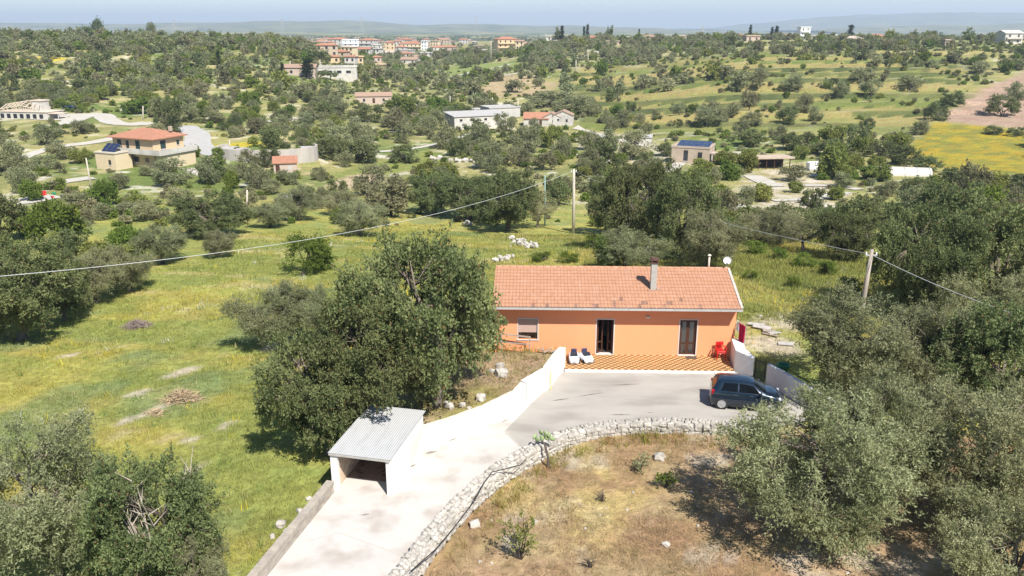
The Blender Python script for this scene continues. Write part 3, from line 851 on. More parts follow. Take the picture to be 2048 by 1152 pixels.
# chimney
ch = empty('chimney', (8.98, 1.1, 0)); ch.parent = house
cz = roof_z(1.1)
MB().box(-.17, .17, -.17, .17, cz - 0.2, cz + 1.55).build('chimney_stack', GREYC, ch, bevel=0.012)
MB().box(-.22, .22, -.22, .22, cz + 1.552, cz + 1.60).build('chimney_slab', SOOT, ch)
cp_ = MB()
for sx in (-.16, .16):
    for sy in (-.16, .16): cp_.box(sx - .04, sx + .04, sy - .04, sy + .04, cz + 1.60, cz + 1.72)
cp_.box(-.23, .23, -.23, .23, cz + 1.72, cz + 1.78); cp_.box(-.17, .17, -.17, .17, cz + 1.78, cz + 1.83)
cp_.build('chimney_cap', SOOT, ch)
fl = MB(); fl.box(-.3, .34, -.32, -.18, cz - 0.06, cz + 0.03); fl.box(0.18, 0.42, -.3, .15, cz - .03, cz + 0.08)
fl.build('flashing', mat('mortar_flashing', (0.42, 0.25, 0.17), (0.3, 0.2, 0.15), scale=6), ch)
# flue pipe on the back slope
fp = empty('flue_pipe', (12.75, 4.4, -.1)); fp.parent = house
MB().lathe([(.06, 3.9), (.06, 4.95)], 10).build('pipe', mat('beige_pipe', (0.62, 0.55, 0.42), (0.5, 0.44, 0.34), scale=5), fp, smooth=True)
MB().lathe([(.11, 4.94), (.12, 4.97), (.02, 5.06)], 10).build('cowl', mat('beige_pipe', (0, 0, 0)), fp)

# openings
def surround(o, parent):
    a, c, e, g = o; w = 0.055
    b = MB(); b.box(a - w, a, -0.02, 0.06, e, g); b.box(c, c + w, -0.02, 0.06, e, g); b.box(a - w, c + w, -0.025, 0.06, g, g + w)
    b.build('surround', TRIM, parent)


def leaf(parent, w, h, ang, hinge, mirror):
    """one glazed door leaf; hinge = local position, opens inwards"""
    lf = empty('door_leaf', hinge, ang); lf.parent = parent
    s = -1 if mirror else 1
    b = MB(); t = 0.045
    def bx(x0, x1, z0, z1): b.box(min(s * x0, s * x1), max(s * x0, s * x1), 0, t, z0, z1)
    st = 0.085
    bx(0, st, 0, h); bx(w - st, w, 0, h); bx(st, w - st, 0, 0.11); bx(st, w - st, h - st, h); bx(st, w - st, 0.62, 0.70)
    b.build('leaf_frame', BROWNW, lf)
    for z0, z1 in ((0.11, 0.62), (0.70, h - st)):
        MB().box(min(s * st, s * (w - st)), max(s * st, s * (w - st)), 0.018, 0.026, z0, z1).build('pane', PANE, lf)
    c = MB(); n = 14
    vs_ = []
    for k in range(n + 1):
        x = st + (w - 2 * st) * k / n
        yy = 0.075 + 0.018 * math.sin(k * 2.1)
        vs_ += [(s * x, yy, 0.06), (s * x, yy, h - 0.08)]
    c.add(vs_, [(2 * k, 2 * k + 2, 2 * k + 3, 2 * k + 1) for k in range(n)])
    c.build('curtain', CURT, lf)
    return lf


for D, angs in ((D1, (R(38), R(-52))), (D2, (0, 0))):
    d = empty('glazed_door', (0, 0, 0)); d.parent = house
    if D is D1: d['label'] = 'brown glazed door standing open'
    else: d['label'] = 'closed brown glazed door with lace curtains'
    surround(D, d)
    a, c, e, g = D
    MB().box(a + .0, c - .0, -0.06, 0.29, e - 0.05, e + 0.012).build('doorstep', TRIM, d)
    fw = 0.05
    b = MB(); b.box(a + .002, a + fw, .10, .17, e + .012, g - .002); b.box(c - fw, c - .002, .10, .17, e + .012, g - .002); b.box(a + fw, c - fw, .10, .17, g - fw, g - .002)
    b.build('door_frame', BROWNW, d)
    lw = (c - a - 2 * fw) / 2 - 0.004
    leaf(d, lw, g - fw - e - 0.03, angs[0], (a + fw, 0.12, e + 0.016), False)
    leaf(d, lw, g - fw - e - 0.03, angs[1], (c - fw, 0.12, e + 0.016), True)
w = empty('window', (0, 0, 0)); w.parent = house
surround(W1, w)
a, c, e, g = W1
MB().box(a - .09, c + .09, -0.05, 0.29, e - 0.05, e - .002).build('sill', TRIM, w)
b = MB(); fw = .06
b.box(a + .001, a + fw, .12, .18, e, g - .001); b.box(c - fw, c - .001, .12, .18, e, g - .001); b.box(a + fw, c - fw, .12, .18, e, e + fw); b.box((a + c) / 2 - .04, (a + c) / 2 + .04, .12, .18, e + fw, g)
b.build('window_frame', BROWNW, w)
MB().box(a + fw, c - fw, .145, .15, e + fw, g).build('pane', PANE, w)
zz = g - 0.002
k = 0
while zz > e + 0.44:
    MB().box(a + .01, c - .01, .075 + (0.0), .095, zz - 0.052, zz).build('shutter_slat', SHUT, w); zz -= 0.056; k += 1
cb = MB(); vs_ = []
for k in range(25):
    x = a + .05 + (c - a - .1) * k / 24; vs_ += [(x, .24 + .02 * math.sin(k * 1.7), e), (x, .24 + .02 * math.sin(k * 1.7), e + .34)]
cb.add(vs_, [(2 * k, 2 * k + 2, 2 * k + 3, 2 * k + 1) for k in range(24)])
cb.build('curtain', mat('brown_print_curtain', (0.12, 0.05, 0.03), (0.6, 0.5, 0.4), scale=6, rough=1, sharp=(.5, .6)), w)
wlp = empty('wall_lamp', (8.62, 0, 2.42)); wlp.parent = house
MB().box(-.12, .12, -.10, -.003, 0, .05).build('lamp_body', STEELW, wlp, bevel=.01)
MB().box(-.05, .05, -.07, -.003, .052, .12).build('lamp_bracket', GREYC, wlp)
MB().box(-.1, .1, -.09, -.01, -.012, -.001).build('lamp_glass', mat('frosted_glass', (0.75, 0.74, 0.7), rough=.3), wlp)
MB().box(9.6, 9.62, -0.006, -0.003, 0.2, 1.0).build('hairline_patch', mat('orange_patch', (0.78, 0.33, 0.14), rough=.9), house)

# satellite dish behind the right gable
sd = empty('satellite_dish', (12.72, 47.0, 0), 0, 'white round satellite dish on a pole at the right end of the roof ridge', 'dish')
MB().lathe([(.025, -0.4), (.025, 4.75)], 8).build('pole', GUTTER, sd, smooth=True)
dish = MB(); prof = [(0.001, 0.07), (.09, .064), (.16, .042), (.22, 0.0), (.23, -.005), (.16, .034), (.09, .054), (.001, .06)]
dish.lathe(prof, 24, 'y'); dish.build('dish', STEELW, sd, (0, -0.05, 4.85), (R(-28), 0, R(-16)), smooth=True)
MB().bar((0, -.05, 4.55), (-.12, -.48, 4.78), .025).build('feed_arm', BLACKM, sd)
MB().box(-.16, -.08, -.53, -.43, 4.74, 4.82).build('receiver_head', BLACKM, sd, bevel=.01)

# ------------------------------------------------------------------ tiled patio
PX0, PX1 = 3.92, 13.15        # in house-local x
patio = empty('tiled_patio', (-0.97, 44.03, 0), YAW, 'narrow patio paved with ochre and brown chequered tiles along the house front', 'patio')
PD = 2.16
MB().box(PX0, PX1, -PD, -0.004, 0.014, 0.125).build('slab', GREYC, patio)
MB().box(PX0, PX1, -PD - 0.16, -PD - 0.002, 0.013, 0.135).build('edge_kerb', mat('pale_kerb', (0.70, 0.67, 0.62), (0.55, 0.51, 0.46), scale=2, rough=.9), patio, bevel=.008)
OCH = mat('ochre_tile', (0.50, 0.34, 0.155), (0.45, 0.30, 0.135), scale=8, rough=0.6, rand=0.06)
BRT = mat('brown_tile', (0.24, 0.10, 0.042), (0.18, 0.075, 0.034), scale=8, rough=0.55, rand=0.12)
tw_ = 0.18; ncx = int((PX1 - PX0) / tw_); ncy = 12
btm = MB().box(-tw_ / 2 + .004, tw_ / 2 - .004, -tw_ / 2 + .004, tw_ / 2 - .004, 0, 0.022).mesh('brown_tile', BRT)
ob = MB(); nb = 0
for q in range(ncy):
    for p_ in range(ncx):
        x = PX0 + (p_ + .5) * (PX1 - PX0) / ncx; y = -PD + (q + .5) * tw_
        if (p_ % 2 == 0) and (q % 2 == 0 or False) or (p_ % 2 == 1 and q % 2 == 1):
            link('brown_tile', btm, patio, (x, y, 0.1275 + rs.uniform(0, .002)), (0, 0, rs.uniform(-.01, .01)))
        else:
            ob.box(x - tw_ / 2 + .004, x + tw_ / 2 - .004, y - tw_ / 2 + .004, y + tw_ / 2 - .004, 0.126, 0.149 + rs.uniform(0, .002))
tag(ob.build('ochre_tiles', OCH, patio), kind='stuff')

# ------------------------------------------------------------------ white yard walls
def wall_path(b, pts, heights, th, z0=-0.5, side=1):
    """solid wall along a plan polyline; thickness grows to the left of travel (side=1)"""
    n = len(pts); P = [Vector((p[0], p[1], 0)) for p in pts]; off = []
    for i in range(n):
        d = (P[min(i + 1, n - 1)] - P[max(i - 1, 0)]).normalized()
        off.append(P[i] + Vector((-d.y, d.x, 0)) * th * side)
    vs_ = []
    for i in range(n):
        vs_ += [(P[i].x, P[i].y, z0), (P[i].x, P[i].y, heights[i]), (off[i].x, off[i].y, heights[i]), (off[i].x, off[i].y, z0)]
    fs = []
    for i in range(n - 1):
        for k in range(4): fs.append((4 * i + k, 4 * i + (k + 1) % 4, 4 * i + 4 + (k + 1) % 4, 4 * i + 4 + k))
    fs += [(0, 1, 2, 3), (4 * n - 1, 4 * n - 2, 4 * n - 3, 4 * n - 4)]
    return b.add(vs_, fs)


def dense(pts, n=6, jitter=0.0):
    out = []
    for p, q in zip(pts[:-1], pts[1:]):
        for k in range(n): out.append(Vector(p).lerp(Vector(q), k / n) + Vector((rs.uniform(-jitter, jitter), rs.uniform(-jitter, jitter), 0)))
    return out + [Vector(pts[-1])]


ywall = empty('white_yard_wall', (0, 0, 0), 0, 'white limewashed retaining wall stepping down from the patio to the shed', 'wall')
seg1 = dense(LEFT_WALL[0:3], 5, .012); seg2 = dense([LEFT_WALL[2] + Vector((-.02, -.03, 0)), LEFT_WALL[3]], 6, .02); seg3 = dense([Vector((0.72, 38.05, 0))] + LEFT_WALL[4:-1] + [Vector((-4.02, 33.12, 0))], 6, .015)
wall_path(MB(), seg1, [1.26 - 0.004 * k + rs.uniform(-.01, .01) for k in range(len(seg1))], .36, side=-1).build('upper_section', WHITE, ywall)
wall_path(MB(), seg2, [1.12 + rs.uniform(-.02, .02) - .03 * k for k in range(len(seg2))], .42, side=-1).build('middle_section', WHITE, ywall)
wall_path(MB(), seg3, [0.92 + rs.uniform(-.015, .015) for k in range(len(seg3))], .34, side=-1).build('lower_section', WHITE, ywall)
wall_path(MB(), [p + Vector((-.005, .01, 0)) for p in seg3], [0.945 + rs.uniform(-.012, .012) for k in range(len(seg3))], .33, z0=0.925, side=-1).build('coping', mat('worn_coping', (0.66, 0.60, 0.54), (0.50, 0.43, 0.37), scale=3, rough=1), ywall)
d_ = (LEFT_WALL[3] - LEFT_WALL[2]).normalized(); nrm = Vector((-d_.y, d_.x, 0)); nrm = nrm if nrm.y < 0 else -nrm
mp_ = LEFT_WALL[2].lerp(LEFT_WALL[3], 0.72)
MB().box(-.22, .22, -.02, .02, .52, .72).build('meter_plate', mat('grey_vent_plate', (0.55, 0.55, 0.53), (0.4, 0.4, 0.4), scale=20, rough=.6), ywall, mp_ + nrm * .012, (0, 0, math.atan2(d_.y, d_.x)))
tag(MB().tube([(2.0, 39.32, 1.05), (2.02, 39.28, .3), (2.0, 39.25, .03)], .022, 6).build('gas_pipe', mat('yellow_pipe', (0.72, 0.58, 0.10), (0.66, 0.5, 0.1), scale=6, rough=.5)), 'thin yellow pipe running down the white yard wall', 'pipe')

rwall = empty('white_end_wall', (0, 0, 0), 0, 'thick white wall closing the patio on its gate side', 'wall')
MB().prism([(12.36, 43.42), (12.16, 41.75), (12.86, 40.62), (12.98, 40.95), (12.75, 42.0), (12.98, 43.4)], -.4, [1.27, 1.25, 1.22, 1.22, 1.25, 1.28]).build('wall_body', WHITE, rwall, bevel=.015)
r2 = empty('white_boundary_wall', (0, 0, 0), 0, 'low white boundary wall beyond the gate, half hidden by the olive', 'wall')
wall_path(MB(), dense([(13.42, 40.15, 0), (14.1, 38.4, 0), (14.75, 36.7, 0), (15.6, 34.6, 0)], 4, .012), [1.12] * 13, .22, side=1).build('wall_body', WHITE, r2)
gate = empty('iron_gate', (12.98, 40.72, 0), math.atan2(40.2 - 40.72, 13.38 - 12.98), 'narrow black iron bar gate between the two white walls beside the car', 'gate')
gl = 0.64
MB().bar((0, 0, .1), (gl, 0, .1), .04).bar((0, 0, 1.1), (gl, 0, 1.1), .04).bar((0.02, 0, .08), (0.02, 0, 1.25), .045).bar((gl - .02, 0, .08), (gl - .02, 0, 1.25), .045).build('gate_frame', BLACKM, gate)
bm_ = MB().bar((0, 0, .1), (0, 0, 1.2), .022).mesh('bar', BLACKM)
for k in range(6): link('bar', bm_, gate, (.1 + k * .088, 0, 0))
MB().box(gl - .09, gl - .03, -.04, .04, .62, .74).build('lock_box', BLACKM, gate)

# ------------------------------------------------------------------ shed with corrugated roof
sx_ = (SHED_BR - SHED_FR); SL = sx_.length; shed_rot = math.atan2(sx_.y, sx_.x)      # local x runs from front to back
shed = empty('white_shed', SHED_FR, shed_rot, 'small white open-fronted shed with grey corrugated sheet roof beside the driveway', 'shed')
SW = 2.46
BLK = mat('sandy_block', (0.58, 0.45, 0.33), (0.50, 0.37, 0.26), scale=5, rough=1, rand=0.12, bump=0.01)
MORT = mat('grey_mortar', (0.42, 0.35, 0.28), rough=1)
MB().box(0, SL, 0, 0.13, -.3, 1.60).build('right_wall', WHITE, shed)
MB().box(0, SL, SW - .02, SW + .06, -.6, 1.55).build('left_wall', WHITE, shed)
MB().box(-.002, .17, SW - .24, SW - .023, -.3, 1.55).build('corner_post', WHITE, shed)
MB().box(0.20, SL - .14, SW - .10, SW - .022, 0.002, 1.54).build('mortar_backing', MORT, shed)
MB().box(SL - .13, SL + .002, .132, SW - .022, -.3, 1.62).build('back_wall', mat('dirty_plaster', (0.50, 0.36, 0.27), (0.36, 0.24, 0.17), scale=3, rough=1, c3=(0.16, 0.11, 0.09), s3=2), shed)
bl = MB().box(0, .38, 0, .05, 0, .185).mesh('block', BLK, bevel=.008)
for q in range(8):
    for k in range(10):
        x = 0.21 + k * .39 + (0.195 if q % 2 else 0)
        if x + .38 > SL - .14: continue
        link('block', bl, shed, (x, SW - .152, .003 + q * .193))
# corrugated sheet
n = 112; cv = []; cf = []
def rz_(x): return 1.64 + 0.10 * x / SL
for xx in (-.06, SL * .5, SL + .12):
    for k in range(n + 1):
        y = -.1 + (SW + .22) * k / n
        cv.append((xx, y, rz_(xx) + .009 * math.sin(k * math.pi / 2 * 1.0) + .012))
for a_ in range(2):
    for k in range(n): cf.append((a_ * (n + 1) + k, (a_ + 1) * (n + 1) + k, (a_ + 1) * (n + 1) + k + 1, a_ * (n + 1) + k + 1))
CORR = mat('galvanised_sheet', (0.40, 0.40, 0.395), (0.375, 0.375, 0.37), scale=1.5, rough=0.6, metal=0.0, c3=(0.345, 0.345, 0.34), s3=.8, stretch=(1, 4, 1))
me = bpy.data.meshes.new('corrugated_roof'); me.from_pydata(cv, [], cf); me.materials.append(CORR)
o = link('corrugated_roof', me, shed); md = o.modifiers.new('thickness', 'SOLIDIFY'); md.thickness = .006
MB().bar((-.05, -.05, 1.585), (-.05, SW + .08, 1.585), .07).build('roof_beam', GREYC, shed)
MB().bar((SL * .5, .13, 1.63), (SL * .5, SW, 1.63), .07).build('roof_beam', GREYC, shed)
MB().box(.95, SL - .14, .14, SW - .16, 0.004, 0.018).build('dirt_floor', mat('trodden_earth', (0.36, 0.24, 0.165), (0.26, 0.165, 0.11), scale=4, rough=1, c3=(0.16, 0.10, 0.07), s3=2.5), shed)
# what is kept in the shed
WOODD = mat('old_dark_wood', (0.16, 0.10, 0.065), (0.09, 0.055, 0.04), scale=5, rough=.9)
REDP = mat('red_plastic', (0.62, 0.012, 0.012), (0.5, 0.01, 0.012), scale=4, rough=.35, spec=.5)
def shed_at(x, y, z=0.01): return shed.matrix_basis @ Vector((x, y, z))
tb = empty('work_bench', shed_at(SL - .6, 1.55), shed_rot, 'dark wooden workbench against the back wall inside the shed', 'bench')
MB().box(-.25, .3, -.55, .6, .62, .67).build('bench_top', WOODD, tb)
for x in (-.2, .25):
    for y in (-.5, .55): MB().box(x - .03, x + .03, y - .03, y + .03, 0, .62).build('leg', WOODD, tb)
tl = MB()
for k in range(26):
    p = Vector((rs.uniform(-.2, .2), rs.uniform(-.5, .5), .68)); q = p + Vector((rs.uniform(-.3, .3), rs.uniform(-.4, .4), rs.uniform(.02, .5))); tl.bar(p, q, .03)
tag(tl.build('tool_heap', BLACKM, None, shed_at(SL - .6, 1.55), (0, 0, shed_rot)), 'tangle of dark tools heaped on the workbench in the shed', 'tools')
cr = empty('red_crate', shed_at(SL - 1.5, .45), shed_rot + .2, 'bright red plastic crate on the shed floor by the wall', 'crate')
c_ = MB(); c_.box(-.2, .2, -.15, .15, 0, .03)
for x in (-.2, .18):
    c_.box(x, x + .02, -.15, .15, .03, .12); c_.box(x, x + .02, -.15, .15, .2, .3)
for y in (-.15, .13):
    c_.box(-.18, .18, y, y + .02, .03, .12); c_.box(-.18, .18, y, y + .02, .2, .3)
for x in (-.2, .18):
    for y in (-.15, .13): c_.box(x, x + .02, y, y + .02, .12, .2)
c_.build('crate_body', REDP, cr)
rc = MB().lathe([(.08, 0), (.11, .02), (.11, .25), (.05, .3), (.05, .34), (0.001, .34)], 12)
tag(rc.build('red_canister', REDP, None, shed_at(SL - 1.9, .35), smooth=True), 'red canister standing near the crate in the shed', 'canister')
scrapm = WOODD
for k in range(14):
    x, y = rs.uniform(1.2, SL - .4), rs.uniform(.4, SW - .4)
    s_ = MB().bar((-rs.uniform(.06, .16), 0, .02), (rs.uniform(.06, .16), rs.uniform(-.05, .05), .04), .05)
    tag(s_.build('firewood_scrap', scrapm, None, shed_at(x, y), (0, 0, rs.uniform(0, 6))), 'dark scrap of firewood littering the shed floor', 'firewood', 'firewood scraps on the shed floor')

# parapet below the shed
par = empty('block_parapet', (0, 0, 0), 0, 'low grey block parapet along the left edge of the driveway below the shed', 'wall')
PARM = mat('lichened_block', (0.35, 0.31, 0.26), (0.25, 0.22, 0.185), scale=4, rough=1, rand=.1, bump=.012, c3=(0.40, 0.345, 0.28), s3=1.5)
pb = dense(PARAPET, 7, .006)
wall_path(MB(), pb, [0.47] * len(pb), .20, z0=-1.6, side=-1).build('wall_core', MORT, par)
L_ = 0.0; tot = (PARAPET[1] - PARAPET[0]).length + (PARAPET[2] - PARAPET[1]).length
bm2 = MB().box(0, .47, -.155, .155, 0, .19).mesh('block', PARM, bevel=.01)
def along(s):
    l1 = (PARAPET[1] - PARAPET[0]).length
    if s < l1: a_, b_, t_ = PARAPET[0], PARAPET[1], s / l1
    else: a_, b_, t_ = PARAPET[1], PARAPET[2], (s - l1) / (PARAPET[2] - PARAPET[1]).length
    d = (b_ - a_).normalized(); return a_.lerp(b_, t_), math.atan2(d.y, d.x), Vector((d.y, -d.x, 0))
s_ = 0.05
while s_ < tot - .5:
    p, a_, nn = along(s_)
    for q in range(3):
        o = along(min(s_ + (.24 if q % 2 else 0), tot - .5))[0] - nn * (-.10)
        link('block', bm2, par, (o.x, o.y, -0.08 + q * .2), (0, rs.uniform(-.008, .008), a_ + rs.uniform(-.01, .01)))
    s_ += .48

# ------------------------------------------------------------------ dry stone wall round the dry garden
STONE = mat('limestone_rubble', (0.48, 0.445, 0.395), (0.36, 0.33, 0.29), scale=2.5, rough=1, rand=.16, bump=.02, bscale=12, c3=(0.25, 0.225, 0.19), s3=2.0)


def stone_mesh(seed, sub=1):
    r = random.Random(seed)
    bm = bmesh.new(); bmesh.ops.create_cube(bm, size=1.0)
    bmesh.ops.subdivide_edges(bm, edges=bm.edges, cuts=1, use_grid_fill=True)
    for v in bm.verts:
        n = v.co.normalized(); v.co = (v.co * 0.42 + n * 0.5 * 0.62) * r.uniform(0.86, 1.12) + Vector((r.uniform(-.05, .05), r.uniform(-.05, .05), r.uniform(-.05, .05)))
    bmesh.ops.recalc_face_normals(bm, faces=bm.faces)
    me = bpy.data.meshes.new('stone'); bm.to_mesh(me); bm.free(); me.materials.append(STONE); return me


stones = [stone_mesh(k) for k in range(9)]


def path_len(P):
    return [0] + list(np.cumsum([(b - a).length for a, b in zip(P[:-1], P[1:])]))


def path_at(P, L, s):
    for k in range(len(L) - 1):
        if s <= L[k + 1] or k == len(L) - 2:
            t = (s - L[k]) / max(L[k + 1] - L[k], 1e-6); d = (P[k + 1] - P[k]).normalized(); return P[k].lerp(P[k + 1], t), d


def stone_wall(name, P, label, width, courses, size, n_single, z_of, group=None, top_lean=True):
    root = empty(name, P[0], 0, label, 'wall', group)
    base = root.location.copy()
    # smooth the path
    Q = P
    for _ in range(2):
        R2 = [Q[0]]
        for a, b in zip(Q[:-1], Q[1:]): R2 += [a.lerp(b, .25), a.lerp(b, .75)]
        Q = R2 + [Q[-1]]
    L = path_len(Q); items = []
    for c in range(courses):
        for lane in ((0, 1, 2) if width > .45 else (0, 1)):
            nl = 3 if width > .45 else 2
            s = rs.uniform(0, size)
            while s < L[-1]:
                ln = size * rs.uniform(.65, 1.35)
                p, d = path_at(Q, L, s + ln / 2); nv = Vector((d.y, -d.x, 0))
                off = (lane + .5) / nl * width + rs.uniform(-.03, .03)
                pos = p + nv * off
                z = z_of(pos) + (c + .5) * size * .62 + rs.uniform(-.03, .03)
                top = c == courses - 1
                sc = (ln * 1.05, width / nl * 1.15 * rs.uniform(.85, 1.15), size * .70 * rs.uniform(.8, 1.2) * (1.25 if top else 1))
                if top and top_lean and lane == 0: sc = (ln * .7, width / nl * 1.4, size * rs.uniform(.8, 1.15))
                items.append((pos, z, sc, (rs.uniform(-.22, .22), rs.uniform(-.22, .22), math.atan2(d.y, d.x) + rs.uniform(-.25, .25)), top or lane == nl - 1))
                s += ln * (.72 if (top and lane == 0) else 1)
    vis = sorted([k for k in items if k[4]], key=lambda k: (k[0] - Vector((0, 0, 0))).length)[:n_single]
    ids = {id(k) for k in vis}
    for k in vis:
        link('stone', rs.choice(stones), root, Vector((k[0].x, k[0].y, k[1])) - base, k[3], k[2])
    v, f = [], []
    for k in items:
        if id(k) in ids: continue
        m = rs.choice(stones); M = Matrix.Translation(Vector((k[0].x, k[0].y, k[1])) - base) @ Matrix.Rotation(k[3][2], 4, 'Z') @ Matrix.Rotation(k[3][0], 4, 'X') @ Matrix.Diagonal((*k[2], 1))
        n = len(v); v += [tuple(M @ q.co) for q in m.vertices]; f += [tuple(i + n for i in q.vertices) for q in m.polygons]
    if f:
        me = bpy.data.meshes.new('packed_stones'); me.from_pydata(v, [], f); me.materials.append(STONE)
        tag(link('packed_stones', me, root), kind='stuff')
    return root


SW_PATH = [Vector((p.x, p.y, 0)) for p in STONE_IN]
stone_wall('dry_stone_wall', SW_PATH, 'curving dry stone wall of pale limestone between driveway and dry garden', .62, 4, .30, 300, lambda p: -0.45)

# ------------------------------------------------------------------ the small car
PAINT = mat('dark_blue_paint', (0.006, 0.016, 0.03), (0.007, 0.019, 0.035), scale=3, rough=.28, metal=.35, spec=.5, coat=1.0)
RUB = mat('tyre_rubber', (0.02, 0.02, 0.02), (0.03, 0.03, 0.03), scale=10, rough=.9)
ALLOY = mat('alloy_rim', (0.62, 0.62, 0.63), (0.5, 0.5, 0.5), scale=6, rough=.3, metal=.8)
CARGL = mat('black_car_glass', (0.004, 0.005, 0.006), rough=.06, spec=.22)
CHROME = mat('chrome', (0.75, 0.75, 0.76), rough=.12, metal=1.0)
PLASTK = mat('black_plastic', (0.02, 0.02, 0.021), rough=.6)
STN = [  # x, ybot, ymax, zbelt, ybelt, zedge, yedge, zcentre
    (-1.735, .52, .60, .66, .58, .70, .50, .72), (-1.70, .66, .74, .80, .70, .86, .60, .88), (-1.64, .72, .78, .93, .71, .98, .62, 1.00), (-1.54, .74, .80, .95, .735, 1.17, .60, 1.20),
    (-1.42, .745, .81, .95, .75, 1.37, .565, 1.41), (-1.2, .75, .815, .94, .755, 1.405, .56, 1.45), (-.6, .75, .815, .93, .76, 1.415, .565, 1.465), (0.0, .75, .815, .92, .76, 1.40, .565, 1.455),
    (.28, .75, .815, .915, .755, 1.36, .56, 1.41), (.6, .75, .815, .91, .75, 1.14, .60, 1.18), (.92, .745, .81, .905, .735, .945, .66, .975), (1.2, .74, .80, .87, .71, .90, .60, .93), (1.45, .71, .775, .80, .66, .83, .5, .86), (1.62, .64, .71, .68, .58, .71, .42, .735), (1.72, .52, .58, .52, .48, .55, .3, .57)]


STN = [(a, b, c, d, e, d + (f - d) * .93 if f > 1 else f, g, d + (h - d) * .93 if h > 1 else h) for a, b, c, d, e, f, g, h in STN]


def car_interp(x):
    xs = [s[0] for s in STN]
    return [float(np.interp(x, xs, [s[k] for s in STN])) for k in range(1, 8)]


def sect(s):
    x, yb, ym, zb, ybe, ze, ye, zc = s
    half = [(yb, .17), (ym, .34), (ym, .58), ((ym * .6 + ybe * .4), (zb * .8 + .58 * .2)), (ybe, zb), (ye, ze), (ye * .55, ze * .35 + zc * .65), (0, zc)]
    return [(x, y, z) for y, z in half] + [(x, -y, z) for y, z in half[-2::-1]]


car = empty('parked_car', (0, 0, 0), 0, 'small dark blue five-door hatchback parked in the courtyard by the gate', 'car')
v, f = [], []
for s in STN: v += sect(s)
n = 15
for k in range(len(STN) - 1):
    for q in range(n - 1): f.append((k * n + q, k * n + n + q, k * n + n + q + 1, k * n + q + 1))
    f.append((k * n + n - 1, k * n + n + n - 1, k * n + n, k * n))
f.append(tuple(range(n))); e0 = (len(STN) - 1) * n; f.append(tuple(range(e0 + n - 1, e0 - 1, -1)))
bb = MB(); bb.add(v, f); me = bb.mesh('body', PAINT, smooth=True); body = link('body', me, car)


def side_pt(x, t, s, out=.006):
    yb, ym, zb, ybe, ze, ye, zc = car_interp(x)
    return (x, s * (ybe + (ye - ybe) * t + out), zb + (ze - zb) * t + .004)


for s in (-1, 1):
    for name, quad in (('rear_window', [(-1.24, .06), (-.45, .06), (-.45, .92), (-1.12, .88)]), ('front_window', [(-.38, .06), (.66, .06), (.30, .86), (-.38, .92)])):
        pts = [side_pt(x, t, s) for x, t in quad]
        # subdivide along x
        m_ = MB(); k_ = 6; vv = []
        for a_ in range(k_ + 1):
            lo = (quad[0][0] + (quad[1][0] - quad[0][0]) * a_ / k_, quad[0][1]); hi = (quad[3][0] + (quad[2][0] - quad[3][0]) * a_ / k_, quad[3][1] + (quad[2][1] - quad[3][1]) * a_ / k_)
            vv += [side_pt(lo[0], lo[1], s), side_pt(hi[0], hi[1], s)]
        m_.add(vv, [(2 * a_, 2 * a_ + 2, 2 * a_ + 3, 2 * a_ + 1) for a_ in range(k_)])
        m_.build('side_window', CARGL, car)
    for xh in (-.52, .22):
        h = MB().box(xh - .09, xh + .09, s * .80 - .02, s * .80 + .02, .80, .825); h.build('door_handle', CHROME, car, bevel=.006)
    for xa, xb in ((-.42, -.41), (.74, .75), (-1.22, -1.21)):
        m_ = MB(); m_.add([(xa, s * .8165, .30), (xb, s * .8165, .30), (xb, s * .8165, .62), (xa, s * .8165, .62)], [(0, 1, 2, 3)]); m_.build('door_seam', PLASTK, car)
    mi = MB().box(.60, .70, min(s * .78, s * .96), max(s * .78, s * .96), .93, 1.05); mi.build('mirror', PAINT, car, bevel=.025)
    st_ = MB().box(-.75, .85, min(s * .74, s * .822), max(s * .74, s * .822), .17, .27); st_.build('sill', PLASTK, car, bevel=.01)
    for xw in (-1.17, 1.17):
        wh = empty('wheel', (xw, s * .70, .285)); wh.parent = car
        arch = MB().lathe([(.335, s * .02), (.335, s * .112), (.001, s * .112)], 22, 'y'); arch.build('wheel_arch', PLASTK, car, (xw, s * .70, .30))
        MB().lathe([(.17, -.09), (.27, -.09), (.285, -.06), (.285, .08), (.268, .118), (.205, .122), (.17, .10)] if s > 0 else [(.17, .09), (.27, .09), (.285, .06), (.285, -.08), (.268, -.118), (.205, -.122), (.17, -.10)], 22, 'y').build('tyre', RUB, wh, smooth=True)
        rim = MB().lathe([(.205, s * .118), (.205, s * .126), (.185, s * .126), (.18, s * .10), (.001, s * .10)], 22, 'y')
        for k in range(5):
            t_ = k * 2 * math.pi / 5 + .3; rim.bar((0.02 * math.cos(t_), s * .125, .02 * math.sin(t_)), (.19 * math.cos(t_), s * .125, .19 * math.sin(t_)), .032, .03)
        rim.build('rim', ALLOY, wh)
        hb = MB().lathe([(.035, s * .10), (.035, s * .146), (.001, s * .146)], 10, 'y'); hb.build('hub_cap', ALLOY, wh)
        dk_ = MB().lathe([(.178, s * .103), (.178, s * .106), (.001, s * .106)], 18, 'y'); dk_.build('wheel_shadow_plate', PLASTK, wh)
    lt = MB().box(-1.70, -1.55, min(s * .62, s * .765), max(s * .62, s * .765), .72, .98); lt.build('tail_light', mat('red_lens', (0.35, 0.01, 0.012), rough=.15), car, bevel=.03)
    hl = MB().box(1.40, 1.62, min(s * .5, s * .70), max(s * .5, s * .70), .64, .76); hl.build('headlight', mat('lamp_lens', (0.6, 0.62, 0.65), rough=.1), car, bevel=.03)
def cross(x, z_k, out):      # roof line point
    yb, ym, zb, ybe, ze, ye, zc = car_interp(x); return ye, ze, zc
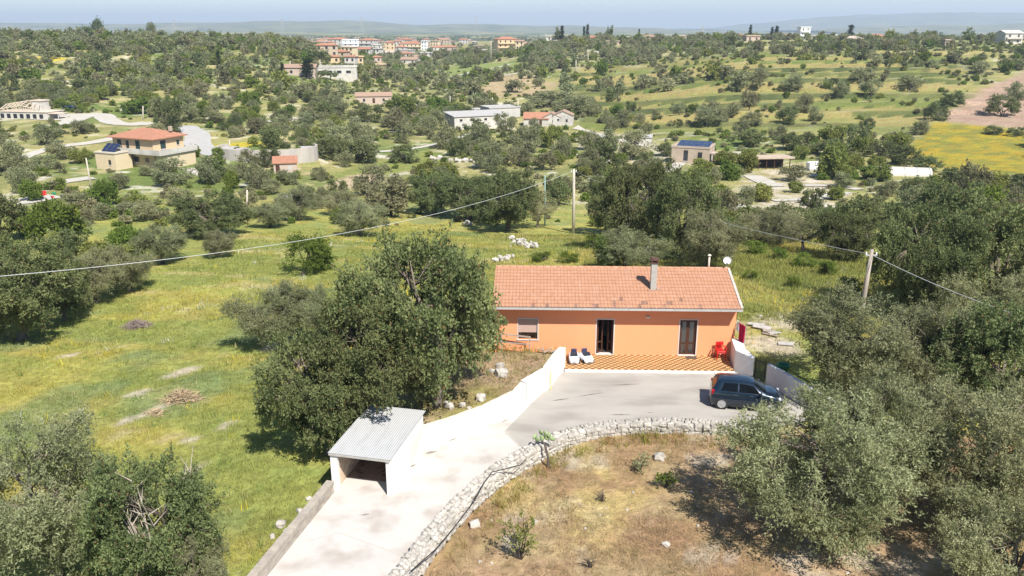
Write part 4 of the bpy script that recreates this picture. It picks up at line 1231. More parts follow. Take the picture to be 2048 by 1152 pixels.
def screen(name, xa, xb, out):
    m_ = MB(); vv = []; k_ = 4
    for a_ in range(k_ + 1):
        x = xa + (xb - xa) * a_ / k_; yb, ym, zb, ybe, ze, ye, zc = car_interp(x)
        ox, oz = out
        for q in (-1, -.55, 0, .55, 1):
            z = zc if q == 0 else (ze * .35 + zc * .65 if abs(q) < .9 else ze)
            vv.append((x + ox, q * (ye - .05) if abs(q) == 1 else q * ye, z + oz))
    m_.add(vv, [(5 * a_ + q, 5 * a_ + q + 1, 5 * a_ + q + 6, 5 * a_ + q + 5) for a_ in range(k_) for q in range(4)])
    return m_.build(name, CARGL, car, smooth=True)
screen('windscreen', .34, .90, (.005, .008)); screen('rear_screen', -1.66, -1.45, (-.012, .004))
MB().box(-1.76, -1.72, -.26, .26, .42, .53).build('number_plate', STEELW, car)
MB().box(-1.752, -1.70, -.56, .56, .22, .38).build('rear_bumper', PLASTK, car, bevel=.015)
MB().box(1.68, 1.735, -.42, .42, .26, .44).build('grille', PLASTK, car, bevel=.015)
MB().bar((-1.45, 0, 1.42), (-1.6, 0, 1.55), .02).build('aerial', PLASTK, car)
yaw_c = R(-12)
# near rear wheel touches the yard at this point
rw = Vector((10.33, 37.05, 0)); off = Matrix.Rotation(yaw_c, 3, 'Z') @ Vector((-1.17, -.78, 0))
car.location = (rw.x - off.x, rw.y - off.y, 0.014); car.rotation_euler = (0, 0, yaw_c)

# ------------------------------------------------------------------ toy cars, chairs, towel
TOYW = mat('white_toy_plastic', (0.80, 0.80, 0.82), (0.74, 0.74, 0.77), scale=5, rough=.3, spec=.5)
TOYB = mat('navy_toy_seat', (0.03, 0.035, 0.08), (0.05, 0.05, 0.09), scale=5, rough=.5)


def toy_car(loc, rz, label):
    t = empty('toy_car', loc, rz, label, 'toy car', 'toy cars on the patio')
    st = [(-.52, .20, .22, .30), (-.48, .25, .27, .36), (-.25, .28, .30, .40), (.05, .28, .30, .37), (.30, .27, .29, .34), (.48, .24, .26, .27), (.55, .17, .19, .20)]
    v = []
    for x, yb, ym, zt in st: v += [(x, yb, .06), (x, ym, .14), (x, ym * .97, zt * .85), (x, ym * .75, zt), (x, 0, zt + .015), (x, -ym * .75, zt), (x, -ym * .97, zt * .85), (x, -ym, .14), (x, -yb, .06)]
    f = [(k * 9 + q, k * 9 + 9 + q, k * 9 + 9 + (q + 1) % 9, k * 9 + (q + 1) % 9) for k in range(len(st) - 1) for q in range(9)] + [tuple(range(9)), tuple(range(len(st) * 9 - 1, len(st) * 9 - 10, -1))]
    b = MB(); b.add(v, f); b.build('body', TOYW, t, smooth=True)
    MB().prism([(-.30, -.19), (.06, -.2), (.06, .2), (-.30, .19)], .36, .425).build('cockpit', TOYB, t)
    MB().box(-.38, -.28, -.16, .16, .36, .62).build('seat_back', TOYB, t, bevel=.03)
    m_ = MB(); m_.add([(.2, -.21, .375), (.2, .21, .375), (.03, .17, .53), (.03, -.17, .53), (.22, -.21, .375), (.22, .21, .375), (.05, .17, .53), (.05, -.17, .53)], [(0, 1, 2, 3), (7, 6, 5, 4), (0, 4, 5, 1), (2, 6, 7, 3), (1, 5, 6, 2), (0, 3, 7, 4)])
    m_.build('windscreen', DGLASS, t)
    MB().lathe([(.06, 0), (.075, .01), (.06, .02)], 12, 'x', (-.02, 0, .47)).build('steering_wheel', PLASTK, t)
    for x in (-.33, .34):
        for y in (-.27, .27): MB().lathe([(.05, -.04), (.11, -.045), (.11, .045), (.05, .04)], 14, 'y', (x, y, .11)).build('wheel', RUB, t)
    for y in (-.17, .17): MB().box(.5, .545, y - .05, y + .05, .17, .215).build('headlight', DGLASS, t, bevel=.01)
    MB().box(.545, .56, -.1, .1, .11, .15).build('grille', PLASTK, t)
    return t


toy_car((3.47, 42.85, .15), R(-92), 'white ride-on toy car next to the end of the white yard wall')
toy_car((4.16, 42.92, .15), R(-74), 'white ride-on toy car turned slightly, nearer the open door')


def red_chair(loc, rz, label, z):
    c = empty('red_chair', (loc[0], loc[1], z), rz, label, 'chair', 'stacked red plastic chairs')
    b = MB(); b.box(-.23, .23, -.22, .20, .40, .43); b.build('seat', REDP, c, bevel=.012)
    b = MB()
    for k in range(5): b.box(-.19 + k * .08, -.13 + k * .08, .19, .215, .45, .80)
    b.box(-.22, .22, .19, .22, .78, .87); b.build('backrest', REDP, c, bevel=.006)
    for s in (-1, 1):
        MB().tube([(s * .24, -.2, .42), (s * .27, -.2, .62), (s * .27, .02, .64), (s * .23, .2, .66)], .022, 6).build('armrest', REDP, c)
        MB().tube([(s * .22, -.2, .41), (s * .25, -.24, 0)], [.03, .02], 6).build('leg', REDP, c)
        MB().tube([(s * .2, .19, .41), (s * .22, .26, 0)], [.03, .02], 6).build('leg', REDP, c)
    return c


red_chair((11.72, 43.2), R(6), 'lower red plastic armchair of the stack on the patio', .15)
red_chair((11.72, 43.2), R(6), 'upper red plastic armchair nested on the other one on the patio', .235)
MATB = mat('dark_doormat', (0.07, 0.05, 0.04), (0.11, 0.08, 0.06), scale=20, rough=1)
tag(MB().box(-.3, .3, -.18, .18, 0, .02).build('doormat', MATB, None, (10.15, 43.33, .153), (0, 0, YAW)), 'small dark doormat in front of the closed glazed door', 'doormat')


def cloth(name, m, top, w, h, rot, seed):
    r = random.Random(seed); v = []; nx, nz = 12, 10
    for a_ in range(nx + 1):
        for b_ in range(nz + 1):
            t = b_ / nz
            v.append(((a_ / nx - .5) * w * (1 - .15 * t), .05 * math.sin(a_ * 1.5 + seed) * (.3 + t), -t * h + .03 * math.sin(a_ * 1.1)))
    f = [(a_ * (nz + 1) + b_, (a_ + 1) * (nz + 1) + b_, (a_ + 1) * (nz + 1) + b_ + 1, a_ * (nz + 1) + b_ + 1) for a_ in range(nx) for b_ in range(nz)]
    b = MB(); b.add(v, f); o = b.build(name, m, None, top, (0, 0, rot), smooth=True)
    o.modifiers.new('thickness', 'SOLIDIFY').thickness = .012
    return o


tag(cloth('crimson_towel', mat('crimson_cloth', (0.42, 0.012, 0.055), (0.34, 0.01, 0.045), scale=8, rough=1), (12.78, 43.0, 2.28), .62, 1.05, R(-70), 1), 'crimson towel hanging on a line above the white end wall', 'towel')
tag(cloth('white_cloth', mat('white_cotton', (0.78, 0.76, 0.75), (0.7, 0.68, 0.68), scale=8, rough=1), (12.68, 43.42, 2.3), .3, .55, R(-70), 4), 'small white cloth hanging beside the crimson towel at the house corner', 'cloth')
tag(MB().tube([(12.60, 43.62, 2.32), (12.74, 43.1, 2.29), (12.88, 42.6, 2.3)], .008, 5).tube([(12.88, 42.6, 1.2), (12.88, 42.6, 2.34)], .02, 6).build('clothes_line', GUTTER), 'short clothes line and post at the right house corner', 'clothes line')

# ------------------------------------------------------------------ trees
OLIVE = leafmat('olive_leaves', (0.165, 0.178, 0.082), (0.43, 0.435, 0.245), .46, .14)
CAROB = leafmat('carob_leaves', (0.09, 0.118, 0.048), (0.285, 0.315, 0.135), .46, .18, dead=(0.16, 0.10, 0.05))
BRIGHT = leafmat('fresh_green_leaves', (0.10, 0.14, 0.028), (0.22, 0.285, 0.06), .42, .2)
LIMEY = leafmat('lime_green_leaves', (0.15, 0.175, 0.04), (0.27, 0.29, 0.085), .3, .15)
ALMOND = leafmat('grey_brown_leaves', (0.17, 0.165, 0.085), (0.34, 0.33, 0.18), .42, .2)
CYPM = leafmat('cypress_leaves', (0.018, 0.030, 0.014), (0.045, 0.065, 0.026), .1, .15)
BARK = mat('grey_bark', (0.20, 0.165, 0.13), (0.11, 0.09, 0.07), scale=5, rough=1, bump=.03, bscale=8, stretch=(1, 1, .3))
BARKD = mat('dark_bark', (0.10, 0.08, 0.065), (0.06, 0.048, 0.04), scale=5, rough=1, bump=.03, bscale=8, stretch=(1, 1, .3))
LEAFM = {'olive': OLIVE, 'carob': CAROB, 'bright': BRIGHT, 'lime': LIMEY, 'almond': ALMOND, 'cypress': CYPM, 'pine': CAROB}


def unit(a): return a / np.maximum(np.linalg.norm(a, axis=-1, keepdims=True), 1e-9)


def crown_centres(rng, w, h, zb, ncl, kind):
    cen = []
    nlobe = int(np.clip(ncl // 8, 7, 17)); LB = []
    lob = unit(rng.normal(size=(6, 3))); la = rng.uniform(-.28, .34, 6)
    zc = zb + (h - zb) * (.46 if kind != 'pine' else .6); rz = (h - zb) * .5; rx = w / 2
    while kind != 'cypress' and len(LB) < nlobe:
        d = unit(rng.normal(size=3))
        k = 1 + sum(la[i] * max(0, float(d @ lob[i])) ** 2 for i in range(6))
        rr = rng.uniform(.58, .84) * k
        p = np.array([d[0] * rx * rr, d[1] * rx * rr, zc + d[2] * rz * rr])
        if p[2] > zb and all(np.linalg.norm(p - q) > w * .15 for q in LB): LB.append(p)
    while len(cen) < ncl:
        d = unit(rng.normal(size=3))
        if kind != 'cypress' and rng.random() < .86:
            q = LB[int(rng.integers(0, len(LB)))]
            p = q + d * w * .135 * rng.uniform(.35, 1.0) ** .5 * np.array([1, 1, .9 * h / w + .15])
            if p[2] > zb * .6: cen.append(p)
            continue
        if kind == 'cypress':
            t = rng.random() ** 0.8; r = (1 - t) ** .75 * (.25 + .75 * min(1, t * 6)); a = rng.uniform(0, 6.28)
            cen.append((math.cos(a) * r * rx * .75, math.sin(a) * r * rx * .75, zb + t * (h - zb) * .97)); continue
        k = 1 + sum(la[i] * max(0, float(d @ lob[i])) ** 2 for i in range(6))
        rr = (rng.uniform(.45, 1.0) ** .55) * k * .84
        p = np.array([d[0] * rx * rr, d[1] * rx * rr, zc + d[2] * rz * rr])
        if p[2] < zb * .8: continue
        cen.append(p)
    return np.array(cen, float)


def leaves_of(rng, cen, ntw, nlf, tw_len, L, W, kind):
    """sprays of leaves round each clump centre"""
    n = len(cen); mid = cen.mean(0)
    C = np.repeat(cen, ntw, 0)
    out = unit(C - mid)
    up = np.array([0, 0, 1.0])
    bias = {'olive': (.45, .55, .85), 'carob': (.5, .25, .9), 'bright': (.4, .5, .9), 'lime': (.45, .5, .9), 'almond': (.4, .5, .95), 'cypress': (.25, 1.1, .4), 'pine': (.3, .5, .9)}[kind]
    d = unit(out * bias[0] + up * bias[1] + rng.normal(size=C.shape) * bias[2] * .7)
    o = C + rng.normal(size=C.shape) * tw_len * .42
    ln = tw_len * rng.uniform(.55, 1.25, (len(C), 1))
    ctone = np.repeat(np.clip(rng.normal(.45, .2, n), 0, .95), ntw)
    t = rng.random((len(C), nlf, 1)) * .9 + .1
    droop = np.array([0, 0, -1.0]) * (0.28 if kind == 'olive' else .1)
    P = o[:, None, :] + d[:, None, :] * ln[:, None, :] * t + droop * (t ** 2) * ln[:, None, :]
    P = P + rng.normal(size=P.shape) * tw_len * .10
    ld = unit(d[:, None, :] * .6 + rng.normal(size=P.shape) * .75)
    P = P.reshape(-1, 3); ld = ld.reshape(-1, 3); N = len(P)
    s = unit(np.cross(ld, rng.normal(size=(N, 3))))
    l = L * rng.uniform(.65, 1.3, (N, 1)); w_ = W * rng.uniform(.7, 1.25, (N, 1))
    V = np.empty((N, 4, 3))
    V[:, 0] = P; V[:, 1] = P + ld * l * .5 + s * w_ / 2; V[:, 2] = P + ld * l; V[:, 3] = P + ld * l * .5 - s * w_ / 2
    tone = np.clip(np.repeat(ctone, nlf) + rng.normal(0, .17, N), 0, .96)
    if kind == 'carob': tone = np.where(rng.random(N) < .035, .99, tone)
    return V.reshape(-1, 3), np.arange(N * 4).reshape(N, 4), tone


def skeleton(rng, cen, h, zb, r0, n_limb, kind, fine=True):
    b = MB()
    if kind == 'cypress':
        b.tube([(0, 0, -.3), (0, 0, h * .5), (0, 0, h * .9)], [r0, r0 * .6, .03], 6); return b
    stems = 1 if kind in ('olive', 'pine', 'almond') else int(rng.integers(1, 4))
    fork = []
    for s in range(stems):
        a = rng.uniform(0, 6.28); sp = .0 if stems == 1 else .25
        base = Vector((math.cos(a) * sp, math.sin(a) * sp, -.35)); top = Vector((rng.normal() * .2 + math.cos(a) * sp * 2, rng.normal() * .2 + math.sin(a) * sp * 2, max(zb * 1.0, h * .2)))
        mid = base.lerp(top, .55) + Vector((rng.normal() * .1, rng.normal() * .1, 0))
        k = r0 / (stems ** .4)
        b.tube([base, base.lerp(mid, .3), mid, top], [k * 1.5, k * 1.1, k * .92, k * .75], 8 if fine else 5)
        fork.append(top)
    idx = rng.choice(len(cen), min(n_limb, len(cen)), replace=False)
    limbs = []
    for i in idx:
        e = Vector(cen[i]); s = min(fork, key=lambda q: (q - e).length)
        m1 = s.lerp(e, .4) + Vector((rng.normal() * .12, rng.normal() * .12, .12 * (e - s).length)); m2 = s.lerp(e, .75) + Vector((rng.normal() * .1, rng.normal() * .1, .05))
        b.tube([s, m1, m2, e], [r0 * .55, r0 * .36, r0 * .2, r0 * .08], 6 if fine else 4)
        limbs += [m1, m2]
    if fine:
        for i in range(len(cen)):
            if i in idx: continue
            e = Vector(cen[i]); s = min(limbs, key=lambda q: (q - e).length)
            m = s.lerp(e, .5) + Vector((rng.normal() * .08, rng.normal() * .08, rng.normal() * .08))
            b.tube([s, m, e], [r0 * .15, r0 * .09, r0 * .03], 4)
    return b


PROTO = {}


def proto(kind, lod, var):
    """nominal tree in metres: (w, h, trunk mesh, crown mesh) or one joined mesh at the smaller sizes"""
    key = (kind, lod, var)
    if key in PROTO: return PROTO[key]
    rng = np.random.default_rng(hash((kind, lod, var * 13 + 5)) % (2**31) if False else (sum(map(ord, kind)) * 31 + lod * 7 + var * 101))
    dims = {'olive': (6.2, 5.4, 1.35), 'carob': (7.0, 6.2, .75), 'bright': (4.0, 3.2, .4), 'lime': (4.5, 3.6, .9), 'almond': (4.6, 4.2, 1.0), 'cypress': (2.2, 9.0, .4), 'pine': (6.5, 8.5, 2.2)}
    w, h, zb = dims[kind]
    if lod: zb *= .35 if kind != 'pine' else .8
    if lod == 0:
        ncl, ntw, nlf, tl, L, W = {'olive': (170, 17, 20, .52, .13, .042), 'carob': (190, 16, 17, .46, .135, .075), 'bright': (60, 13, 14, .45, .14, .08), 'almond': (60, 12, 12, .5, .13, .05)}.get(kind, (100, 14, 14, .55, .16, .07))
    elif lod == 1:
        ncl, ntw, nlf, tl, L, W = {'olive': (85, 8, 9, .75, .32, .14), 'carob': (90, 8, 9, .7, .32, .20), 'cypress': (90, 5, 7, .55, .3, .14), 'lime': (100, 8, 9, .5, .26, .17), 'bright': (80, 8, 8, .5, .26, .16)}.get(kind, (60, 7, 8, .6, .28, .15))
    else:
        ncl, ntw, nlf, tl, L, W = {'cypress': (40, 3, 4, .6, .55, .3)}.get(kind, (46, 4, 5, .8, .7, .42))
    cen = crown_centres(rng, w - tl, h - tl * .5, zb, ncl, kind)
    V, F, tone = leaves_of(rng, cen, ntw, nlf, tl, L, W, kind)
    w = 2 * float(np.percentile(np.hypot(V[:, 0], V[:, 1]), 96)); h = float(np.percentile(V[:, 2], 99.3))
    r0 = {'olive': .24, 'carob': .26, 'bright': .1, 'lime': .14, 'almond': .14, 'cypress': .16, 'pine': .24}[kind]
    sk = skeleton(rng, cen, h, zb, r0, 9 if lod == 0 else 5, kind, lod == 0)
    bark = BARKD if kind in ('almond', 'olive') and var % 2 else BARK
    if lod == 0:
        tm = sk.mesh('trunk', bark, smooth=True)
        cm = fast_mesh('crown', V, F, LEAFM[kind], tone)
        PROTO[key] = (w, h, tm, cm)
    else:
        tri = []
        for q in sk.f:
            if len(q) == 4: tri.append(q)
        SV = np.array(sk.v); SF = np.array(tri, dtype=int)
        V2 = np.concatenate([V, SV]); F2 = np.concatenate([F, SF + len(V)])
        mi = np.concatenate([np.zeros(len(F), int), np.ones(len(SF), int)])
        cm = fast_mesh(kind + '_tree', V2, F2, [LEAFM[kind], bark], np.concatenate([tone, np.full(len(SF), .3)]), midx=mi)
        PROTO[key] = (w, h, None, cm)
    return PROTO[key]


NAME = {'olive': 'olive_tree', 'carob': 'carob_tree', 'bright': 'green_shrub', 'lime': 'lime_green_tree', 'almond': 'almond_tree', 'cypress': 'cypress_tree', 'pine': 'pine_tree'}
CATG = {'olive': 'olive tree', 'carob': 'carob tree', 'bright': 'shrub', 'lime': 'tree', 'almond': 'tree', 'cypress': 'cypress', 'pine': 'pine tree'}
TREES = []          # (x, y, radius)
TREE_RS = random.Random(11)


def place_tree(kind, loc, w, h, label, lod, group=None, var=None, rz=None):
    var = TREE_RS.randrange({0: 2, 1: 5, 2: 6}[lod]) if var is None else var
    pw, ph, tm, cm = proto(kind, lod, var)
    rz = TREE_RS.uniform(0, 6.28) if rz is None else rz
    sc = (w / pw, w / pw * TREE_RS.uniform(.9, 1.1), h / ph)
    if lod == 0:
        t = empty(NAME[kind], loc, rz, label, CATG[kind], group); t.scale = sc
        link('trunk', tm, t); link('crown', cm, t)
    else:
        t = link(NAME[kind], cm, None, loc, (0, 0, rz), sc); tag(t, label, CATG[kind], group)
    TREES.append((loc[0], loc[1], w / 2))
    return t


def tree_px(kind, xc, yb, yt, wpx, label, lod=0, z=None, var=None, group=None, rz=None):
    """from the crown's extent in the photograph to a tree standing on the terrain"""
    g = ground(xc, yb) if z is None else at(xc, yb, z)
    if g.y > 720: g = atY(xc, yb, 650.0); g.z = Tz(g.x, 650.0)
    Zd = g.y * CP + (CAM_H - g.z) * SP
    w = wpx * Zd / FPX * 1.04
    top = atY(xc, yt, g.y + w * .12)
    h = max(top.z - g.z, .8)
    return place_tree(kind, g, w, h, label, lod, group, var, rz)


# the trees round the house (crown middle x, foot y, top y, width in photo pixels)
NEAR = [
    ('carob', 862, 808, 485, 300, 'tall carob tree with pale forked trunk beside the orange house'),
    ('carob', 738, 850, 590, 225, 'rounded carob tree behind the shed, joined to the tall one'),
    ('carob', 648, 908, 675, 215, 'low spreading carob tree on the field side of the shed'),
    ('olive', 570, 692, 562, 165, 'grey olive tree standing alone in the field left of the carobs'),
    ('olive', 655, 690, 575, 80, 'narrow grey olive squeezed between lone olive and tall carob'),
    ('bright', 610, 548, 472, 112, 'fresh green shrub alone on the upper field'),
    ('olive', 1615, 1075, 778, 350, 'big olive tree over the dry garden, nearest the parked car'),
    ('olive', 1760, 1010, 735, 260, 'olive tree behind the big garden olive, middle of the grove'),
    ('olive', 1935, 1045, 745, 330, 'large olive tree at the right edge of the dry garden'),
    ('olive', 1690, 800, 575, 270, 'olive tree standing behind the low white boundary wall'),
    ('olive', 1835, 815, 600, 210, 'olive tree beyond the boundary wall, next to the dark carob'),
    ('carob', 1985, 830, 590, 260, 'dark green carob at the right edge behind the olives'),
    ('olive', 1995, 1230, 985, 300, 'olive tree cut by the bottom right corner of the view'),
    ('olive', 2010, 700, 540, 200, 'pale olive tree at the right edge under the power line'),
    ('carob', 1840, 640, 420, 200, 'dark carob just right of the leaning power pole'),
    ('carob', 1975, 620, 392, 220, 'tall brownish carob at the right edge above the power line'),
    ('olive', 105, 1160, 855, 330, 'grey olive tree in the lower left corner of the field'),
    ('carob', 330, 1195, 905, 260, 'carob with bare pale branches at the bottom left'),
    ('olive', 395, 1215, 1065, 120, 'small olive at the bottom edge left of the block parapet'),
    ('carob', 40, 680, 478, 220, 'dense dark carob at the left edge below the power line'),
    ('carob', 130, 640, 505, 110, 'smaller carob joined to the dense one at the left edge'),
    ('olive', 195, 605, 498, 130, 'olive with leaning pale trunk at the field edge, leftmost of three'),
    ('olive', 262, 583, 490, 110, 'olive with twisted dark trunk at the field edge, middle of three'),
    ('olive', 325, 528, 448, 110, 'olive with stout black trunk at the field edge, rightmost of three'),
    ('olive', 440, 515, 457, 62, 'little olive standing just inside the far field corner'),
    ('carob', 420, 472, 388, 150, 'broad carob beyond the field corner under the power line'),
    ('olive', 722, 472, 398, 95, 'bare-trunked olive at the far field edge'),
    ('carob', 870, 428, 345, 110, 'carob with dark forked trunk at the far field edge'),
    ('carob', 945, 440, 350, 120, 'brownish carob in the row beyond the field'),
    ('carob', 1012, 462, 338, 130, 'carob with pale straight trunk in the row beyond the field'),
    ('almond', 1075, 455, 375, 80, 'grey leafless-looking tree left of the green post'),
    ('carob', 1218, 470, 345, 95, 'dark tree right behind the tall concrete pole'),
    ('carob', 1275, 500, 325, 150, 'very dark carob behind the roof, left of the chimney'),
    ('carob', 1365, 520, 345, 150, 'tall carob rising behind the chimney'),
    ('olive', 1420, 540, 420, 130, 'silvery olive behind the satellite dish'),
    ('olive', 1250, 545, 455, 140, 'pale olive close behind the roof ridge'),
    ('bright', 1210, 545, 470, 60, 'green shrub peeping over the roof ridge left of the pale olive'),
    ('bright', 1185, 500, 470, 40, 'low green shrub beside the foot of the concrete pole'),
    ('olive', 1530, 490, 415, 120, 'olive tree on the slope behind the yellow-green grass'),
    ('almond', 1610, 505, 430, 120, 'grey-green thicket tree on the slope left of the leaning pole'),
    ('carob', 1690, 520, 425, 120, 'dark tree directly behind the leaning power pole'),
    ('olive', 600, 440, 372, 90, 'round grey olive behind the far field edge, left of the hut path'),
    ('olive', 680, 430, 378, 75, 'grey olive behind the far field edge below the tan path'),
    ('olive', 540, 455, 405, 85, 'low grey olive behind the far field edge near the thin pole'),
]
NEAR += [('bright', px, yb, yt, w_, lab) for px, yb, yt, w_, lab in [
    (1510, 508, 480, 46, 'fresh green bush right behind the satellite dish'), (1560, 520, 496, 40, 'low bush in the tall grass, left of the pale thicket'), (1610, 535, 508, 44, 'rounded bush in the tall grass halfway to the wooden pole'), (1660, 552, 522, 46, 'bush in the tall grass just left of the wooden pole'), (1700, 590, 552, 50, 'bush at the foot of the wooden pole'), (1590, 575, 556, 34, 'small bush above the scrap boards'), (1500, 560, 545, 26, 'tiny bush close to the right roof edge'), (1130, 525, 505, 50, 'low bush at the left behind the roof ridge'), (1080, 522, 508, 44, 'low bush behind the roof, next to the tumbled wall'), (1640, 615, 590, 40, 'bush between the scrap boards and the olive')]]
for k, (kd, xc, yb, yt, wp, lab) in enumerate(NEAR):
    t_ = tree_px(kd, xc, yb, yt, wp, lab, 0, var=k % 2)
    if 'bare pale branches' in lab:
        r_b = random.Random(4); bb_ = MB(); pw_, ph_ = PROTO[('carob', 0, k % 2)][:2]
        for q in range(16):
            a_ = r_b.uniform(0, 6.28); rr_ = r_b.uniform(.2, .42) * pw_; e_ = Vector((math.cos(a_) * rr_, math.sin(a_) * rr_, ph_ * r_b.uniform(.55, .98)))
            m_ = e_ * .55 + Vector((r_b.gauss(0, .2), r_b.gauss(0, .2), .3)); bb_.tube([(0, 0, .8), m_, e_], [.06, .035, .01], 5)
            for s_ in range(5):
                p_ = m_.lerp(e_, r_b.uniform(.2, 1)); bb_.tube([p_, p_ + Vector((r_b.gauss(0, .5), r_b.gauss(0, .5), r_b.uniform(.05, .6)))], [.022, .006], 4)
        bb_.build('bare_branches', mat('bleached_wood', (0.46, 0.40, 0.33), (0.34, 0.29, 0.24), scale=4, rough=1), t_)

# ------------------------------------------------------------------ buildings across the valley
CREAM = mat('cream_render', (0.56, 0.42, 0.26), (0.52, 0.385, 0.235), scale=.8, rough=.95)
CREAM2 = mat('pale_yellow_render', (0.58, 0.475, 0.32), (0.53, 0.43, 0.285), scale=.8, rough=.95)
PINKW = mat('pinkish_render', (0.45, 0.355, 0.295), (0.40, 0.315, 0.26), scale=.8, rough=.95)
OFFW = mat('off_white_render', (0.52, 0.49, 0.44), (0.44, 0.415, 0.37), scale=.6, rough=.95, c3=(0.36, 0.335, 0.30), s3=.5)
GREYW = mat('grey_render', (0.46, 0.44, 0.41), (0.38, 0.36, 0.33), scale=.6, rough=.95)
STONEB = mat('stone_brown', (0.46, 0.37, 0.28), (0.34, 0.27, 0.2), scale=1.2, rough=1)
ROOFR = mat('red_roof_tiles', (0.36, 0.17, 0.105), (0.30, 0.14, 0.088), scale=1.5, rough=.95, c3=(0.40, 0.20, 0.125), s3=.5, stretch=(6, 1, 1))
ROOFB = mat('brown_roof_tiles', (0.34, 0.23, 0.165), (0.27, 0.18, 0.13), scale=1.5, rough=.95, stretch=(6, 1, 1))
ROOFG = mat('pale_sheet_roof', (0.40, 0.385, 0.365), (0.34, 0.325, 0.31), scale=.5, rough=.9, stretch=(6, 1, 1))
SHGREEN = mat('dark_green_shutter', (0.02, 0.045, 0.045), rough=.6)
SOLAR = mat('solar_cells', (0.012, 0.018, 0.05), (0.02, 0.03, 0.075), scale=.8, rough=.15, spec=.6)
HOUSES = []       # (x, y, radius)


def win(parent, face, u, z, ww, hh, dims, m=None, frame=True):
    """a window (recessed pane + frame) on one face of a box building; face 'f','l','r','b'"""
    w, d = dims
    o = empty('window', (0, 0, 0)); o.parent = parent
    if face == 'f': o.location = (u, -d / 2, z)
    if face == 'b': o.location = (u, d / 2, z); o.rotation_euler = (0, 0, math.pi)
    if face == 'r': o.location = (w / 2, u, z); o.rotation_euler = (0, 0, math.pi / 2)
    if face == 'l': o.location = (-w / 2, u, z); o.rotation_euler = (0, 0, -math.pi / 2)
    MB().box(-ww / 2, ww / 2, -.03, .02, -hh / 2, hh / 2).build('pane', m or DGLASS, o)
    if frame: MB().box(-ww / 2 - .12, ww / 2 + .12, -.09, -.002, -hh / 2 - .16, -hh / 2 - .02).build('sill', TRIM, o)
    return o


def block(name, loc, rz, w, d, h, wallm, roof, roofm, label, cat='house', over=.4, rise=None, wins=(), group=None, sink=2.0, parapet=.35):
    b = empty(name, loc, rz, label, cat, group)
    MB().box(-w / 2, w / 2, -d / 2, d / 2, -sink, h).build('wall', wallm, b)
    rise = rise if rise is not None else min(w, d) * .16
    X, Y = w / 2 + over, d / 2 + over; t = .18
    if roof == 'hip':
        r = MB(); i = min(X, Y); rl = max(X - i, 0.01) if X >= Y else 0.01; rly = max(Y - i, 0.01) if Y > X else 0.01
        top = [(-rl, -rly, h + t + rise), (rl, -rly, h + t + rise), (rl, rly, h + t + rise), (-rl, rly, h + t + rise)]
        r.add([(-X, -Y, h + .004), (X, -Y, h + .004), (X, Y, h + .004), (-X, Y, h + .004), (-X, -Y, h + t), (X, -Y, h + t), (X, Y, h + t), (-X, Y, h + t)] + top,
              [(3, 2, 1, 0), (0, 1, 5, 4), (1, 2, 6, 5), (2, 3, 7, 6), (3, 0, 4, 7), (4, 5, 9, 8), (5, 6, 10, 9), (6, 7, 11, 10), (7, 4, 8, 11), (8, 9, 10, 11)])
        r.build('roof', roofm, b)
    elif roof == 'gable':      # ridge along x
        for s in (-1, 1): MB().add([(s * w / 2, -d / 2, h), (s * w / 2, d / 2, h), (s * w / 2, 0, h + rise), (s * (w / 2 - .2), -d / 2, h), (s * (w / 2 - .2), d / 2, h), (s * (w / 2 - .2), 0, h + rise)], [(0, 2, 1), (3, 4, 5), (0, 3, 5, 2), (1, 2, 5, 4), (0, 1, 4, 3)]).build('gable_wall', wallm, b)
        r = MB(); sl = rise / (d / 2)
        for s in (-1, 1):
            ze = h - over * sl
            v = [(-X, s * Y, ze + .02), (X, s * Y, ze + .02), (X, 0, h + rise + .02), (-X, 0, h + rise + .02)]
            r.add(v + [(p[0], p[1], p[2] + t) for p in v], [(0, 1, 2, 3), (7, 6, 5, 4), (0, 4, 5, 1), (1, 5, 6, 2), (2, 6, 7, 3), (3, 7, 4, 0)])
        r.build('roof', roofm, b)
    elif roof == 'shed':
        r = MB(); v = [(-X, -Y, h + .004), (X, -Y, h + .004), (X, Y, h + rise), (-X, Y, h + rise)]
        r.add(v + [(p[0], p[1], p[2] + t) for p in v], [(0, 3, 2, 1), (4, 5, 6, 7), (0, 1, 5, 4), (1, 2, 6, 5), (2, 3, 7, 6), (3, 0, 4, 7)])
        r.build('roof', roofm, b)
    else:
        MB().box(-X, X, -Y, Y, h + .004, h + .16).build('roof', roofm, b)
        if parapet:
            r = MB()
            r.box(-X, X, -Y, -Y + .2, h + .16, h + .16 + parapet); r.box(-X, X, Y - .2, Y, h + .16, h + .16 + parapet); r.box(-X, -X + .2, -Y + .2, Y - .2, h + .16, h + .16 + parapet); r.box(X - .2, X, -Y + .2, Y - .2, h + .16, h + .16 + parapet)
            r.build('parapet', wallm, b)
    for wd in wins: win(b, *wd[:5], (w, d), *(wd[5:] if len(wd) > 5 else ()))
    HOUSES.append((loc[0], loc[1], max(w, d) * .62))
    return b


def scale_at(g): return FPX / (g.y * CP + (CAM_H - g.z) * SP)       # photo pixels per metre there


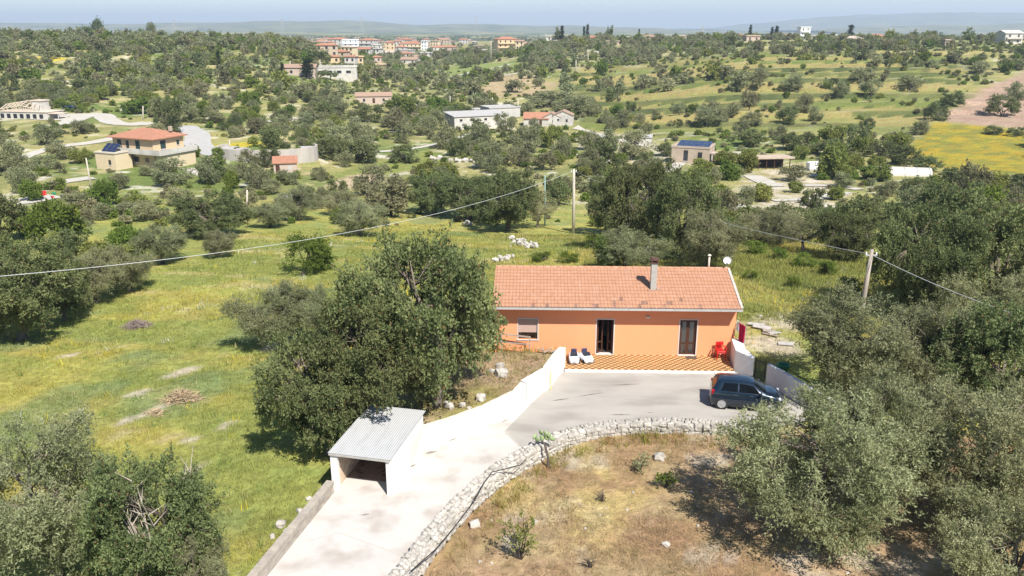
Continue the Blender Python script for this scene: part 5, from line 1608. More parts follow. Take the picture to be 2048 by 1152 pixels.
# yellow villa
gv = ground(285, 335); HOUSES.append((gv.x, gv.y - 12, 6)); HOUSES.append((gv.x + 4, gv.y - 18, 6))
VR = R(-24)
villa = block('villa', gv + Vector((0, 4.5, -.2)), VR, 11.4, 8.4, 6.2, CREAM, 'hip', ROOFR, 'two-storey yellow villa with red hipped roof and white wrap-round balcony', 'villa', over=.8, rise=1.6,
    wins=[('f', -3.8, 4.8, 1.1, 2.0, SHGREEN), ('f', -1.5, 4.9, .8, 1.6, SHGREEN), ('f', 1.4, 4.8, 1.2, 2.1, SHGREEN), ('r', -1.5, 4.9, 1.4, 1.7, SHGREEN), ('f', .6, 1.9, 1.6, 1.1), ('f', 3.6, 1.9, 1.1, 1.0), ('r', 2.6, 4.9, .7, 1.0, SHGREEN)])
bal = MB()
X, Y = 11.4 / 2, 8.4 / 2
bal.box(-X - .2, X + 3.4, -Y - 1.6, -Y - .002, 3.25, 3.5); bal.box(X + .002, X + 3.4, -Y, Y + .4, 3.25, 3.5)
bal.box(-X - .2, X + 3.4, -Y - 1.62, -Y - 1.48, 3.5, 4.35); bal.box(X + 3.28, X + 3.42, -Y - 1.47, Y + .4, 3.5, 4.35)
bal.build('balcony', OFFW, villa)
MB().box(X + .003, X + 3.0, -Y + .3, Y, -2, 3.24).build('side_wing', CREAM2, villa)
MB().box(-.3, .3, -.3, .3, 8.2, 9.2).build('chimney', STONEB, villa, (4.6, 2.0, -.9))
MB().box(-X - 1.0, X + 5.0, -Y - 4.6, -Y - 4.3, -4, -.1).build('terrace_wall', CREAM2, villa)
MB().box(-X - 1.0, X + 5.0, -Y - 4.3, -Y - .01, -4, -.35).build('terrace', CREAM2, villa)
ga = ground(226, 338) + Vector((0, 1.0, 0))
annex = block('villa_annex', Vector((ga.x, ga.y, ga.z)), VR, 5.6, 4.2, 3.4, CREAM2, 'flat', OFFW, 'low flat-roofed annex with solar water panels in front of the yellow villa', 'annex', over=.15, parapet=.12, wins=[('f', 1.2, 1.6, .7, 1.0)])
for k in range(3):
    p = empty('solar_panel', (-1.4 + k * 1.25, -.2, 3.6), 0); p.parent = annex
    MB().add([(-.55, -.9, .1), (.55, -.9, .1), (.55, .9, 1.5), (-.55, .9, 1.5), (-.55, -.9, .02), (.55, -.9, .02), (.55, .9, 1.42), (-.55, .9, 1.42)], [(0, 1, 2, 3), (7, 6, 5, 4), (0, 4, 5, 1), (2, 6, 7, 3), (1, 5, 6, 2), (0, 3, 7, 4)]).build('collector', SOLAR, p)
    MB().bar((-.5, .85, 0), (-.5, .85, 1.4), .06).bar((.5, .85, 0), (.5, .85, 1.4), .06).build('stand', GUTTER, p)

# hut under the retaining wall
gh = ground(567, 346)
s = scale_at(gh)
block('pink_hut', gh + Vector((0, 1.8, -.1)), R(14), 4.6, 3.4, 2.0, PINKW, 'shed', ROOFR, 'small pinkish hut with red tiled roof below the curved retaining wall', 'hut', over=.25, rise=.9, wins=[('f', -1.5, 1.0, .8, 1.6, BROWNW, False), ('f', .9, 1.1, .9, .8, GREYW, False)])

# curved retaining wall carrying the road
arc = []
for k in range(22):
    t = k / 21
    a = R(-205 + 235 * t)
    arc.append(Vector((MOUND[0] + 1 + 11.0 * math.cos(a), MOUND[1] - 1.0 + 7.5 * math.sin(a), 0)))
arc = [p for p in arc]
ztop = Tz(MOUND[0], MOUND[1]) + .3
rwl = empty('retaining_wall', (0, 0, 0), 0, 'curved pale concrete retaining wall carrying the bend of the road', 'wall')
wall_path(MB(), arc, [ztop + .55] * len(arc), .45, z0=ztop - 8, side=1).build('wall_body', mat('stained_concrete', (0.46, 0.41, 0.36), (0.34, 0.31, 0.275), scale=.35, rough=1, stretch=(1, 1, .25), c3=(0.36, 0.34, 0.32), s3=.3), rwl)
inner = [(p - Vector((MOUND[0] + 1, MOUND[1] - 1, 0))) for p in arc]
rv, rf = [], []
for p in inner:
    n_ = p.length; q = p * ((n_ - .0) / n_); q2 = p * ((n_ - 3.6) / n_)
    rv += [(q.x + MOUND[0] + 1, q.y + MOUND[1] - 1, ztop), (q2.x + MOUND[0] + 1, q2.y + MOUND[1] - 1, ztop + .04)]
rf = [(2 * k, 2 * k + 2, 2 * k + 3, 2 * k + 1) for k in range(len(inner) - 1)]
tag(link('road', fast_mesh('road', rv, rf, ASPH)), kind='structure')

# building with bare roof trusses, far left
gt = ground(60, 236); gt.z -= .3
tr = empty('truss_building', gt, R(-12), 'unfinished pale building with bare timber roof trusses at the left edge', 'building')
CT = mat('pale_timber', (0.60, 0.50, 0.40), (0.48, 0.40, 0.31), scale=2, rough=.9)
MB().box(-12, 11, -3, 6, -3, 2.6).build('wall', OFFW, tr)
MB().box(-12.3, 11.3, -3.3, 6.3, 2.604, 2.8).build('floor_slab', CT, tr)
for k in range(9):
    x = -11.5 + k * 2.1; hgt = 3.2 + 1.6 * (1 - abs(k - 5) / 5)
    MB().bar((x, -2.6, 2.8), (x, -2.6, hgt), .2).bar((x, 5.6, 2.8), (x, 5.6, hgt), .2).bar((x, -3, hgt - .2), (x, 1.5, hgt + 1.3), .22).bar((x, 1.5, hgt + 1.3), (x, 6, hgt - .2), .22).build('truss', CT, tr)
MB().bar((-12, 1.5, 4.6), (-1, 1.5, 6.0), .25).bar((-1, 1.5, 6.0), (6, 1.5, 5.0), .25).bar((-12, -2.6, 3.3), (-1, -2.6, 4.8), .22).bar((-1, -2.6, 4.8), (6, -2.6, 3.5), .22).build('purlin', CT, tr)
MB().box(1.5, 6.0, .5, 4.5, 2.81, 6.0).build('stair_tower', OFFW, tr)
MB().box(1.2, 6.3, .2, 4.8, 6.004, 6.3).build('tower_slab', CT, tr)
for k in range(7): win(tr, 'f', -10 + k * 3, 1.2, 1.7, 1.5, (0, 6), DGLASS, False)
MB().box(11.01, 16, -3, 2, 2.2, 2.4).build('canopy', CT, tr)
for x in (11.4, 15.6):
    for y in (-2.7, 1.7): MB().box(x - .12, x + .12, y - .12, y + .12, -3, 2.2).build('canopy_post', OFFW, tr)
HOUSES.append((gt.x, gt.y, 12)); tr.scale = (.72, .72, .85)
cg = ground(141, 222)
c2 = empty('distant_car', cg + Vector((0, 0, .3)), R(10), 'tiny dark blue car on the pale yard of the truss building', 'car')
b_ = MB(); b_.prism([(-2, -.85), (2, -.85), (2, .85), (-2, .85)], .3, .9); b_.add([(-1.5, -.75, .9), (1.1, -.75, .9), (1.1, .75, .9), (-1.5, .75, .9), (-1.1, -.6, 1.45), (.4, -.6, 1.45), (.4, .6, 1.45), (-1.1, .6, 1.45)], [(4, 5, 6, 7), (0, 1, 5, 4), (1, 2, 6, 5), (2, 3, 7, 6), (3, 0, 4, 7)])
b_.build('body', PAINT, c2, bevel=.08)
for x in (-1.25, 1.3):
    for y in (-.8, .8): MB().lathe([(.1, -.1), (.32, -.1), (.32, .1), (.1, .1)], 12, 'y', (x, y, .32)).build('wheel', RUB, c2)

# warehouse and the small houses in the valley
def place(px, py, w, d, rz, *args, back=None, **kw):
    g = ground(px, py); back = d / 2 if back is None else back
    return block(args[0], g + Vector((0, back, -.1)), rz, w, d, *args[1:], **kw)


wh_ = place(950, 256, 17, 9, R(24), 'warehouse', 3.6, OFFW, 'shed', ROOFG, 'long white warehouse with pale sheet roof in the valley', 'warehouse', over=.3, rise=.7, wins=[('f', -3, 2.6, .9, .7), ('f', 1.5, 2.6, .9, .7), ('f', 5, 2.6, .9, .7), ('f', -6.4, 2.6, .9, .7)])
place(1000, 236, 11, 8, R(24), 'warehouse_extension', 3.3, GREYW, 'flat', ROOFG, 'flat grey extension behind the long white warehouse', 'warehouse', over=.2, parapet=.2)
place(1074, 253, 7.5, 5.5, R(-8), 'red_roofed_house', 2.5, OFFW, 'gable', ROOFR, 'little white house with bright red gabled roof beside the warehouse', 'house', over=.3, rise=1.5, wins=[('f', -1.8, 1.3, .8, 1.0), ('f', 1.5, 1.2, .8, 1.6, BROWNW, False)])
place(1105, 253, 4.6, 5.5, R(-8 + 90), 'white_gabled_house', 2.7, OFFW, 'gable', ROOFB, 'tiny white gabled house joined to the red-roofed one', 'house', over=.2, rise=1.3, wins=[('l', -.6, 1.6, .6, .9)])
place(1128, 252, 5.6, 6, R(-8 + 90), 'beige_gabled_house', 3.2, OFFW, 'gable', ROOFB, 'white gabled house with beige roof at the end of the little row', 'house', over=.2, rise=1.3, wins=[('l', -1.2, 1.7, .6, .9), ('l', 1.4, 1.9, .6, .6)])
hs = place(1392, 326, 8.6, 7.4, R(-22), 'solar_house', 3.4, STONEB, 'flat', PINKW, 'flat-roofed stone house carrying a dark solar array', 'house', over=.1, parapet=.3, wins=[('f', -1, 1.7, 1.0, 2.4), ('f', 2.2, 1.9, 1.0, 1.4), ('l', -1, 1.9, 1.0, 1.3)])
for a_ in range(5):
    for c_ in range(3):
        pm = MB().box(-.72, .72, -.9, .9, 0, .05).mesh('solar_panel', SOLAR) if (a_, c_) == (0, 0) else pm
        link('solar_panel', pm, hs, (-2.7 + a_ * 1.5, -1.9 + c_ * 1.86, 3.82 + .2 * c_), (R(6), 0, 0))
MB().box(4.5, 7.6, -3.4, -.4, 2.3, 2.5).build('porch_roof', PINKW, hs)
for x, y in ((4.8, -3.2), (7.4, -3.2), (7.4, -.7), (4.8, -.7)): MB().box(x - .1, x + .1, y - .1, y + .1, -2, 2.3).build('porch_post', OFFW, hs)
place(1292, 290, 3.4, 3, R(-10), 'stone_shed', 2.0, OFFW, 'shed', ROOFG, 'little pale shed among rocks left of the solar house', 'shed', over=.2, rise=.4)
gp_ = ground(1546, 338)
pg = empty('garden_pergola', gp_ + Vector((0, 1.5, 0)), R(6), 'open timber pergola with flat thatched top by the pale terrace', 'pergola')
for k in range(5):
    for y in (-1.8, 1.8): MB().box(-3.6 + k * 1.75 - .08, -3.6 + k * 1.75 + .08, y - .08, y + .08, -1.5, 2.3).build('post', BROWNW, pg)
MB().box(-4.2, 4.2, -2.4, 2.4, 2.3, 2.55).build('thatch', STONEB, pg)
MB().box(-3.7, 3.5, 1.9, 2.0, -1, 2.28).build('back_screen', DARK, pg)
HOUSES.append((gp_.x, gp_.y, 5))
gg = ground(1812, 352)
tu = empty('white_greenhouse', gg + Vector((0, 1.5, 0)), R(-12), 'long low white covered greenhouse below the yellow field', 'greenhouse')
gh_ = MB(); n_ = 9; v_ = []
for k in range(n_):
    t = math.pi * k / (n_ - 1); v_ += [(-5.2, -2.1 * math.cos(t), 1.9 * math.sin(t) - .3), (5.2, -2.1 * math.cos(t), 1.9 * math.sin(t) - .3)]
gh_.add(v_, [(2 * k, 2 * k + 1, 2 * k + 3, 2 * k + 2) for k in range(n_ - 1)] + [tuple(2 * k for k in range(n_)), tuple(2 * k + 1 for k in range(n_ - 1, -1, -1))])
gh_.build('cover', OFFW, tu, smooth=False); HOUSES.append((gg.x, gg.y, 7))
for k in range(5): MB().tube([(-4.8 + k * 2.4, -2.13 * math.cos(math.pi * t / 8), 1.93 * math.sin(math.pi * t / 8) - .3) for t in range(9)], .05, 5).build('hoop', GUTTER, tu)
gw = ground(1634, 342)
wt = empty('white_tank', gw + Vector((0, 1, 0)), R(5), 'white box-shaped water tank beside the pale track', 'tank')
MB().box(-1.8, 1.8, -1, 1, .2, 1.8).build('tank_body', STEELW, wt, bevel=.15); MB().box(-1.7, 1.7, -.9, .9, -.6, .19).build('tank_base', GREYW, wt); HOUSES.append((gw.x, gw.y, 2))
lh = place(745, 208, 13, 6, R(10), 'farmhouse', 2.9, PINKW, 'gable', ROOFB, 'long low farmhouse with brown roof half hidden by lime-green trees', 'farmhouse', over=.3, rise=1.1, wins=[('f', -3.5, 1.5, .8, 1.1), ('f', 0, 1.3, .9, 1.8, BROWNW, False), ('f', 3.6, 1.5, .8, 1.1)])
place(950, 232, 4, 4, R(10), 'roadside_hut', 2.2, OFFW, 'flat', ROOFG, 'little white hut at the left end of the warehouse', 'hut', over=.1, parapet=.1)
place(862, 240, 5, 4, R(0), 'white_outbuilding', 2.2, OFFW, 'flat', ROOFG, 'white flat outbuilding near the grey road bend', 'outbuilding', over=.1, parapet=.15)
ib = place(648, 154, 27, 9, R(8), 'industrial_hall', 4.0, OFFW, 'flat', OFFW, 'long white industrial hall with rooftop panels behind the big pine', 'hall', over=.2, parapet=.5, wins=[('f', -6 + 4 * k, 2.2, 2.0, 1.1) for k in range(5)])
for k in range(8): MB().box(-11 + k * 2.4, -9 + k * 2.4, -3, 1, 4.3, 4.6).build('solar_panel', SOLAR, ib)
place(596, 152, 14, 8, R(5), 'stone_villa', 3.5, PINKW, 'gable', ROOFB, 'beige house with brown roof left of the tall dark cypress', 'house', over=.4, rise=1.2, wins=[('f', -3, 1.8, 1, 1.2), ('f', 2, 1.8, 1, 1.2)])

# the town and the houses along the ridges
TOWN = [  # px, py foot, width px, storeys, wall, roof, label
    (640, 83, 30, 2, OFFW, 'hip', ROOFR, 'pale block with red roof at the left end of the town'), (662, 82, 22, 2, CREAM2, 'hip', ROOFR, 'cream block with red roof in the upper left of the town'),
    (640, 90, 28, 2, OFFW, 'flat', OFFW, 'flat white block below the left end of the town'), (676, 92, 40, 3, OFFW, 'hip', ROOFR, 'wide three-storey white block with red hipped roof'), (700, 100, 34, 3, STEELW, 'flat', OFFW, 'white three-storey flat block with balconies in mid town'),
    (722, 88, 26, 2, PINKW, 'hip', ROOFR, 'pinkish block with red roof in mid town'), (736, 100, 34, 3, OFFW, 'hip', ROOFR, 'three-storey block beside the white wavy-roofed building'), (715, 108, 40, 1, STEELW, 'flat', STEELW, 'low bright white building in front of the town blocks'),
    (752, 104, 22, 2, OFFW, 'flat', OFFW, 'small white flat block right of mid town'), (780, 106, 20, 3, CREAM, 'hip', ROOFR, 'narrow orange-cream tower block with red roof'), (820, 100, 52, 2, CREAM2, 'hip', ROOFR, 'long cream building with red roof in the right of town'),
    (848, 98, 12, 3, STEELW, 'flat', OFFW, 'white stair tower at the right end of town'), (808, 108, 36, 1, GREYW, 'flat', ROOFG, 'low grey building in front of the long cream one'), (880, 88, 40, 1, OFFW, 'hip', ROOFR, 'low white houses with red roof at the right of town'), (900, 82, 26, 1, PINKW, 'hip', ROOFR, 'pinkish bungalow with red roof right of town'),
    (665, 126, 28, 1, CREAM, 'hip', ROOFR, 'cream bungalow with red roof behind the big pine'), (702, 138, 24, 2, OFFW, 'hip', ROOFR, 'two-storey white house with red roof right of the hall'), (716, 138, 16, 2, CREAM, 'flat', ROOFR, 'narrow yellow house right of the white hall'), (752, 124, 22, 1, PINKW, 'hip', ROOFR, 'bungalow with red roof below the town'), (756, 141, 26, 1, CREAM, 'flat', PINKW, 'small cream flat-roofed house below the town'),
    (820, 128, 36, 1, OFFW, 'gable', ROOFB, 'long pale house with brown roof below the right of town'), (840, 122, 26, 1, PINKW, 'gable', ROOFB, 'pinkish house behind the long pale one'), (560, 84, 34, 1, OFFW, 'hip', ROOFB, 'long low white house on the rise left of town'), (590, 76, 24, 1, PINKW, 'hip', ROOFR, 'small roofed house left above the town'),
    (497, 68, 22, 2, STEELW, 'gable', OFFW, 'small white church-like gabled building on the left rise'), (730, 78, 30, 1, OFFW, 'hip', ROOFR, 'distant white house with red roof above the town'), (770, 80, 26, 1, CREAM2, 'hip', ROOFB, 'distant cream house above the town'), (800, 82, 24, 1, OFFW, 'hip', ROOFR, 'distant low house above the long cream building'),
    (1012, 76, 46, 3, CREAM, 'hip', ROOFR, 'orange-cream apartment house with red roof on the middle ridge'), (978, 77, 26, 1, OFFW, 'flat', OFFW, 'white annex left of the orange-cream apartment house'), (958, 79, 20, 1, PINKW, 'flat', ROOFB, 'pinkish building at the left end of the ridge row'), (1040, 77, 18, 2, CREAM2, 'gable', ROOFB, 'cream gabled house right of the apartment house'),
    (1105, 70, 26, 2, OFFW, 'flat', OFFW, 'white ridge house beside the dark conifers'), (1114, 80, 22, 1, PINKW, 'hip', ROOFB, 'bungalow on the ridge below the white house'), (1185, 69, 24, 1, CREAM, 'gable', ROOFR, 'yellow ridge house between cypresses'), (1060, 88, 26, 1, PINKW, 'gable', ROOFB, 'long brown-roofed house below the middle ridge'),
    (1225, 92, 28, 1, STONEB, 'flat', ROOFB, 'brown stone building by the white track on the ridge'), (1300, 82, 32, 1, CREAM2, 'hip', ROOFB, 'cream bungalow with brown roof on the right ridge'), (1252, 76, 20, 1, OFFW, 'flat', OFFW, 'white cube house at the left of the right ridge'), (1368, 74, 34, 1, PINKW, 'flat', ROOFB, 'long pinkish building on the skyline'), (1480, 73, 36, 1, CREAM, 'hip', ROOFR, 'house with broad orange roof on the skyline'),
    (1505, 82, 30, 1, PINKW, 'flat', ROOFR, 'low brick building below the orange-roofed skyline house'), (1610, 66, 22, 3, STEELW, 'flat', OFFW, 'tall white house standing out on the skyline'), (1585, 80, 34, 1, PINKW, 'gable', ROOFB, 'long low house left of the tall white one'), (1618, 74, 44, 1, OFFW, 'flat', OFFW, 'long white wall-like building below the tall white house'),
    (1710, 88, 40, 1, OFFW, 'hip', PINKW, 'white bungalow with pale hipped roof on the right ridge'), (1760, 78, 44, 1, CREAM2, 'hip', ROOFR, 'long bungalow with red roof on the right ridge'), (1895, 92, 20, 1, PINKW, 'flat', ROOFR, 'small brick-coloured house in the trees on the right ridge'), (2024, 88, 42, 2, OFFW, 'gable', OFFW, 'large white gabled house at the right edge of the ridge'), (1678, 72, 18, 1, OFFW, 'gable', OFFW, 'small white house behind the right ridge trees')]
for k, (px, py, wpx, st, wm, rf_, rm, lab) in enumerate(TOWN):
    g = ground(px, py)
    if g.y > (900 if px < 960 else 720):
        Yc = 860 if px < 960 else 650
        g = Vector(((px - 1024) / FPX * Yc * .955, Yc, 0)); g.z = Tz(g.x, g.y)
    w_ = wpx / scale_at(g) * .92; w_ = min(max(w_, 5), 30); d_2 = min(w_ * .75, 11); h_ = 3.0 * st + .2
    wn_ = []
    nn = max(2, int(w_ / 4))
    for s_ in range(st):
        for q in range(nn): wn_.append(('f', -w_ / 2 + (q + .5) * w_ / nn, 1.7 + 3.0 * s_, 1.1, 1.4, None, False))
    bl_ = block('town_house' if st > 1 else 'country_house', g + Vector((0, d_2 / 2, -.2)), TREE_RS.uniform(-.35, .35), w_, d_2, h_, wm, rf_, rm, lab, 'house', over=.5, wins=wn_, rise=min(w_, d_2) * .17, parapet=.5)
    if st >= 2 and k % 2 == 0:
        for s_ in range(1, st): MB().box(-w_ / 2 + .5, w_ / 2 - .5, -d_2 / 2 - 1.2, -d_2 / 2 - .002, 3.0 * s_, 3.0 * s_ + .9).build('balcony', wm, bl_)
# smaller roofs crowded between the larger town blocks
TR = random.Random(77); WORDS = 'first second third fourth fifth sixth seventh eighth ninth tenth eleventh twelfth thirteenth fourteenth fifteenth sixteenth'.split()
for row, (yp, x0, x1, nh) in enumerate([(72, 610, 960, 14), (79, 600, 940, 14), (86, 630, 910, 12), (94, 650, 880, 10), (113, 640, 860, 9), (66, 380, 960, 16)]):
    for k in range(nh):
        px = x0 + (x1 - x0) * (k + TR.uniform(.2, .8)) / nh; g = ground(px, yp + TR.uniform(-2, 2))
        if g.y > 1500: g = atY(px, yp, 1150.0 + 40 * row); g.z = Tz(g.x, g.y)
        w_ = TR.uniform(8, 13); d_2 = TR.uniform(6, 9); st = TR.choice([1, 1, 2, 2]); rf_ = TR.choice(['hip', 'hip', 'gable', 'flat'])
        wn_ = [('f', -w_ / 2 + (q + .5) * w_ / 3, 1.7 + 3 * s_, 1.3, 1.5, None, False) for s_ in range(st) for q in range(3)]
        block('town_house', g + Vector((0, 0, -.3)), TR.uniform(-.5, .5), w_, d_2, 3.0 * st, TR.choice([OFFW, GREYW, CREAM2, PINKW, STONEB]), rf_, TR.choice([ROOFR, ROOFR, ROOFB, PINKW]) if rf_ != 'flat' else OFFW, f'pale town house, {WORDS[k]} from the left in {["the second", "the third", "the fourth", "the fifth", "the nearest", "the farthest"][row]} row of the town', 'house', over=.5, wins=wn_, group='small town houses', parapet=.4)
gch = ground(1092, 71)
tw = empty('bell_tower', gch + Vector((0, 3, -.3)), 0, 'slim stone bell tower on the middle ridge left of the conifers', 'tower')
MB().box(-1.3, 1.3, -1.3, 1.3, -2, 8).build('shaft', OFFW, tw); MB().box(-1.6, 1.6, -1.6, 1.6, 8.004, 8.4).build('cornice', OFFW, tw); MB().lathe([(1.5, 8.4), (.05, 9.8)], 4).build('spire', ROOFB, tw)
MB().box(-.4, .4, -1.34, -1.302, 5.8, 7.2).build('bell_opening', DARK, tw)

# ------------------------------------------------------------------ poles and wires
POLEC = mat('concrete_pole', (0.50, 0.45, 0.37), (0.40, 0.35, 0.29), scale=3, rough=1, stretch=(1, 1, .2))
POLEW = mat('weathered_wood_pole', (0.36, 0.31, 0.26), (0.25, 0.21, 0.17), scale=4, rough=1, stretch=(1, 1, .15))


def pole(name, foot, top, r, m, label, cap=True, arm=False):
    p = empty(name, foot, 0, label, 'pole')
    d = Vector(top) - Vector(foot)
    MB().tube([(0, 0, -.8), d * .5, d], [r * 1.25, r * 1.08, r * .85], 10).build('shaft', m, p, smooth=True)
    if cap:
        MB().bar(d + Vector((-.35, 0, -.35)), d + Vector((.35, 0, -.35)), .08).build('cross_arm', GREYC, p)
        for s in (-.3, 0.3): MB().lathe([(.03, 0), (.055, .03), (.03, .07), (.05, .1), (.02, .16)], 8, 'z', d + Vector((s, 0, -.31))).build('insulator', STEELW, p)
    return d + Vector(foot)


g1 = ground(1147, 467)
t1 = pole('concrete_pole', g1, atY(1148, 338, g1.y), .17, POLEC, 'tall beige concrete power pole behind the house roof')
g1b = ground(1090, 452)
gpost = pole('green_post', g1b, atY(1090, 350, g1b.y), .09, mat('green_painted_steel', (0.22, 0.34, 0.30), (0.18, 0.28, 0.26), scale=4, rough=.6), 'thin green steel post left of the concrete pole', cap=False)
t2 = atY(1744, 499, 47.0)
foot2 = Vector((t2.x - .12, 47.1, Tz(t2.x, 47)))
pole('wooden_pole', foot2, t2, .125, POLEW, 'weathered wooden power pole among the trees right of the house')
g3 = ground(183, 378); pole('timber_pole', g3, atY(172, 316, g3.y), .13, POLEC, 'leaning pale power pole in front of the villa garden', cap=False)
for px, yb, yt, lab in [(494, 432, 380, 'thin pale pole behind the far field edge'), (459, 300, 280, 'short pole on the road bend mound'), (286, 240, 212, 'thin pole above the villa beside the dark tree'), (985, 222, 195, 'slim pole behind the warehouse'), (1036, 232, 198, 'slim pole left of the red-roofed house'), (900, 208, 192, 'pole pair by the lime-green trees'), (720, 172, 163, 'slim pole in front of the farmhouse'), (982, 120, 82, 'thin mast on the slope under the apartment house'), (1176, 128, 98, 'slim pole beside the upper white track'), (1152, 148, 120, 'slim pole by the grey olive on the tan slope'), (640, 145, 120, 'lamp post in front of the white hall'), (580, 148, 122, 'lattice mast left of the dark cypress'), (1372, 86, 74, 'slim pole on the right skyline')]:
    g = ground(px, yb); pole('slim_pole', g, atY(px, yt, g.y), .10 + g.y / 3500, POLEC, lab, cap=False)


def wire(a, b, sag, r, label):
    pts = []
    for k in range(33):
        t = k / 32; p = Vector(a).lerp(Vector(b), t); p.z -= sag * 4 * t * (1 - t); pts.append(p)
    base = Vector(a)
    o = MB().tube([p - base for p in pts], r, 5).build('power_line', mat('pale_cable', (0.62, 0.62, 0.60), (0.5, 0.5, 0.5), scale=3, rough=.5), None, base)
    tag(o, label, 'cable')


endL = atY(-190, 568, 40.0)
wire(t1 + Vector((-.2, 0, -.3)), endL, 2.0, .019, 'thick pale power cable sagging across the field from the concrete pole')
wire(t1 + Vector((.2, 0, -.3)), t2 + Vector((0, 0, -.3)), .9, .012, 'thin power cable between the concrete pole and the wooden pole')
wire(t2 + Vector((0, 0, -.3)), atY(2200, 680, 34.0), .35, .014, 'pale power cable running from the wooden pole off to the right')
lp_ = Vector((endL.x, endL.y, Tz(endL.x, endL.y))); pole('concrete_pole', lp_, endL + Vector((0, 0, .3)), .17, POLEC, 'concrete power pole carrying the field cable beyond the left edge')
rp2 = atY(2200, 680, 34.0); pole('wooden_pole', Vector((rp2.x, rp2.y, Tz(rp2.x, rp2.y))), rp2 + Vector((0, 0, .3)), .16, POLEW, 'wooden power pole beyond the right edge')

# lattice pylons far off
for px, yt, lab in [(722, 33, 'faint lattice pylon on the far hills above the town'), (952, 31, 'faint lattice pylon on the far hills above the ridge'), (563, 37, 'faint lattice pylon on the leftmost far hill'), (1406, 50, 'faint slim mast on the right skyline'), (347, 38, 'faint mast on the left skyline')]:
    Yp = 3000.0 if px < 1400 else 1400.0
    tp = atY(px, yt, Yp); zb_ = Tz(tp.x, Yp)
    H_ = tp.z - zb_
    p = empty('lattice_pylon', (tp.x, Yp, zb_ - 1), 0, lab, 'pylon'); m_ = MB(); bw = H_ * .13; tk = .45 if px < 1400 else .3
    for sx in (-1, 1):
        for sy in (-1, 1): m_.bar((sx * bw, sy * bw, 0), (sx * bw * .12, sy * bw * .12, H_), tk)
    for k in range(6):
        z0_, z1_ = H_ * k / 6, H_ * (k + 1) / 6; w0, w1 = bw * (1 - .88 * k / 6), bw * (1 - .88 * (k + 1) / 6)
        m_.bar((-w0, -w0, z0_), (w1, -w1, z1_), tk * .7).bar((w0, -w0, z0_), (-w1, -w1, z1_), tk * .7)
    m_.build('lattice', GREYC, p)
    a_ = MB()
    for z_ in (.72, .84, .95): a_.bar((-H_ * .16, 0, H_ * z_), (H_ * .16, 0, H_ * z_), tk)
    a_.build('cross_arms', GREYC, p)

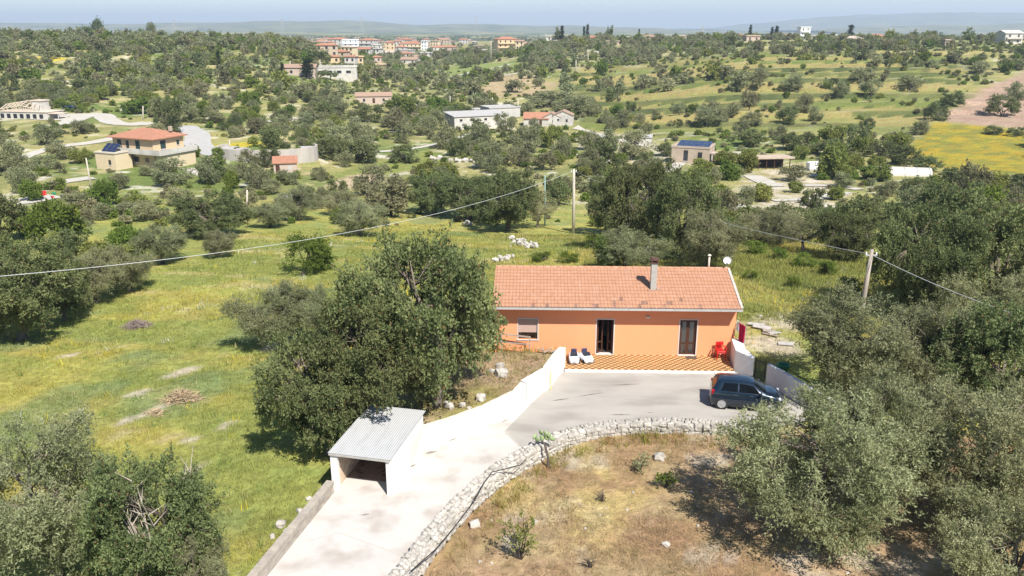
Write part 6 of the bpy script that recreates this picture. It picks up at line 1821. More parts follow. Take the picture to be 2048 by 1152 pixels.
# ------------------------------------------------------------------ trees one can point to in the middle distance
MID = [
    ('carob', 335, 268, 198, 64, 'dark dense tree behind the right corner of the yellow villa'),
    ('cypress', 617, 158, 117, 27, 'broad dark cone-shaped conifer in front of the white hall'),
    ('pine', 636, 128, 95, 42, 'large rounded pine behind the cone-shaped conifer'),
    ('carob', 478, 141, 108, 27, 'round black-green tree on the left slope'),
    ('cypress', 439, 138, 101, 9, 'slim cypress on the left slope'),
    ('carob', 198, 66, 38, 26, 'big round tree standing up on the left skyline'),
    ('carob', 303, 66, 45, 18, 'smaller round tree on the left skyline'),
    ('pine', 663, 160, 140, 34, 'umbrella tree in front of the white hall'), ('pine', 640, 158, 140, 26, 'round tree beside the umbrella tree at the white hall'),
    ('cypress', 566, 150, 128, 9, 'small dark cypress left of the cone-shaped conifer'),
    ('cypress', 1124, 74, 52, 9, 'pointed conifer at the left of the ridge group'), ('pine', 1114, 76, 54, 18, 'dark pine beside the pointed conifer on the ridge'), ('cypress', 1168, 70, 53, 6, 'slim cypress left of the yellow ridge house'), ('cypress', 1175, 70, 49, 7, 'taller slim cypress next to the yellow ridge house'),
    ('pine', 1219, 73, 51, 17, 'round-topped pine on the ridge right of the yellow house'), ('cypress', 1278, 74, 58, 4, 'needle-thin cypress on the right skyline'), ('cypress', 1500, 72, 50, 8, 'cypress rising beside the orange skyline roof'), ('cypress', 1543, 78, 54, 9, 'first of two cypresses left of the tall white house'), ('cypress', 1552, 78, 52, 9, 'second of two cypresses nearer the tall white house'), ('cypress', 1700, 78, 50, 13, 'stout cypress behind the white bungalow'),
    ('pine', 1938, 92, 55, 28, 'tall black-green pine on the right ridge'), ('cypress', 1122, 88, 70, 16, 'dark conifer below the ridge group'),
    ('olive', 345, 372, 318, 68, 'round grey olive in front of the villa terrace'), ('olive', 300, 350, 330, 40, 'low olive by the villa terrace wall'), ('olive', 232, 378, 346, 50, 'olive below the villa annex'), ('bright', 215, 410, 360, 46, 'bright green bushy tree right of the leaning pale pole'), ('lime', 175, 318, 296, 22, 'small yellow-green tree behind the leaning pale pole'), ('bright', 62, 402, 360, 44, 'palm-like garden tree at the left edge'),
    ('olive', 95, 290, 247, 56, 'grey olive below the pale yard of the truss building'), ('olive', 165, 268, 240, 46, 'olive between the yard and the villa drive'), ('olive', 90, 338, 310, 56, 'olive on the stony bank left of the villa'), ('olive', 130, 316, 284, 60, 'olive just left of the villa annex'), ('olive', 30, 330, 300, 50, 'olive at the left edge by the stony track'),
    ('olive', 150, 415, 385, 70, 'grey olive below the yellow strip, left'), ('olive', 190, 440, 408, 62, 'grey olive above the three field-edge olives'), ('bright', 60, 470, 430, 60, 'fresh green bush above the left-edge carobs'), ('olive', 140, 470, 428, 80, 'pale broad olive above the field-edge olives'), ('bright', 245, 485, 450, 52, 'dark green bush just beyond the field-edge olives'), ('olive', 255, 430, 400, 60, 'grey olive in the scrub above the field edge'), ('olive', 300, 440, 402, 66, 'round olive in the scrub by the sandy clearing'), ('olive', 370, 410, 375, 70, 'olive in the scrub below the villa'),
    ('carob', 537, 335, 296, 42, 'dark round tree against the retaining wall'), ('almond', 490, 345, 300, 60, 'greyish tree left of the dark one at the retaining wall'), ('bright', 466, 378, 340, 30, 'fresh green conical bush below the road bend'), ('olive', 575, 366, 338, 40, 'olive right below the pink hut'), ('olive', 543, 388, 358, 42, 'dark round olive below the pink hut, left'), ('bright', 390, 315, 290, 24, 'small dark shrub by the villa drive'), ('bright', 440, 318, 295, 26, 'bushy shrub at the foot of the road bend'),
    ('carob', 660, 320, 272, 70, 'green bushy tree right of the retaining wall end'), ('carob', 720, 325, 280, 70, 'dense green thicket tree beyond the retaining wall'), ('carob', 810, 325, 288, 56, 'dark tree by the white field wall'), ('carob', 740, 245, 210, 50, 'dark glossy tree below the farmhouse'), ('almond', 785, 252, 216, 44, 'grey tree right of the dark glossy one'), ('lime', 800, 228, 190, 56, 'lime-green tree at the right end of the farmhouse'), ('lime', 860, 248, 214, 40, 'lime-green tree at the grey road bend'), ('lime', 910, 230, 206, 52, 'lime-green tree left of the warehouse'), ('almond', 675, 248, 222, 36, 'grey tree left of the dark glossy one'),
    ('olive', 960, 300, 248, 56, 'large grey olive in front of the warehouse'), ('olive', 1010, 262, 225, 42, 'olive at the right end of the warehouse'), ('olive', 1072, 262, 236, 24, 'small round olive before the red-roofed house'), ('olive', 1050, 306, 252, 56, 'tall olive below the red-roofed house'), ('olive', 1120, 320, 272, 40, 'dark slim olive below the gabled houses'), ('olive', 1180, 300, 262, 44, 'olive in the rocky ground right of the gabled houses'), ('bright', 1165, 285, 262, 26, 'green bush behind the rocky olive'),
    ('carob', 1330, 312, 285, 40, 'dark tree just left of the solar house'), ('lime', 1408, 345, 318, 34, 'lime-green tree in front of the solar house'), ('lime', 1452, 330, 302, 36, 'lime-green tree right of the solar house porch'), ('lime', 1492, 345, 305, 42, 'lime-green tree left of the pergola'), ('lime', 1500, 318, 298, 34, 'lime-green tree behind the pergola, left'), ('olive', 1425, 368, 332, 40, 'dark olive below the solar house porch'), ('olive', 1470, 355, 328, 36, 'grey tree below the lime trees near the pergola'), ('almond', 1590, 362, 330, 60, 'grey bushy tree right of the pergola'),
    ('carob', 1622, 424, 376, 46, 'dark pointed tree on the pale rocky ground'), ('lime', 1672, 400, 372, 32, 'umbrella-shaped lime tree on the pale rocky ground'), ('lime', 1520, 402, 368, 50, 'broad lime tree on the pale rocky ground, left'), ('olive', 1486, 415, 372, 40, 'dark olive beside the broad lime tree'), ('lime', 1590, 385, 362, 28, 'little lime tree above the dark pointed tree'),
    ('lime', 1690, 350, 330, 36, 'lime-green tree right of the white tank'), ('olive', 1690, 375, 345, 40, 'grey olive in the rocks below the white tank'), ('lime', 1760, 362, 328, 50, 'large lime-green tree left of the greenhouse'), ('olive', 1775, 392, 360, 44, 'grey olive below the large lime tree'), ('olive', 1820, 388, 355, 42, 'dark olive below the greenhouse'), ('lime', 1840, 380, 358, 36, 'small lime-green tree right below the greenhouse'), ('lime', 1880, 405, 364, 54, 'rounded lime-green tree towards the right edge'), ('lime', 1985, 395, 378, 44, 'lime-green tree near the right edge below the yellow field'),
    ('carob', 1500, 292, 258, 60, 'dark round bush at the foot of the terraces'), ('carob', 1580, 300, 265, 50, 'dark bush left of the hedge line below the yellow field'), ('carob', 1665, 312, 278, 60, 'very dark bush at the foot of the terraces'), ('carob', 1760, 312, 280, 56, 'dark hedge tree left of the yellow field'), ('carob', 1810, 330, 290, 60, 'dark hedge tree at the corner of the yellow field'), ('carob', 1855, 345, 312, 56, 'dark hedge tree below the yellow field'),
    ('olive', 1800, 292, 262, 44, 'olive in the hedge line up the edge of the yellow field'), ('olive', 1835, 268, 240, 46, 'higher olive in the hedge line by the yellow field'), ('carob', 1872, 240, 205, 44, 'dark hedge tree at the ploughed field corner'), ('carob', 1905, 212, 182, 44, 'dark hedge tree along the ploughed field'), ('carob', 2005, 232, 190, 60, 'thick green tree clump in the ploughed field'), ('olive', 2035, 200, 165, 50, 'tree at the right edge above the ploughed field'),
    ('olive', 1413, 250, 213, 60, 'pair-like grey olive on the lower terrace, left'), ('olive', 1460, 232, 205, 40, 'olive on the lower terrace beside the grey pair'), ('olive', 1505, 248, 224, 48, 'bushy grey olive on the lowest terrace'), ('olive', 1290, 172, 148, 38, 'dark olive on the middle terrace, left'), ('olive', 1332, 178, 155, 40, 'second dark olive on the middle terrace'), ('olive', 1505, 172, 136, 52, 'large dark olive in the terraces, centre'), ('olive', 1580, 178, 148, 56, 'large olive on the terraces right of centre'), ('olive', 1450, 160, 130, 48, 'olive on the upper terrace'), ('olive', 1678, 192, 162, 44, 'round olive on the terraces near the track'), ('olive', 1720, 168, 136, 52, 'olive higher on the terraces near the track'), ('olive', 1742, 190, 158, 48, 'round dark olive on the right terraces'), ('olive', 1820, 180, 150, 54, 'big olive on the right terraces near the hedge'),
    ('olive', 1130, 190, 145, 34, 'tall slim grey tree right of the tan terraces'), ('olive', 1100, 215, 182, 90, 'thicket tree on the slope above the gabled houses'), ('olive', 1150, 222, 190, 80, 'thicket tree right of it above the gabled houses'), ('olive', 1025, 185, 158, 46, 'grey olive on the tan terraces'), ('almond', 955, 190, 162, 30, 'grey olive left of the tan terraces'), ('carob', 1090, 142, 122, 32, 'round dark tree beside the tan slope'), ('carob', 936, 135, 115, 40, 'dark round tree pair above the green meadow'),
    ('carob', 1905, 374, 335, 64, 'dark tree in the hedge under the yellow field, left end'), ('carob', 1955, 380, 342, 60, 'dark tree in the middle of the hedge under the yellow field'), ('olive', 2005, 382, 348, 62, 'grey tree in the hedge under the yellow field'), ('carob', 2045, 384, 346, 60, 'dark hedge tree at the right edge under the yellow field'), ('carob', 1985, 268, 252, 40, 'low bush between ploughed and yellow fields'), ('carob', 2030, 272, 254, 36, 'low bush at the right edge between ploughed and yellow fields'),
    ('bright', 95, 182, 160, 50, 'bright green tree behind the truss building'), ('bright', 272, 228, 195, 50, 'bright green tree above the villa'), ('bright', 312, 215, 192, 40, 'bright green bush beside the bright tree above the villa'), ('carob', 620, 205, 180, 36, 'dark bush in the meadow left of the farmhouse'), ('olive', 450, 218, 195, 36, 'olive in the meadow above the road'), ('lime', 560, 168, 140, 34, 'yellow-green tree left of the white hall'),
]
for k, (kd, xc, yb, yt, wp, lab) in enumerate(MID):
    g = ground(xc, yb)
    tree_px(kd, xc, yb, yt, wp, lab, 1 if g.y < 330 or 'skyline' in lab or kd == 'cypress' else 2)

# ------------------------------------------------------------------ the rest of the olive country
OPEN_FIELD = gpoly([(-160, 740), (190, 615), (335, 540), (470, 520), (505, 470), (700, 458), (860, 452), (1000, 478), (1140, 480), (1160, 520)]) + [(9, 52), (-3, 46), (-8, 30), (-12, 10), (-60, 10)]
BACKGRASS = gpoly([(1000, 528), (1120, 488), (1180, 498), (1180, 528)]) ; BACKGRASS2 = gpoly([(1482, 530), (1500, 505), (1640, 525), (1730, 560), (1600, 600), (1500, 600)])
LAND = [(300, 300, 'yellow villa'), (60, 215, 'truss building'), (567, 335, 'pink hut'), (610, 305, 'retaining wall'), (960, 240, 'warehouse'), (1075, 240, 'red-roofed house'), (1130, 245, 'gabled houses'), (1395, 305, 'solar house'), (1545, 328, 'pergola'), (1810, 343, 'greenhouse'), (1634, 335, 'white tank'), (745, 198, 'farmhouse'), (650, 143, 'white hall'), (740, 95, 'town'), (1015, 68, 'apartment house'), (1920, 300, 'yellow flower field'), (1960, 210, 'ploughed field'), (1020, 175, 'tan terraces'), (1147, 400, 'concrete pole'), (1560, 200, 'grassy terraces'), (1745, 540, 'wooden pole'), (300, 70, 'left skyline'), (1610, 60, 'skyline house'), (1710, 80, 'white bungalow'), (180, 350, 'leaning pale pole'), (480, 290, 'road bend'), (840, 212, 'grey road bend'), (200, 480, 'power cable'), (950, 140, 'green meadow'), (300, 150, 'left slope'), (1200, 110, 'upper white track'), (1600, 400, 'rocky ground'), (440, 450, 'far field corner'), (950, 450, 'far field edge'), (2000, 470, 'edge carobs')]
KINDW = {'olive': ('grey olive tree', 'olives scattered over the valley and slopes'), 'carob': ('dark carob tree', 'carobs scattered over the valley and slopes'), 'lime': ('yellow-green tree', 'lime-green trees in the valley'), 'almond': ('almond tree', 'almond trees over the slopes'), 'bright': ('fresh green shrub', 'shrubs scattered over the valley and slopes')}


def auto_label(kind, loc, w):
    px, py = project(loc[0], loc[1], loc[2] + w * .3)
    q = min(LAND, key=lambda l: ((l[0] - px) / 1.4) ** 2 + (l[1] - py) ** 2)
    dx, dy = px - q[0], py - q[1]
    size = 'small' if w < 2.6 else ('medium' if w < 4.2 else 'large')
    ad = abs(dx) / 1.6 + abs(dy)
    far = 'close to' if ad < 35 else ('near' if ad < 80 else 'off')
    if abs(dx) > abs(dy) * 1.5: rel = 'left of it' if dx < 0 else 'right of it'
    else: rel = 'beyond it' if dy < 0 else 'before it'
    return f'{size} {KINDW[kind][0]} {far} the {q[2]}, {rel}'


rng = np.random.default_rng(99)
N = 20000
yy = np.sqrt(rng.uniform(70**2, 720**2, N)); uu = rng.uniform(-.9, .9, N); xx = uu * yy
dens = np.ones(N)
dens *= 0.25 + 1.25 * _sm(.38, .6, fbm(xx / 26, yy / 26, 301))
def inside(poly, m=0.0): return poly_sd(poly, xx, yy) < m
terr = (uu > .04) & (uu < .58) & (yy > 240) & (yy < 440)
dens[terr] *= .36
dens[(uu < -.1) & (yy > 260)] *= 1.25
dens[(yy > 440)] *= 1.25
dens[(uu < -.22) & (yy < 128)] *= .45
for poly, k in ((YELLOW, 0), (PLOUGH, .03), (TAN1, .4), (GREEN1, .1), (MEADOW, .25), (TANPATH, 0), (OPEN_FIELD, 0), (BACKGRASS, 0), (BACKGRASS2, 0), (ROCKY, .45), (ROCKY2, .6)): dens[inside(poly, 1.0)] *= k
for p in VILLA_Y: dens[inside(p, 1)] *= .1
dens[(yy < 112) & (uu > -.02)] *= 1.5
ok = rng.random(N) < dens * .38
xx, yy, uu = xx[ok], yy[ok], uu[ok]
# keep clear of buildings, tracks, other trees
road_pts = []
for o in bpy.data.objects:
    if o.name.split('.')[0] in ('track', 'road'):
        n_ = len(o.data.vertices); a_ = np.empty(n_ * 3); o.data.vertices.foreach_get('co', a_); road_pts.append(a_.reshape(-1, 3)[:, :2])
road_pts = np.concatenate(road_pts)
keep = np.ones(len(xx), bool)
for hx_, hy_, r_ in HOUSES:
    keep &= np.hypot(xx - hx_, (yy - hy_)) > r_ + 1.5
    keep &= ~((np.abs(xx - hx_ * yy / hy_) < r_ * .8) & (yy < hy_) & (yy > hy_ - r_ * 1.6 - 4))
for i_ in range(len(xx)):
    if keep[i_] and np.min(np.abs(road_pts[:, 0] - xx[i_]) + np.abs(road_pts[:, 1] - yy[i_])) < 4.0: keep[i_] = False
xx, yy, uu = xx[keep], yy[keep], uu[keep]
ww = rng.gamma(9, .5, len(xx)); ww = np.clip(ww, 1.6, 7.5)
# no random tree grows where it would hide a building the photograph shows
CLEAR = [(188, 250, 392, 350, 196), (545, 318, 592, 350, 165), (470, 272, 645, 330, 178), (0, 180, 135, 240, 245), (120, 215, 300, 262, 300), (912, 208, 1024, 252, 262), (1046, 224, 1150, 256, 262), (1345, 282, 1445, 326, 200), (1508, 318, 1584, 382, 195), (1778, 330, 1852, 355, 175), (1500, 360, 1700, 412, 170), (712, 184, 795, 210, 335), (575, 128, 700, 158, 470), (640, 78, 860, 112, 760), (365, 248, 425, 305, 220), (160, 310, 200, 382, 150), (1880, 150, 2060, 260, 330), (1830, 245, 2060, 345, 240), (950, 150, 1060, 192, 360), (1880, 60, 2060, 95, 600), (1470, 50, 1640, 85, 600), (1122, 335, 1168, 470, 104), (1076, 345, 1104, 456, 101)]
pz = T(xx, yy)
pxa, pyb = project(xx, yy, pz); _, pyt = project(xx, yy, pz + ww * .8); hwp = ww / 2 * FPX / (yy * CP + (CAM_H - pz) * SP)
keep = np.ones(len(xx), bool)
for a_, b_, c_, d_4, Yl in CLEAR:
    hit = (pxa + hwp * .8 > a_) & (pxa - hwp * .8 < c_) & (pyb > b_) & (pyt < d_4 - 6) & (yy < Yl)
    keep &= ~(hit & (rng.random(len(xx)) < (.93 if Yl != 760 else .8)))
xx, yy, uu, ww = xx[keep], yy[keep], uu[keep], ww[keep]
taken = [(t[0], t[1], t[2]) for t in TREES]
order = np.argsort(yy)
cell = {}
for tx, ty, tr_ in taken: cell.setdefault((int(tx // 8), int(ty // 8)), []).append((tx, ty, tr_))
cand = []
for i_ in order:
    x, y, w_ = float(xx[i_]), float(yy[i_]), float(ww[i_])
    cx, cy = int(x // 8), int(y // 8); bad = False
    for a_ in (-1, 0, 1):
        for b_ in (-1, 0, 1):
            for tx, ty, tr_ in cell.get((cx + a_, cy + b_), ()):
                if (tx - x) ** 2 + (ty - y) ** 2 < ((tr_ + w_ / 2) * .62) ** 2: bad = True
    if bad: continue
    cell.setdefault((cx, cy), []).append((x, y, w_ / 2))
    u_ = x / y; r_ = rng.random()
    if w_ < 2.7: kd = 'bright' if r_ < .5 else ('almond' if r_ < .8 else 'carob')
    else:
        kd = 'olive' if r_ < .48 else 'carob' if r_ < .64 else 'almond' if r_ < .80 else 'lime' if r_ < .91 else 'bright'
        if u_ > .2 and 135 < y < 215 and r_ < .5: kd = 'lime'
        if y < 118 and r_ < .6: kd = 'carob' if r_ < .35 else 'bright'
    cand.append((kd, x, y, w_))
count = {k: sum(1 for o in bpy.data.objects if o.get('category') == CATG[k] and o.name.startswith(NAME[k])) for k in KINDW}
stuffpts = []
src = {}
for kd, x, y, w_ in cand:
    h_ = w_ * {'olive': .8, 'carob': .82, 'lime': .78, 'almond': .85, 'bright': .75}[kd] * float(rng.uniform(.85, 1.2))
    lod = 1 if y < 300 else 2
    var = int(rng.integers(0, 5 if lod == 1 else 6))
    need_src = lod == 2 and (kd, var) not in src
    if (count[kd] < 296 and abs(x / y) < .66) or need_src:
        z = Tz(x, y) - .15
        o = place_tree(kd, (x, y, z), w_, h_, auto_label(kd, (x, y, z), w_), lod, KINDW[kd][1], var)
        count[kd] += 1
        if lod == 2: src.setdefault((kd, var), o)
    else: stuffpts.append((kd, var, x, y, w_, h_))
# beyond the ridges only a mass of trees is seen
N2 = 4200
y2 = np.sqrt(rng.uniform(700**2, 2600**2, N2)); u2 = rng.uniform(-.9, .9, N2); x2 = u2 * y2
k2 = rng.random(N2) < .15 + .85 * _sm(.45, .6, fbm(x2 / 120, y2 / 160, 402))
for x, y in zip(x2[k2], y2[k2]): stuffpts.append(('carob' if rng.random() < .6 else 'olive', int(rng.integers(0, 6)), float(x), float(y), float(rng.uniform(4, 8)), float(rng.uniform(2.5, 5.5))))


# low scrub: cushions of wild bushes between the trees and along the terrace banks
scrub = []
ys = np.sqrt(rng.uniform(108**2, 520**2, 52000)); us = rng.uniform(-.85, .85, 52000); xs_ = us * ys
dd = .15 + .85 * _sm(.42, .6, fbm(xs_ / 13, ys / 13, 601))
bank = (us > .04) & (us < .58) & (ys > 240) & (ys < 440)
phs = (ys + 0.12 * xs_ + 5 * (fbm(xs_ / 40, ys / 40, 9, 2) - 0.5)) / 16.0; frs = phs - np.floor(phs)
dd = np.where(bank, np.where((frs < .2), 1.0 * _sm(.45, .6, fbm(xs_ / 22, ys / 9, 603)), .02), dd * .55)
for poly, k in ((YELLOW, .0), (PLOUGH, .02), (TAN1, .25), (GREEN1, .05), (MEADOW, .3), (TANPATH, 0), (OPEN_FIELD, 0), (ROCKY, .3)): dd = np.where(poly_sd(poly, xs_, ys) < 1, dd * k, dd)
for hx_, hy_, r_ in HOUSES: dd = np.where(np.hypot(xs_ - hx_, ys - hy_) < r_, 0, dd)
kk = rng.random(52000) < dd * .72
SCR = list(zip(xs_[kk], ys[kk]))
for x, y in SCR:
    if y < 330 and np.min(np.abs(road_pts[:, 0] - x) + np.abs(road_pts[:, 1] - y)) < 2.5: continue
    w_ = float(rng.uniform(.6, 2.7)); r_ = rng.random()
    scrub.append(('bright' if r_ < .28 else 'lime' if r_ < .48 else 'almond' if r_ < .78 else 'olive' if r_ < .9 else 'carob', int(rng.integers(0, 6)), float(x), float(y), w_, w_ * float(rng.uniform(.5, .8))))


def scatter(name, pts, sources, label):
    """one object: far trees set out by geometry nodes"""
    keys = list(sources)
    pts = [p for p in pts if (p[0], p[1]) in sources]
    P = np.array([(p[2], p[3]) for p in pts]); Z = T(P[:, 0], P[:, 1]) - .2
    me = bpy.data.meshes.new(name); me.vertices.add(len(pts)); me.vertices.foreach_set('co', np.column_stack([P, Z]).astype(np.float32).ravel())
    sc = np.array([(p[4] / PROTO[(p[0], 2, p[1])][0], p[4] / PROTO[(p[0], 2, p[1])][0], p[5] / PROTO[(p[0], 2, p[1])][1]) for p in pts], np.float32)
    a = me.attributes.new('size', 'FLOAT_VECTOR', 'POINT'); a.data.foreach_set('vector', sc.ravel())
    rot = np.zeros((len(pts), 3), np.float32); rot[:, 2] = rng.uniform(0, 6.28, len(pts))
    a = me.attributes.new('turn', 'FLOAT_VECTOR', 'POINT'); a.data.foreach_set('vector', rot.ravel())
    a = me.attributes.new('which', 'INT', 'POINT'); a.data.foreach_set('value', np.array([keys.index((p[0], p[1])) for p in pts], np.int32))
    o = link(name, me)
    ng = bpy.data.node_groups.new(name, 'GeometryNodeTree')
    ng.interface.new_socket('Geometry', in_out='INPUT', socket_type='NodeSocketGeometry'); ng.interface.new_socket('Geometry', in_out='OUTPUT', socket_type='NodeSocketGeometry')
    n = ng.nodes; l = ng.links
    gi = n.new('NodeGroupInput'); go = n.new('NodeGroupOutput')
    iop = n.new('GeometryNodeInstanceOnPoints')
    def named(nm, tp):
        q = n.new('GeometryNodeInputNamedAttribute'); q.data_type = tp; q.inputs['Name'].default_value = nm
        return next(s for s in q.outputs if s.enabled and s.name == 'Attribute')
    # one instancing per source shape, chosen by 'which'
    jn = n.new('GeometryNodeJoinGeometry')
    wh = named('which', 'INT'); sz = named('size', 'FLOAT_VECTOR'); tn = named('turn', 'FLOAT_VECTOR')
    n.remove(iop)
    for k, key in enumerate(keys):
        oi = n.new('GeometryNodeObjectInfo'); oi.inputs['Object'].default_value = sources[key]; oi.transform_space = 'ORIGINAL'
        cmp_ = n.new('FunctionNodeCompare'); cmp_.data_type = 'INT'; cmp_.operation = 'EQUAL'
        ins = [s for s in cmp_.inputs if s.enabled]
        l.new(wh, ins[0]); ins[1].default_value = k
        ip = n.new('GeometryNodeInstanceOnPoints')
        l.new(gi.outputs[0], ip.inputs['Points']); l.new(cmp_.outputs[0], ip.inputs['Selection']); l.new(oi.outputs['Geometry'], ip.inputs['Instance']); l.new(sz, ip.inputs['Scale']); l.new(tn, ip.inputs['Rotation'])
        l.new(ip.outputs[0], jn.inputs[0])
    l.new(jn.outputs[0], go.inputs[0])
    md = o.modifiers.new('scatter', 'NODES'); md.node_group = ng
    return tag(o, label, 'trees', kind='stuff')


# things that would share a description are told apart by their order across the view
ORD = 'first second third fourth fifth sixth seventh eighth ninth tenth eleventh twelfth thirteenth fourteenth fifteenth sixteenth seventeenth eighteenth nineteenth twentieth'.split()
same = {}
for o in COL.objects:
    if o.get('group') in [v[1] for v in KINDW.values()]: same.setdefault(o['label'], []).append(o)
for lab_, os_ in same.items():
    if len(os_) < 2: continue
    os_.sort(key=lambda o: project(*o.location)[0])
    for k, o in enumerate(os_):
        if k < 20: o['label'] = f'{lab_}, {ORD[k]} from left'
scatter('scrub', scrub, src, 'low wild scrub bushes spread over the valley floor and terrace banks')
scatter('distant_woods', stuffpts, src, 'mass of small far-off trees covering the slopes and the plain beyond')
print('TREES', {k: v for k, v in count.items()}, 'stuff', len(stuffpts))

# ------------------------------------------------------------------ grass
def grassmat(name, transl=.35):
    m = bpy.data.materials.new(name); m.use_nodes = True
    N_ = m.node_tree.nodes; L_2 = m.node_tree.links; N_.clear()
    a = N_.new('ShaderNodeAttribute'); a.attribute_name = 'soil'
    d = N_.new('ShaderNodeBsdfDiffuse'); t = N_.new('ShaderNodeBsdfTranslucent'); mx = N_.new('ShaderNodeMixShader'); mx.inputs[0].default_value = transl
    o = N_.new('ShaderNodeOutputMaterial')
    L_2.new(a.outputs['Color'], d.inputs['Color']); L_2.new(a.outputs['Color'], t.inputs['Color']); L_2.new(d.outputs[0], mx.inputs[1]); L_2.new(t.outputs[0], mx.inputs[2]); L_2.new(mx.outputs[0], o.inputs['Surface'])
    return m


GRASSM = grassmat('grass_blades')


def tufts(name, X, Y, hmin, hmax, blades, width, lean, colour, label, spread=.12):
    n = len(X); Z = T(X, Y)
    rep = lambda a: np.repeat(a, blades)
    k = n * blades
    sc = rep(np.clip(Y / 40, .8, 2.2))
    bx = rep(X) + rng.normal(0, spread, k) * sc; by = rep(Y) + rng.normal(0, spread, k) * sc; bz = rep(Z) - .02
    h = rng.uniform(hmin, hmax, k) * rep(rng.uniform(.6, 1.25, n)); a = rng.uniform(0, 6.28, k); ln = rng.normal(0, lean, k) * h
    w = width * rng.uniform(.6, 1.3, k) * sc
    ta = rng.uniform(0, 6.28, k)
    V = np.empty((k, 3, 3))
    V[:, 0] = np.stack([bx - np.cos(ta) * w / 2, by - np.sin(ta) * w / 2, bz], -1)
    V[:, 1] = np.stack([bx + np.cos(ta) * w / 2, by + np.sin(ta) * w / 2, bz], -1)
    V[:, 2] = np.stack([bx + np.cos(a) * ln, by + np.sin(a) * ln, bz + h], -1)
    me = fast_mesh(name, V.reshape(-1, 3), np.arange(k * 3).reshape(k, 3), GRASSM)
    c = np.clip(colour(X, Y), .01, .8)
    c = np.repeat(c, blades * 3, 0) * np.repeat(rng.uniform(.72, 1.32, (k, 1)), 3, 0)
    ca = me.color_attributes.new('soil', 'FLOAT_COLOR', 'POINT')
    ca.data.foreach_set('color', np.concatenate([c, np.ones((len(c), 1))], 1).astype(np.float32).ravel())
    return tag(link(name, me), label, 'grass', kind='stuff')


def sample(n, x0, x1, y0, y1, f):
    x = rng.uniform(x0, x1, n); y = rng.uniform(y0, y1, n); k = f(x, y); return x[k], y[k]


def off_paved(x, y, m=.25): return (np.minimum(poly_sd(PAVE, x, y), poly_sd(HOUSE_FP, x, y)) > m)


def field_ok(x, y):
    k = (poly_sd(OPEN_FIELD, x, y) < 2) & off_paved(x, y, .5) & (poly_sd(BED, x, y) > .6) & (poly_sd(FIELD_DRY, x, y) > .5)
    bare = np.zeros(len(x), bool)
    bare[k] = ground_colour(x[k], y[k])[:, 2] > .165
    k = k & ~(bare & (rng.random(len(x)) < .85))
    return k & (rng.random(len(x)) < np.clip((34 / np.maximum(y, 20)) ** 1.3, .06, 1)) & (rng.random(len(x)) < .35 + .65 * _sm(.36, .55, fbm(x / 2.4, y / 2.4, 501)))


gx, gy = sample(170000, -62, 8, 18, 112, field_ok)
def grass_colour(x, y): return ground_colour(x, y) * 1.15
tufts('grass', gx, gy, .06, .26, 8, .035, .45, grass_colour, 'green and yellowish meadow grass of the sloping field')
kx, ky = sample(9000, -62, 8, 20, 108, lambda x, y: field_ok(x, y) & (rng.random(len(x)) < .2 + .8 * (fbm(x / 5, y / 5, 531) > .5)))
def weed_colour(x, y):
    q = rng.random((len(x), 1)); return np.where(q < .3, np.array([.15, .21, .06]), np.where(q < .6, np.array([.32, .34, .10]), np.where(q < .85, np.array([.42, .38, .18]), np.where(q < .95, np.array([.52, .44, .05]), np.array([.6, .6, .55])))))
tufts('field_weeds', kx, ky, .15, .5, 11, .04, .5, weed_colour, 'taller weeds and seed heads dotted over the sloping field', .14)
gx, gy = sample(85000, -10, 34, 10, 38, lambda x, y: (poly_sd(FIELD_DRY, x, y) < -.75) & (rng.random(len(x)) < .12 + .6 * _sm(.4, .62, fbm(x / 1.8, y / 1.8, 511))))
def dry_colour(x, y):
    n_ = rng.random(len(x))[:, None]
    return np.where(n_ < .5, np.array([.40, .295, .165]), np.where(n_ < .9, np.array([.28, .195, .115]), np.array([.20, .20, .07]))) * rng.uniform(.8, 1.2, (len(x), 1))
tufts('dry_grass', gx, gy, .05, .24, 7, .022, .9, dry_colour, 'dry straw-coloured grass covering the garden in front', .16)
gx, gy = sample(9000, -8, 15, 24, 36, lambda x, y: (lambda s: (s < -.75) & (s > -1.7))(poly_sd(FIELD_DRY, x, y)) & (x > -4) & (rng.random(len(x)) < .16 + .5 * (fbm(x / 1.5, y / 1.5, 514) > .52)))
tufts('wall_weeds', gx, gy, .15, .55, 9, .03, .4, lambda x, y: np.where(rng.random((len(x), 1)) < .6, np.array([.26, .25, .06]), np.array([.34, .22, .09])), 'green and rusty weeds along the foot of the dry stone wall')
def back_ok(x, y): return off_paved(x, y, .4) & (poly_sd(OPEN_FIELD, x, y) > 0) & (poly_sd(FIELD_DRY, x, y) > 1) & (y > 41) & (rng.random(len(x)) < .5)
gx, gy = sample(80000, -3, 34, 43, 100, lambda x, y: back_ok(x, y) & ~((x > 12.5) & (x < 20) & (y < 50) & (rng.random(len(x)) < .85)))
def back_colour(x, y):
    n_ = fbm(x / 4, y / 4, 521)[:, None]; q = rng.random((len(x), 1))
    c = np.where(n_ > .5, np.array([.40, .36, .13]), np.array([.25, .26, .075])); return np.where((q < .10) & (n_ > .5), np.array([.62, .48, .03]), c)
tufts('tall_grass', gx, gy, .10, .38, 8, .035, .6, back_colour, 'tall yellow-green grass with yellow flowers behind the house', .2)
gx, gy = sample(5000, -8, 3, 33, 46, lambda x, y: (poly_sd(BED, x, y) < -.35) & (rng.random(len(x)) < .35))
tufts('bed_weeds', gx, gy, .08, .35, 7, .03, .6, lambda x, y: np.where(rng.random((len(x), 1)) < .5, np.array([.36, .27, .14]), np.array([.20, .20, .06])), 'dry weeds in the raised bed between carobs and white wall')

